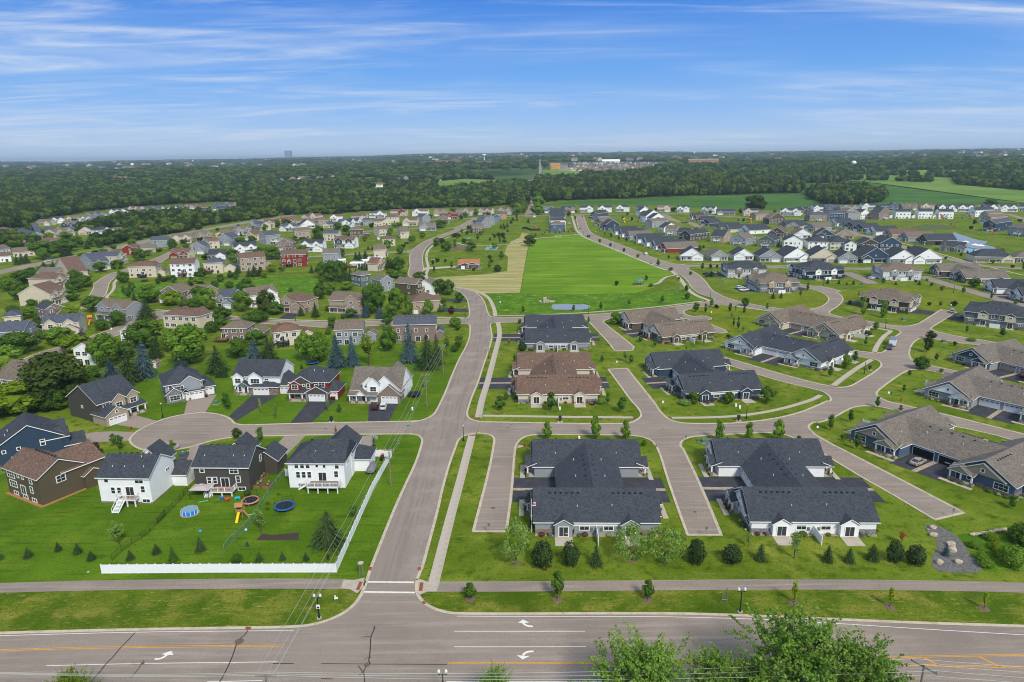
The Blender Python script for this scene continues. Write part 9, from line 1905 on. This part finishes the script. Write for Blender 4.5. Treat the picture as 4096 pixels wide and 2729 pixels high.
# isolated houses in the woods
for i, (t, x, y, k, lab) in enumerate((('E1',965,408,3,'brown-roofed pale house alone in the left woods'), ('E1',1110,380,4,'white house in the left woods, first of a cluster'), ('E1',1145,382,4,'white house in the left woods, second of the cluster'), ('E1',1190,378,3,'brown-roofed house in the left wood cluster'), ('E1',1245,386,4,'white-fronted house at the right of the left wood cluster'), ('E1',1370,388,2,'long grey building half hidden in the left woods'), ('E1',1450,388,3,'tan building at the edge of the left wood clearing'),
('E2',250,412,2,'grey-roofed white house at the wood edge, leftmost'), ('E2',295,400,5,'dark-roofed white house beside the leftmost wood house'), ('E2',408,384,3,'brown-roofed house between wood edge houses'), ('E2',490,380,4,'white-gabled house in the middle of the wood edge row'), ('E2',540,382,2,'grey house right of the white-gabled one'), ('E2',660,382,4,'white house with dark roof in the wood edge row'), ('E2',785,370,1,'cream house at the right end of the wood edge row'), ('E2',1380,388,2,'grey hip-roofed house in the hill clearing'), ('E2',1465,378,5,'dark-roofed house in the hill clearing'), ('E2',1690,362,2,'grey barn-like house near the white farmhouse'), ('E2',1720,412,4,'white farmhouse nearest the green clearing'), ('E2',1775,385,4,'tall white farmhouse with brown gables'), ('E2',1815,372,1,'cream farmhouse wing at the right'), ('E2',1218,448,4,'small white shed under the dark tree'), ('E2',185,488,3,'tan roof hidden in the left wood'))):
 g = G(t, x, y); far_house(g, k, lab, 'houses among the woods', q.uniform(-.5, .5), 1.15)
def block(t, x0, x1, y, h, d, wm, rm, label, name='apartment_block', cat='apartment building', floors=3):
 a = G(t, x0, y); b = RP(t, x1, y, a.y); r = thing(name, label, cat, a); w = b.x-a.x
 MB().box(0, w, 0, d, 0, h).obj('wall', wm, r); rb = MB(); gable(rb, 0, w, 0, d, h, .35, 'x', .8, .8, .5, 0, 0); rb.obj('roof', rm, r)
 wn = MB()
 for f in range(floors):
  for i in range(int(w/7)): wn.box(2+i*7, 4.6+i*7, -.15, 0, 1+f*h/floors, 2.8+f*h/floors)
 stuff(wn.obj('windows', M_glass, r)); return r
M_haze_tint = mat('haze_tinted_block', '#7d8fa3', .9)  # distance haze painted into the block's own colour
block('E2', 1490, 1570, 245, 13, 18, WALL['t'], ROOF['B'], 'long brown apartment block beyond the woods, leftmost'); block('E2', 1600, 1710, 243, 13, 18, WALL['t'], ROOF['T'], 'brown apartment block beyond the woods, second from left'); block('E2', 1745, 1990, 233, 14, 20, WALL['c'], ROOF['B'], 'longest cream apartment block beyond the woods'); block('E2', 2120, 2280, 240, 14, 20, WALL['c'], ROOF['B'], 'cream apartment block below the white water tower')
block('E3', 475, 566, 280, 15, 20, mat('osb_sheathing', '#c89a52', .8, var=.1, scale=.1), mat('osb_roof', '#b98a4a', .8), 'orange half-built apartment block at the building site'); block('E3', 568, 636, 280, 14, 20, WALL['g'], ROOF['G'], 'grey building joined to the half-built orange block'); block('E3', 965, 1130, 222, 10, 40, M_white, M_white, 'long white warehouse roof beyond the far subdivision', 'warehouse', 'warehouse', 1); block('E3', 1775, 2060, 236, 17, 30, mat('brick_tan', '#a3805e', .9), mat('brick_roof', '#8a7a68', .9), 'long tan brick building beyond the right woodland', 'warehouse', 'warehouse', 2); block('E2', 330, 388, 181, 105, 60, M_haze_tint, M_haze_tint, 'haze-blue tall building block on the left horizon', 'tower_block', 'building', 8)
M_tank = mat('tank_white', '#dfe3e5', .4)
def tower(kind, t, xc, ytop, ybase, wpx, Y, label):
 tp, bs = RP(t, xc, ytop, Y), RP(t, xc, ybase, Y); ox, oy, s = TL[t]; R = wpx*s*Y/F_/2; zb = min(bs.z, hill(tp.x, Y)) - 2; r = thing('water_tower', label, 'water tower', Vector((tp.x, Y, zb)), 0, 'water towers'); h = tp.z - zb
 if kind == 'mush': MB().lathe([(R*.55, 0), (R*.28, h*.12), (R*.25, h-R*1.1), (R*.45, h-R*.95)], 16).obj('stem', M_tank, r); MB().lathe([(R*.45, h-R*.95), (R*.95, h-R*.6), (R, h-R*.35), (R*.75, h-R*.1), (.5, h)], 18).obj('tank', M_tank, r)
 elif kind == 'ball': MB().lathe([(R*.5, 0), (R*.2, h*.15), (R*.18, h-R*1.9)], 14).obj('stem', M_tank, r); MB().lathe([(max(.1, R*sin(pi*i/12)), h-R-R*cos(pi*i/12)) for i in range(13)], 22).obj('tank', M_tank, r)
 else:
  MB().lathe([(R, h-R*2.4), (R, h-R*.4), (.5, h)], 14).obj('tank', M_tank, r)
  for i in range(6): a = i*pi/3; MB().tube((cos(a)*R*1.1, sin(a)*R*1.1, 0), (cos(a)*R*.85, sin(a)*R*.85, h-R*2.3), R*.09).obj('leg', M_steel, r)
tower('mush', 'E2', 2205, 134, 205, 38, 3600, 'white mushroom-shaped water tower left of the straight road'); tower('ball', 'E4', 895, 178, 240, 41, 2150, 'round white ball water tower above the right woods'); tower('leg', 'E3', 1830, 106, 150, 18, 6500, 'white cylindrical water tower on the right horizon'); tower('leg', 'E3', 200, 126, 150, 13, 6000, 'small white tank on the horizon near the road'); tower('ball', 'E1', 1243, 217, 245, 30, 4200, 'pale dome water tower above the left woods'); tower('leg', 'E4', 842, 113, 135, 14, 8500, 'tiny white water tower at the right horizon'); tower('leg', 'E1', 1815, 188, 206, 12, 7000, 'tiny white water tower on the left horizon')
def mast(t, x, yt, yb, Y, label):
 tp = RP(t, x, yt, Y); zb = hill(tp.x, Y); h = tp.z - zb; r = thing('lattice_mast', label, 'mast', Vector((tp.x, Y, zb)), .3, 'thin masts on the skyline'); w = h*.012 + .6
 for i in range(4): a = i*pi/2; MB().tube((cos(a)*w, sin(a)*w, 0), (cos(a)*w*.5, sin(a)*w*.5, h), .3, n=4).obj('leg', M_steel, r)
 br = MB(); n = 12
 for i in range(n):
  for k in range(4): a, b = k*pi/2, (k+1)*pi/2; br.tube((cos(a)*w*.9, sin(a)*w*.9, h*i/n), (cos(b)*w*.8, sin(b)*w*.8, h*(i+1)/n), .12, n=3)
 br.obj('bracing', M_steel, r)
mast('E1', 513, 255, 320, 2600, 'thin mast rising from the left woods, left one'); mast('E1', 940, 245, 300, 2600, 'thin mast rising from the left woods, right one')
# cars on the far straight road
for i, (x, y) in enumerate(((375,288),(388,268),(380,250),(370,232))):
 car('suv', ('white', 'grey', 'black', 'silver')[i], 'E3', x, y, x-2, y-20, '%s vehicle on the far straight road' % ('nearest', 'second', 'third', 'farthest')[i], 1.6, .1)
car('van', 'white', 'E3', 330, 368, 345, 366, 'white van at the far road junction', 1.4)
hz = MB().box(-26000, 26000, -400, 26000, -12, 175).obj('haze', [], None); stuff(hz)
hm = bpy.data.materials.new('haze'); hm.use_nodes = True; t = hm.node_tree; t.nodes.clear(); ho = N(t, 'ShaderNodeOutputMaterial'); pv = N(t, 'ShaderNodeVolumePrincipled'); pv.inputs['Color'].default_value = (.62, .76, .95, 1); pv.inputs['Density'].default_value = HAZE; pv.inputs['Anisotropy'].default_value = .2; LK(t, pv, 0, ho, 'Volume'); hz.data.materials.append(hm)
hz.display_type = 'WIRE'
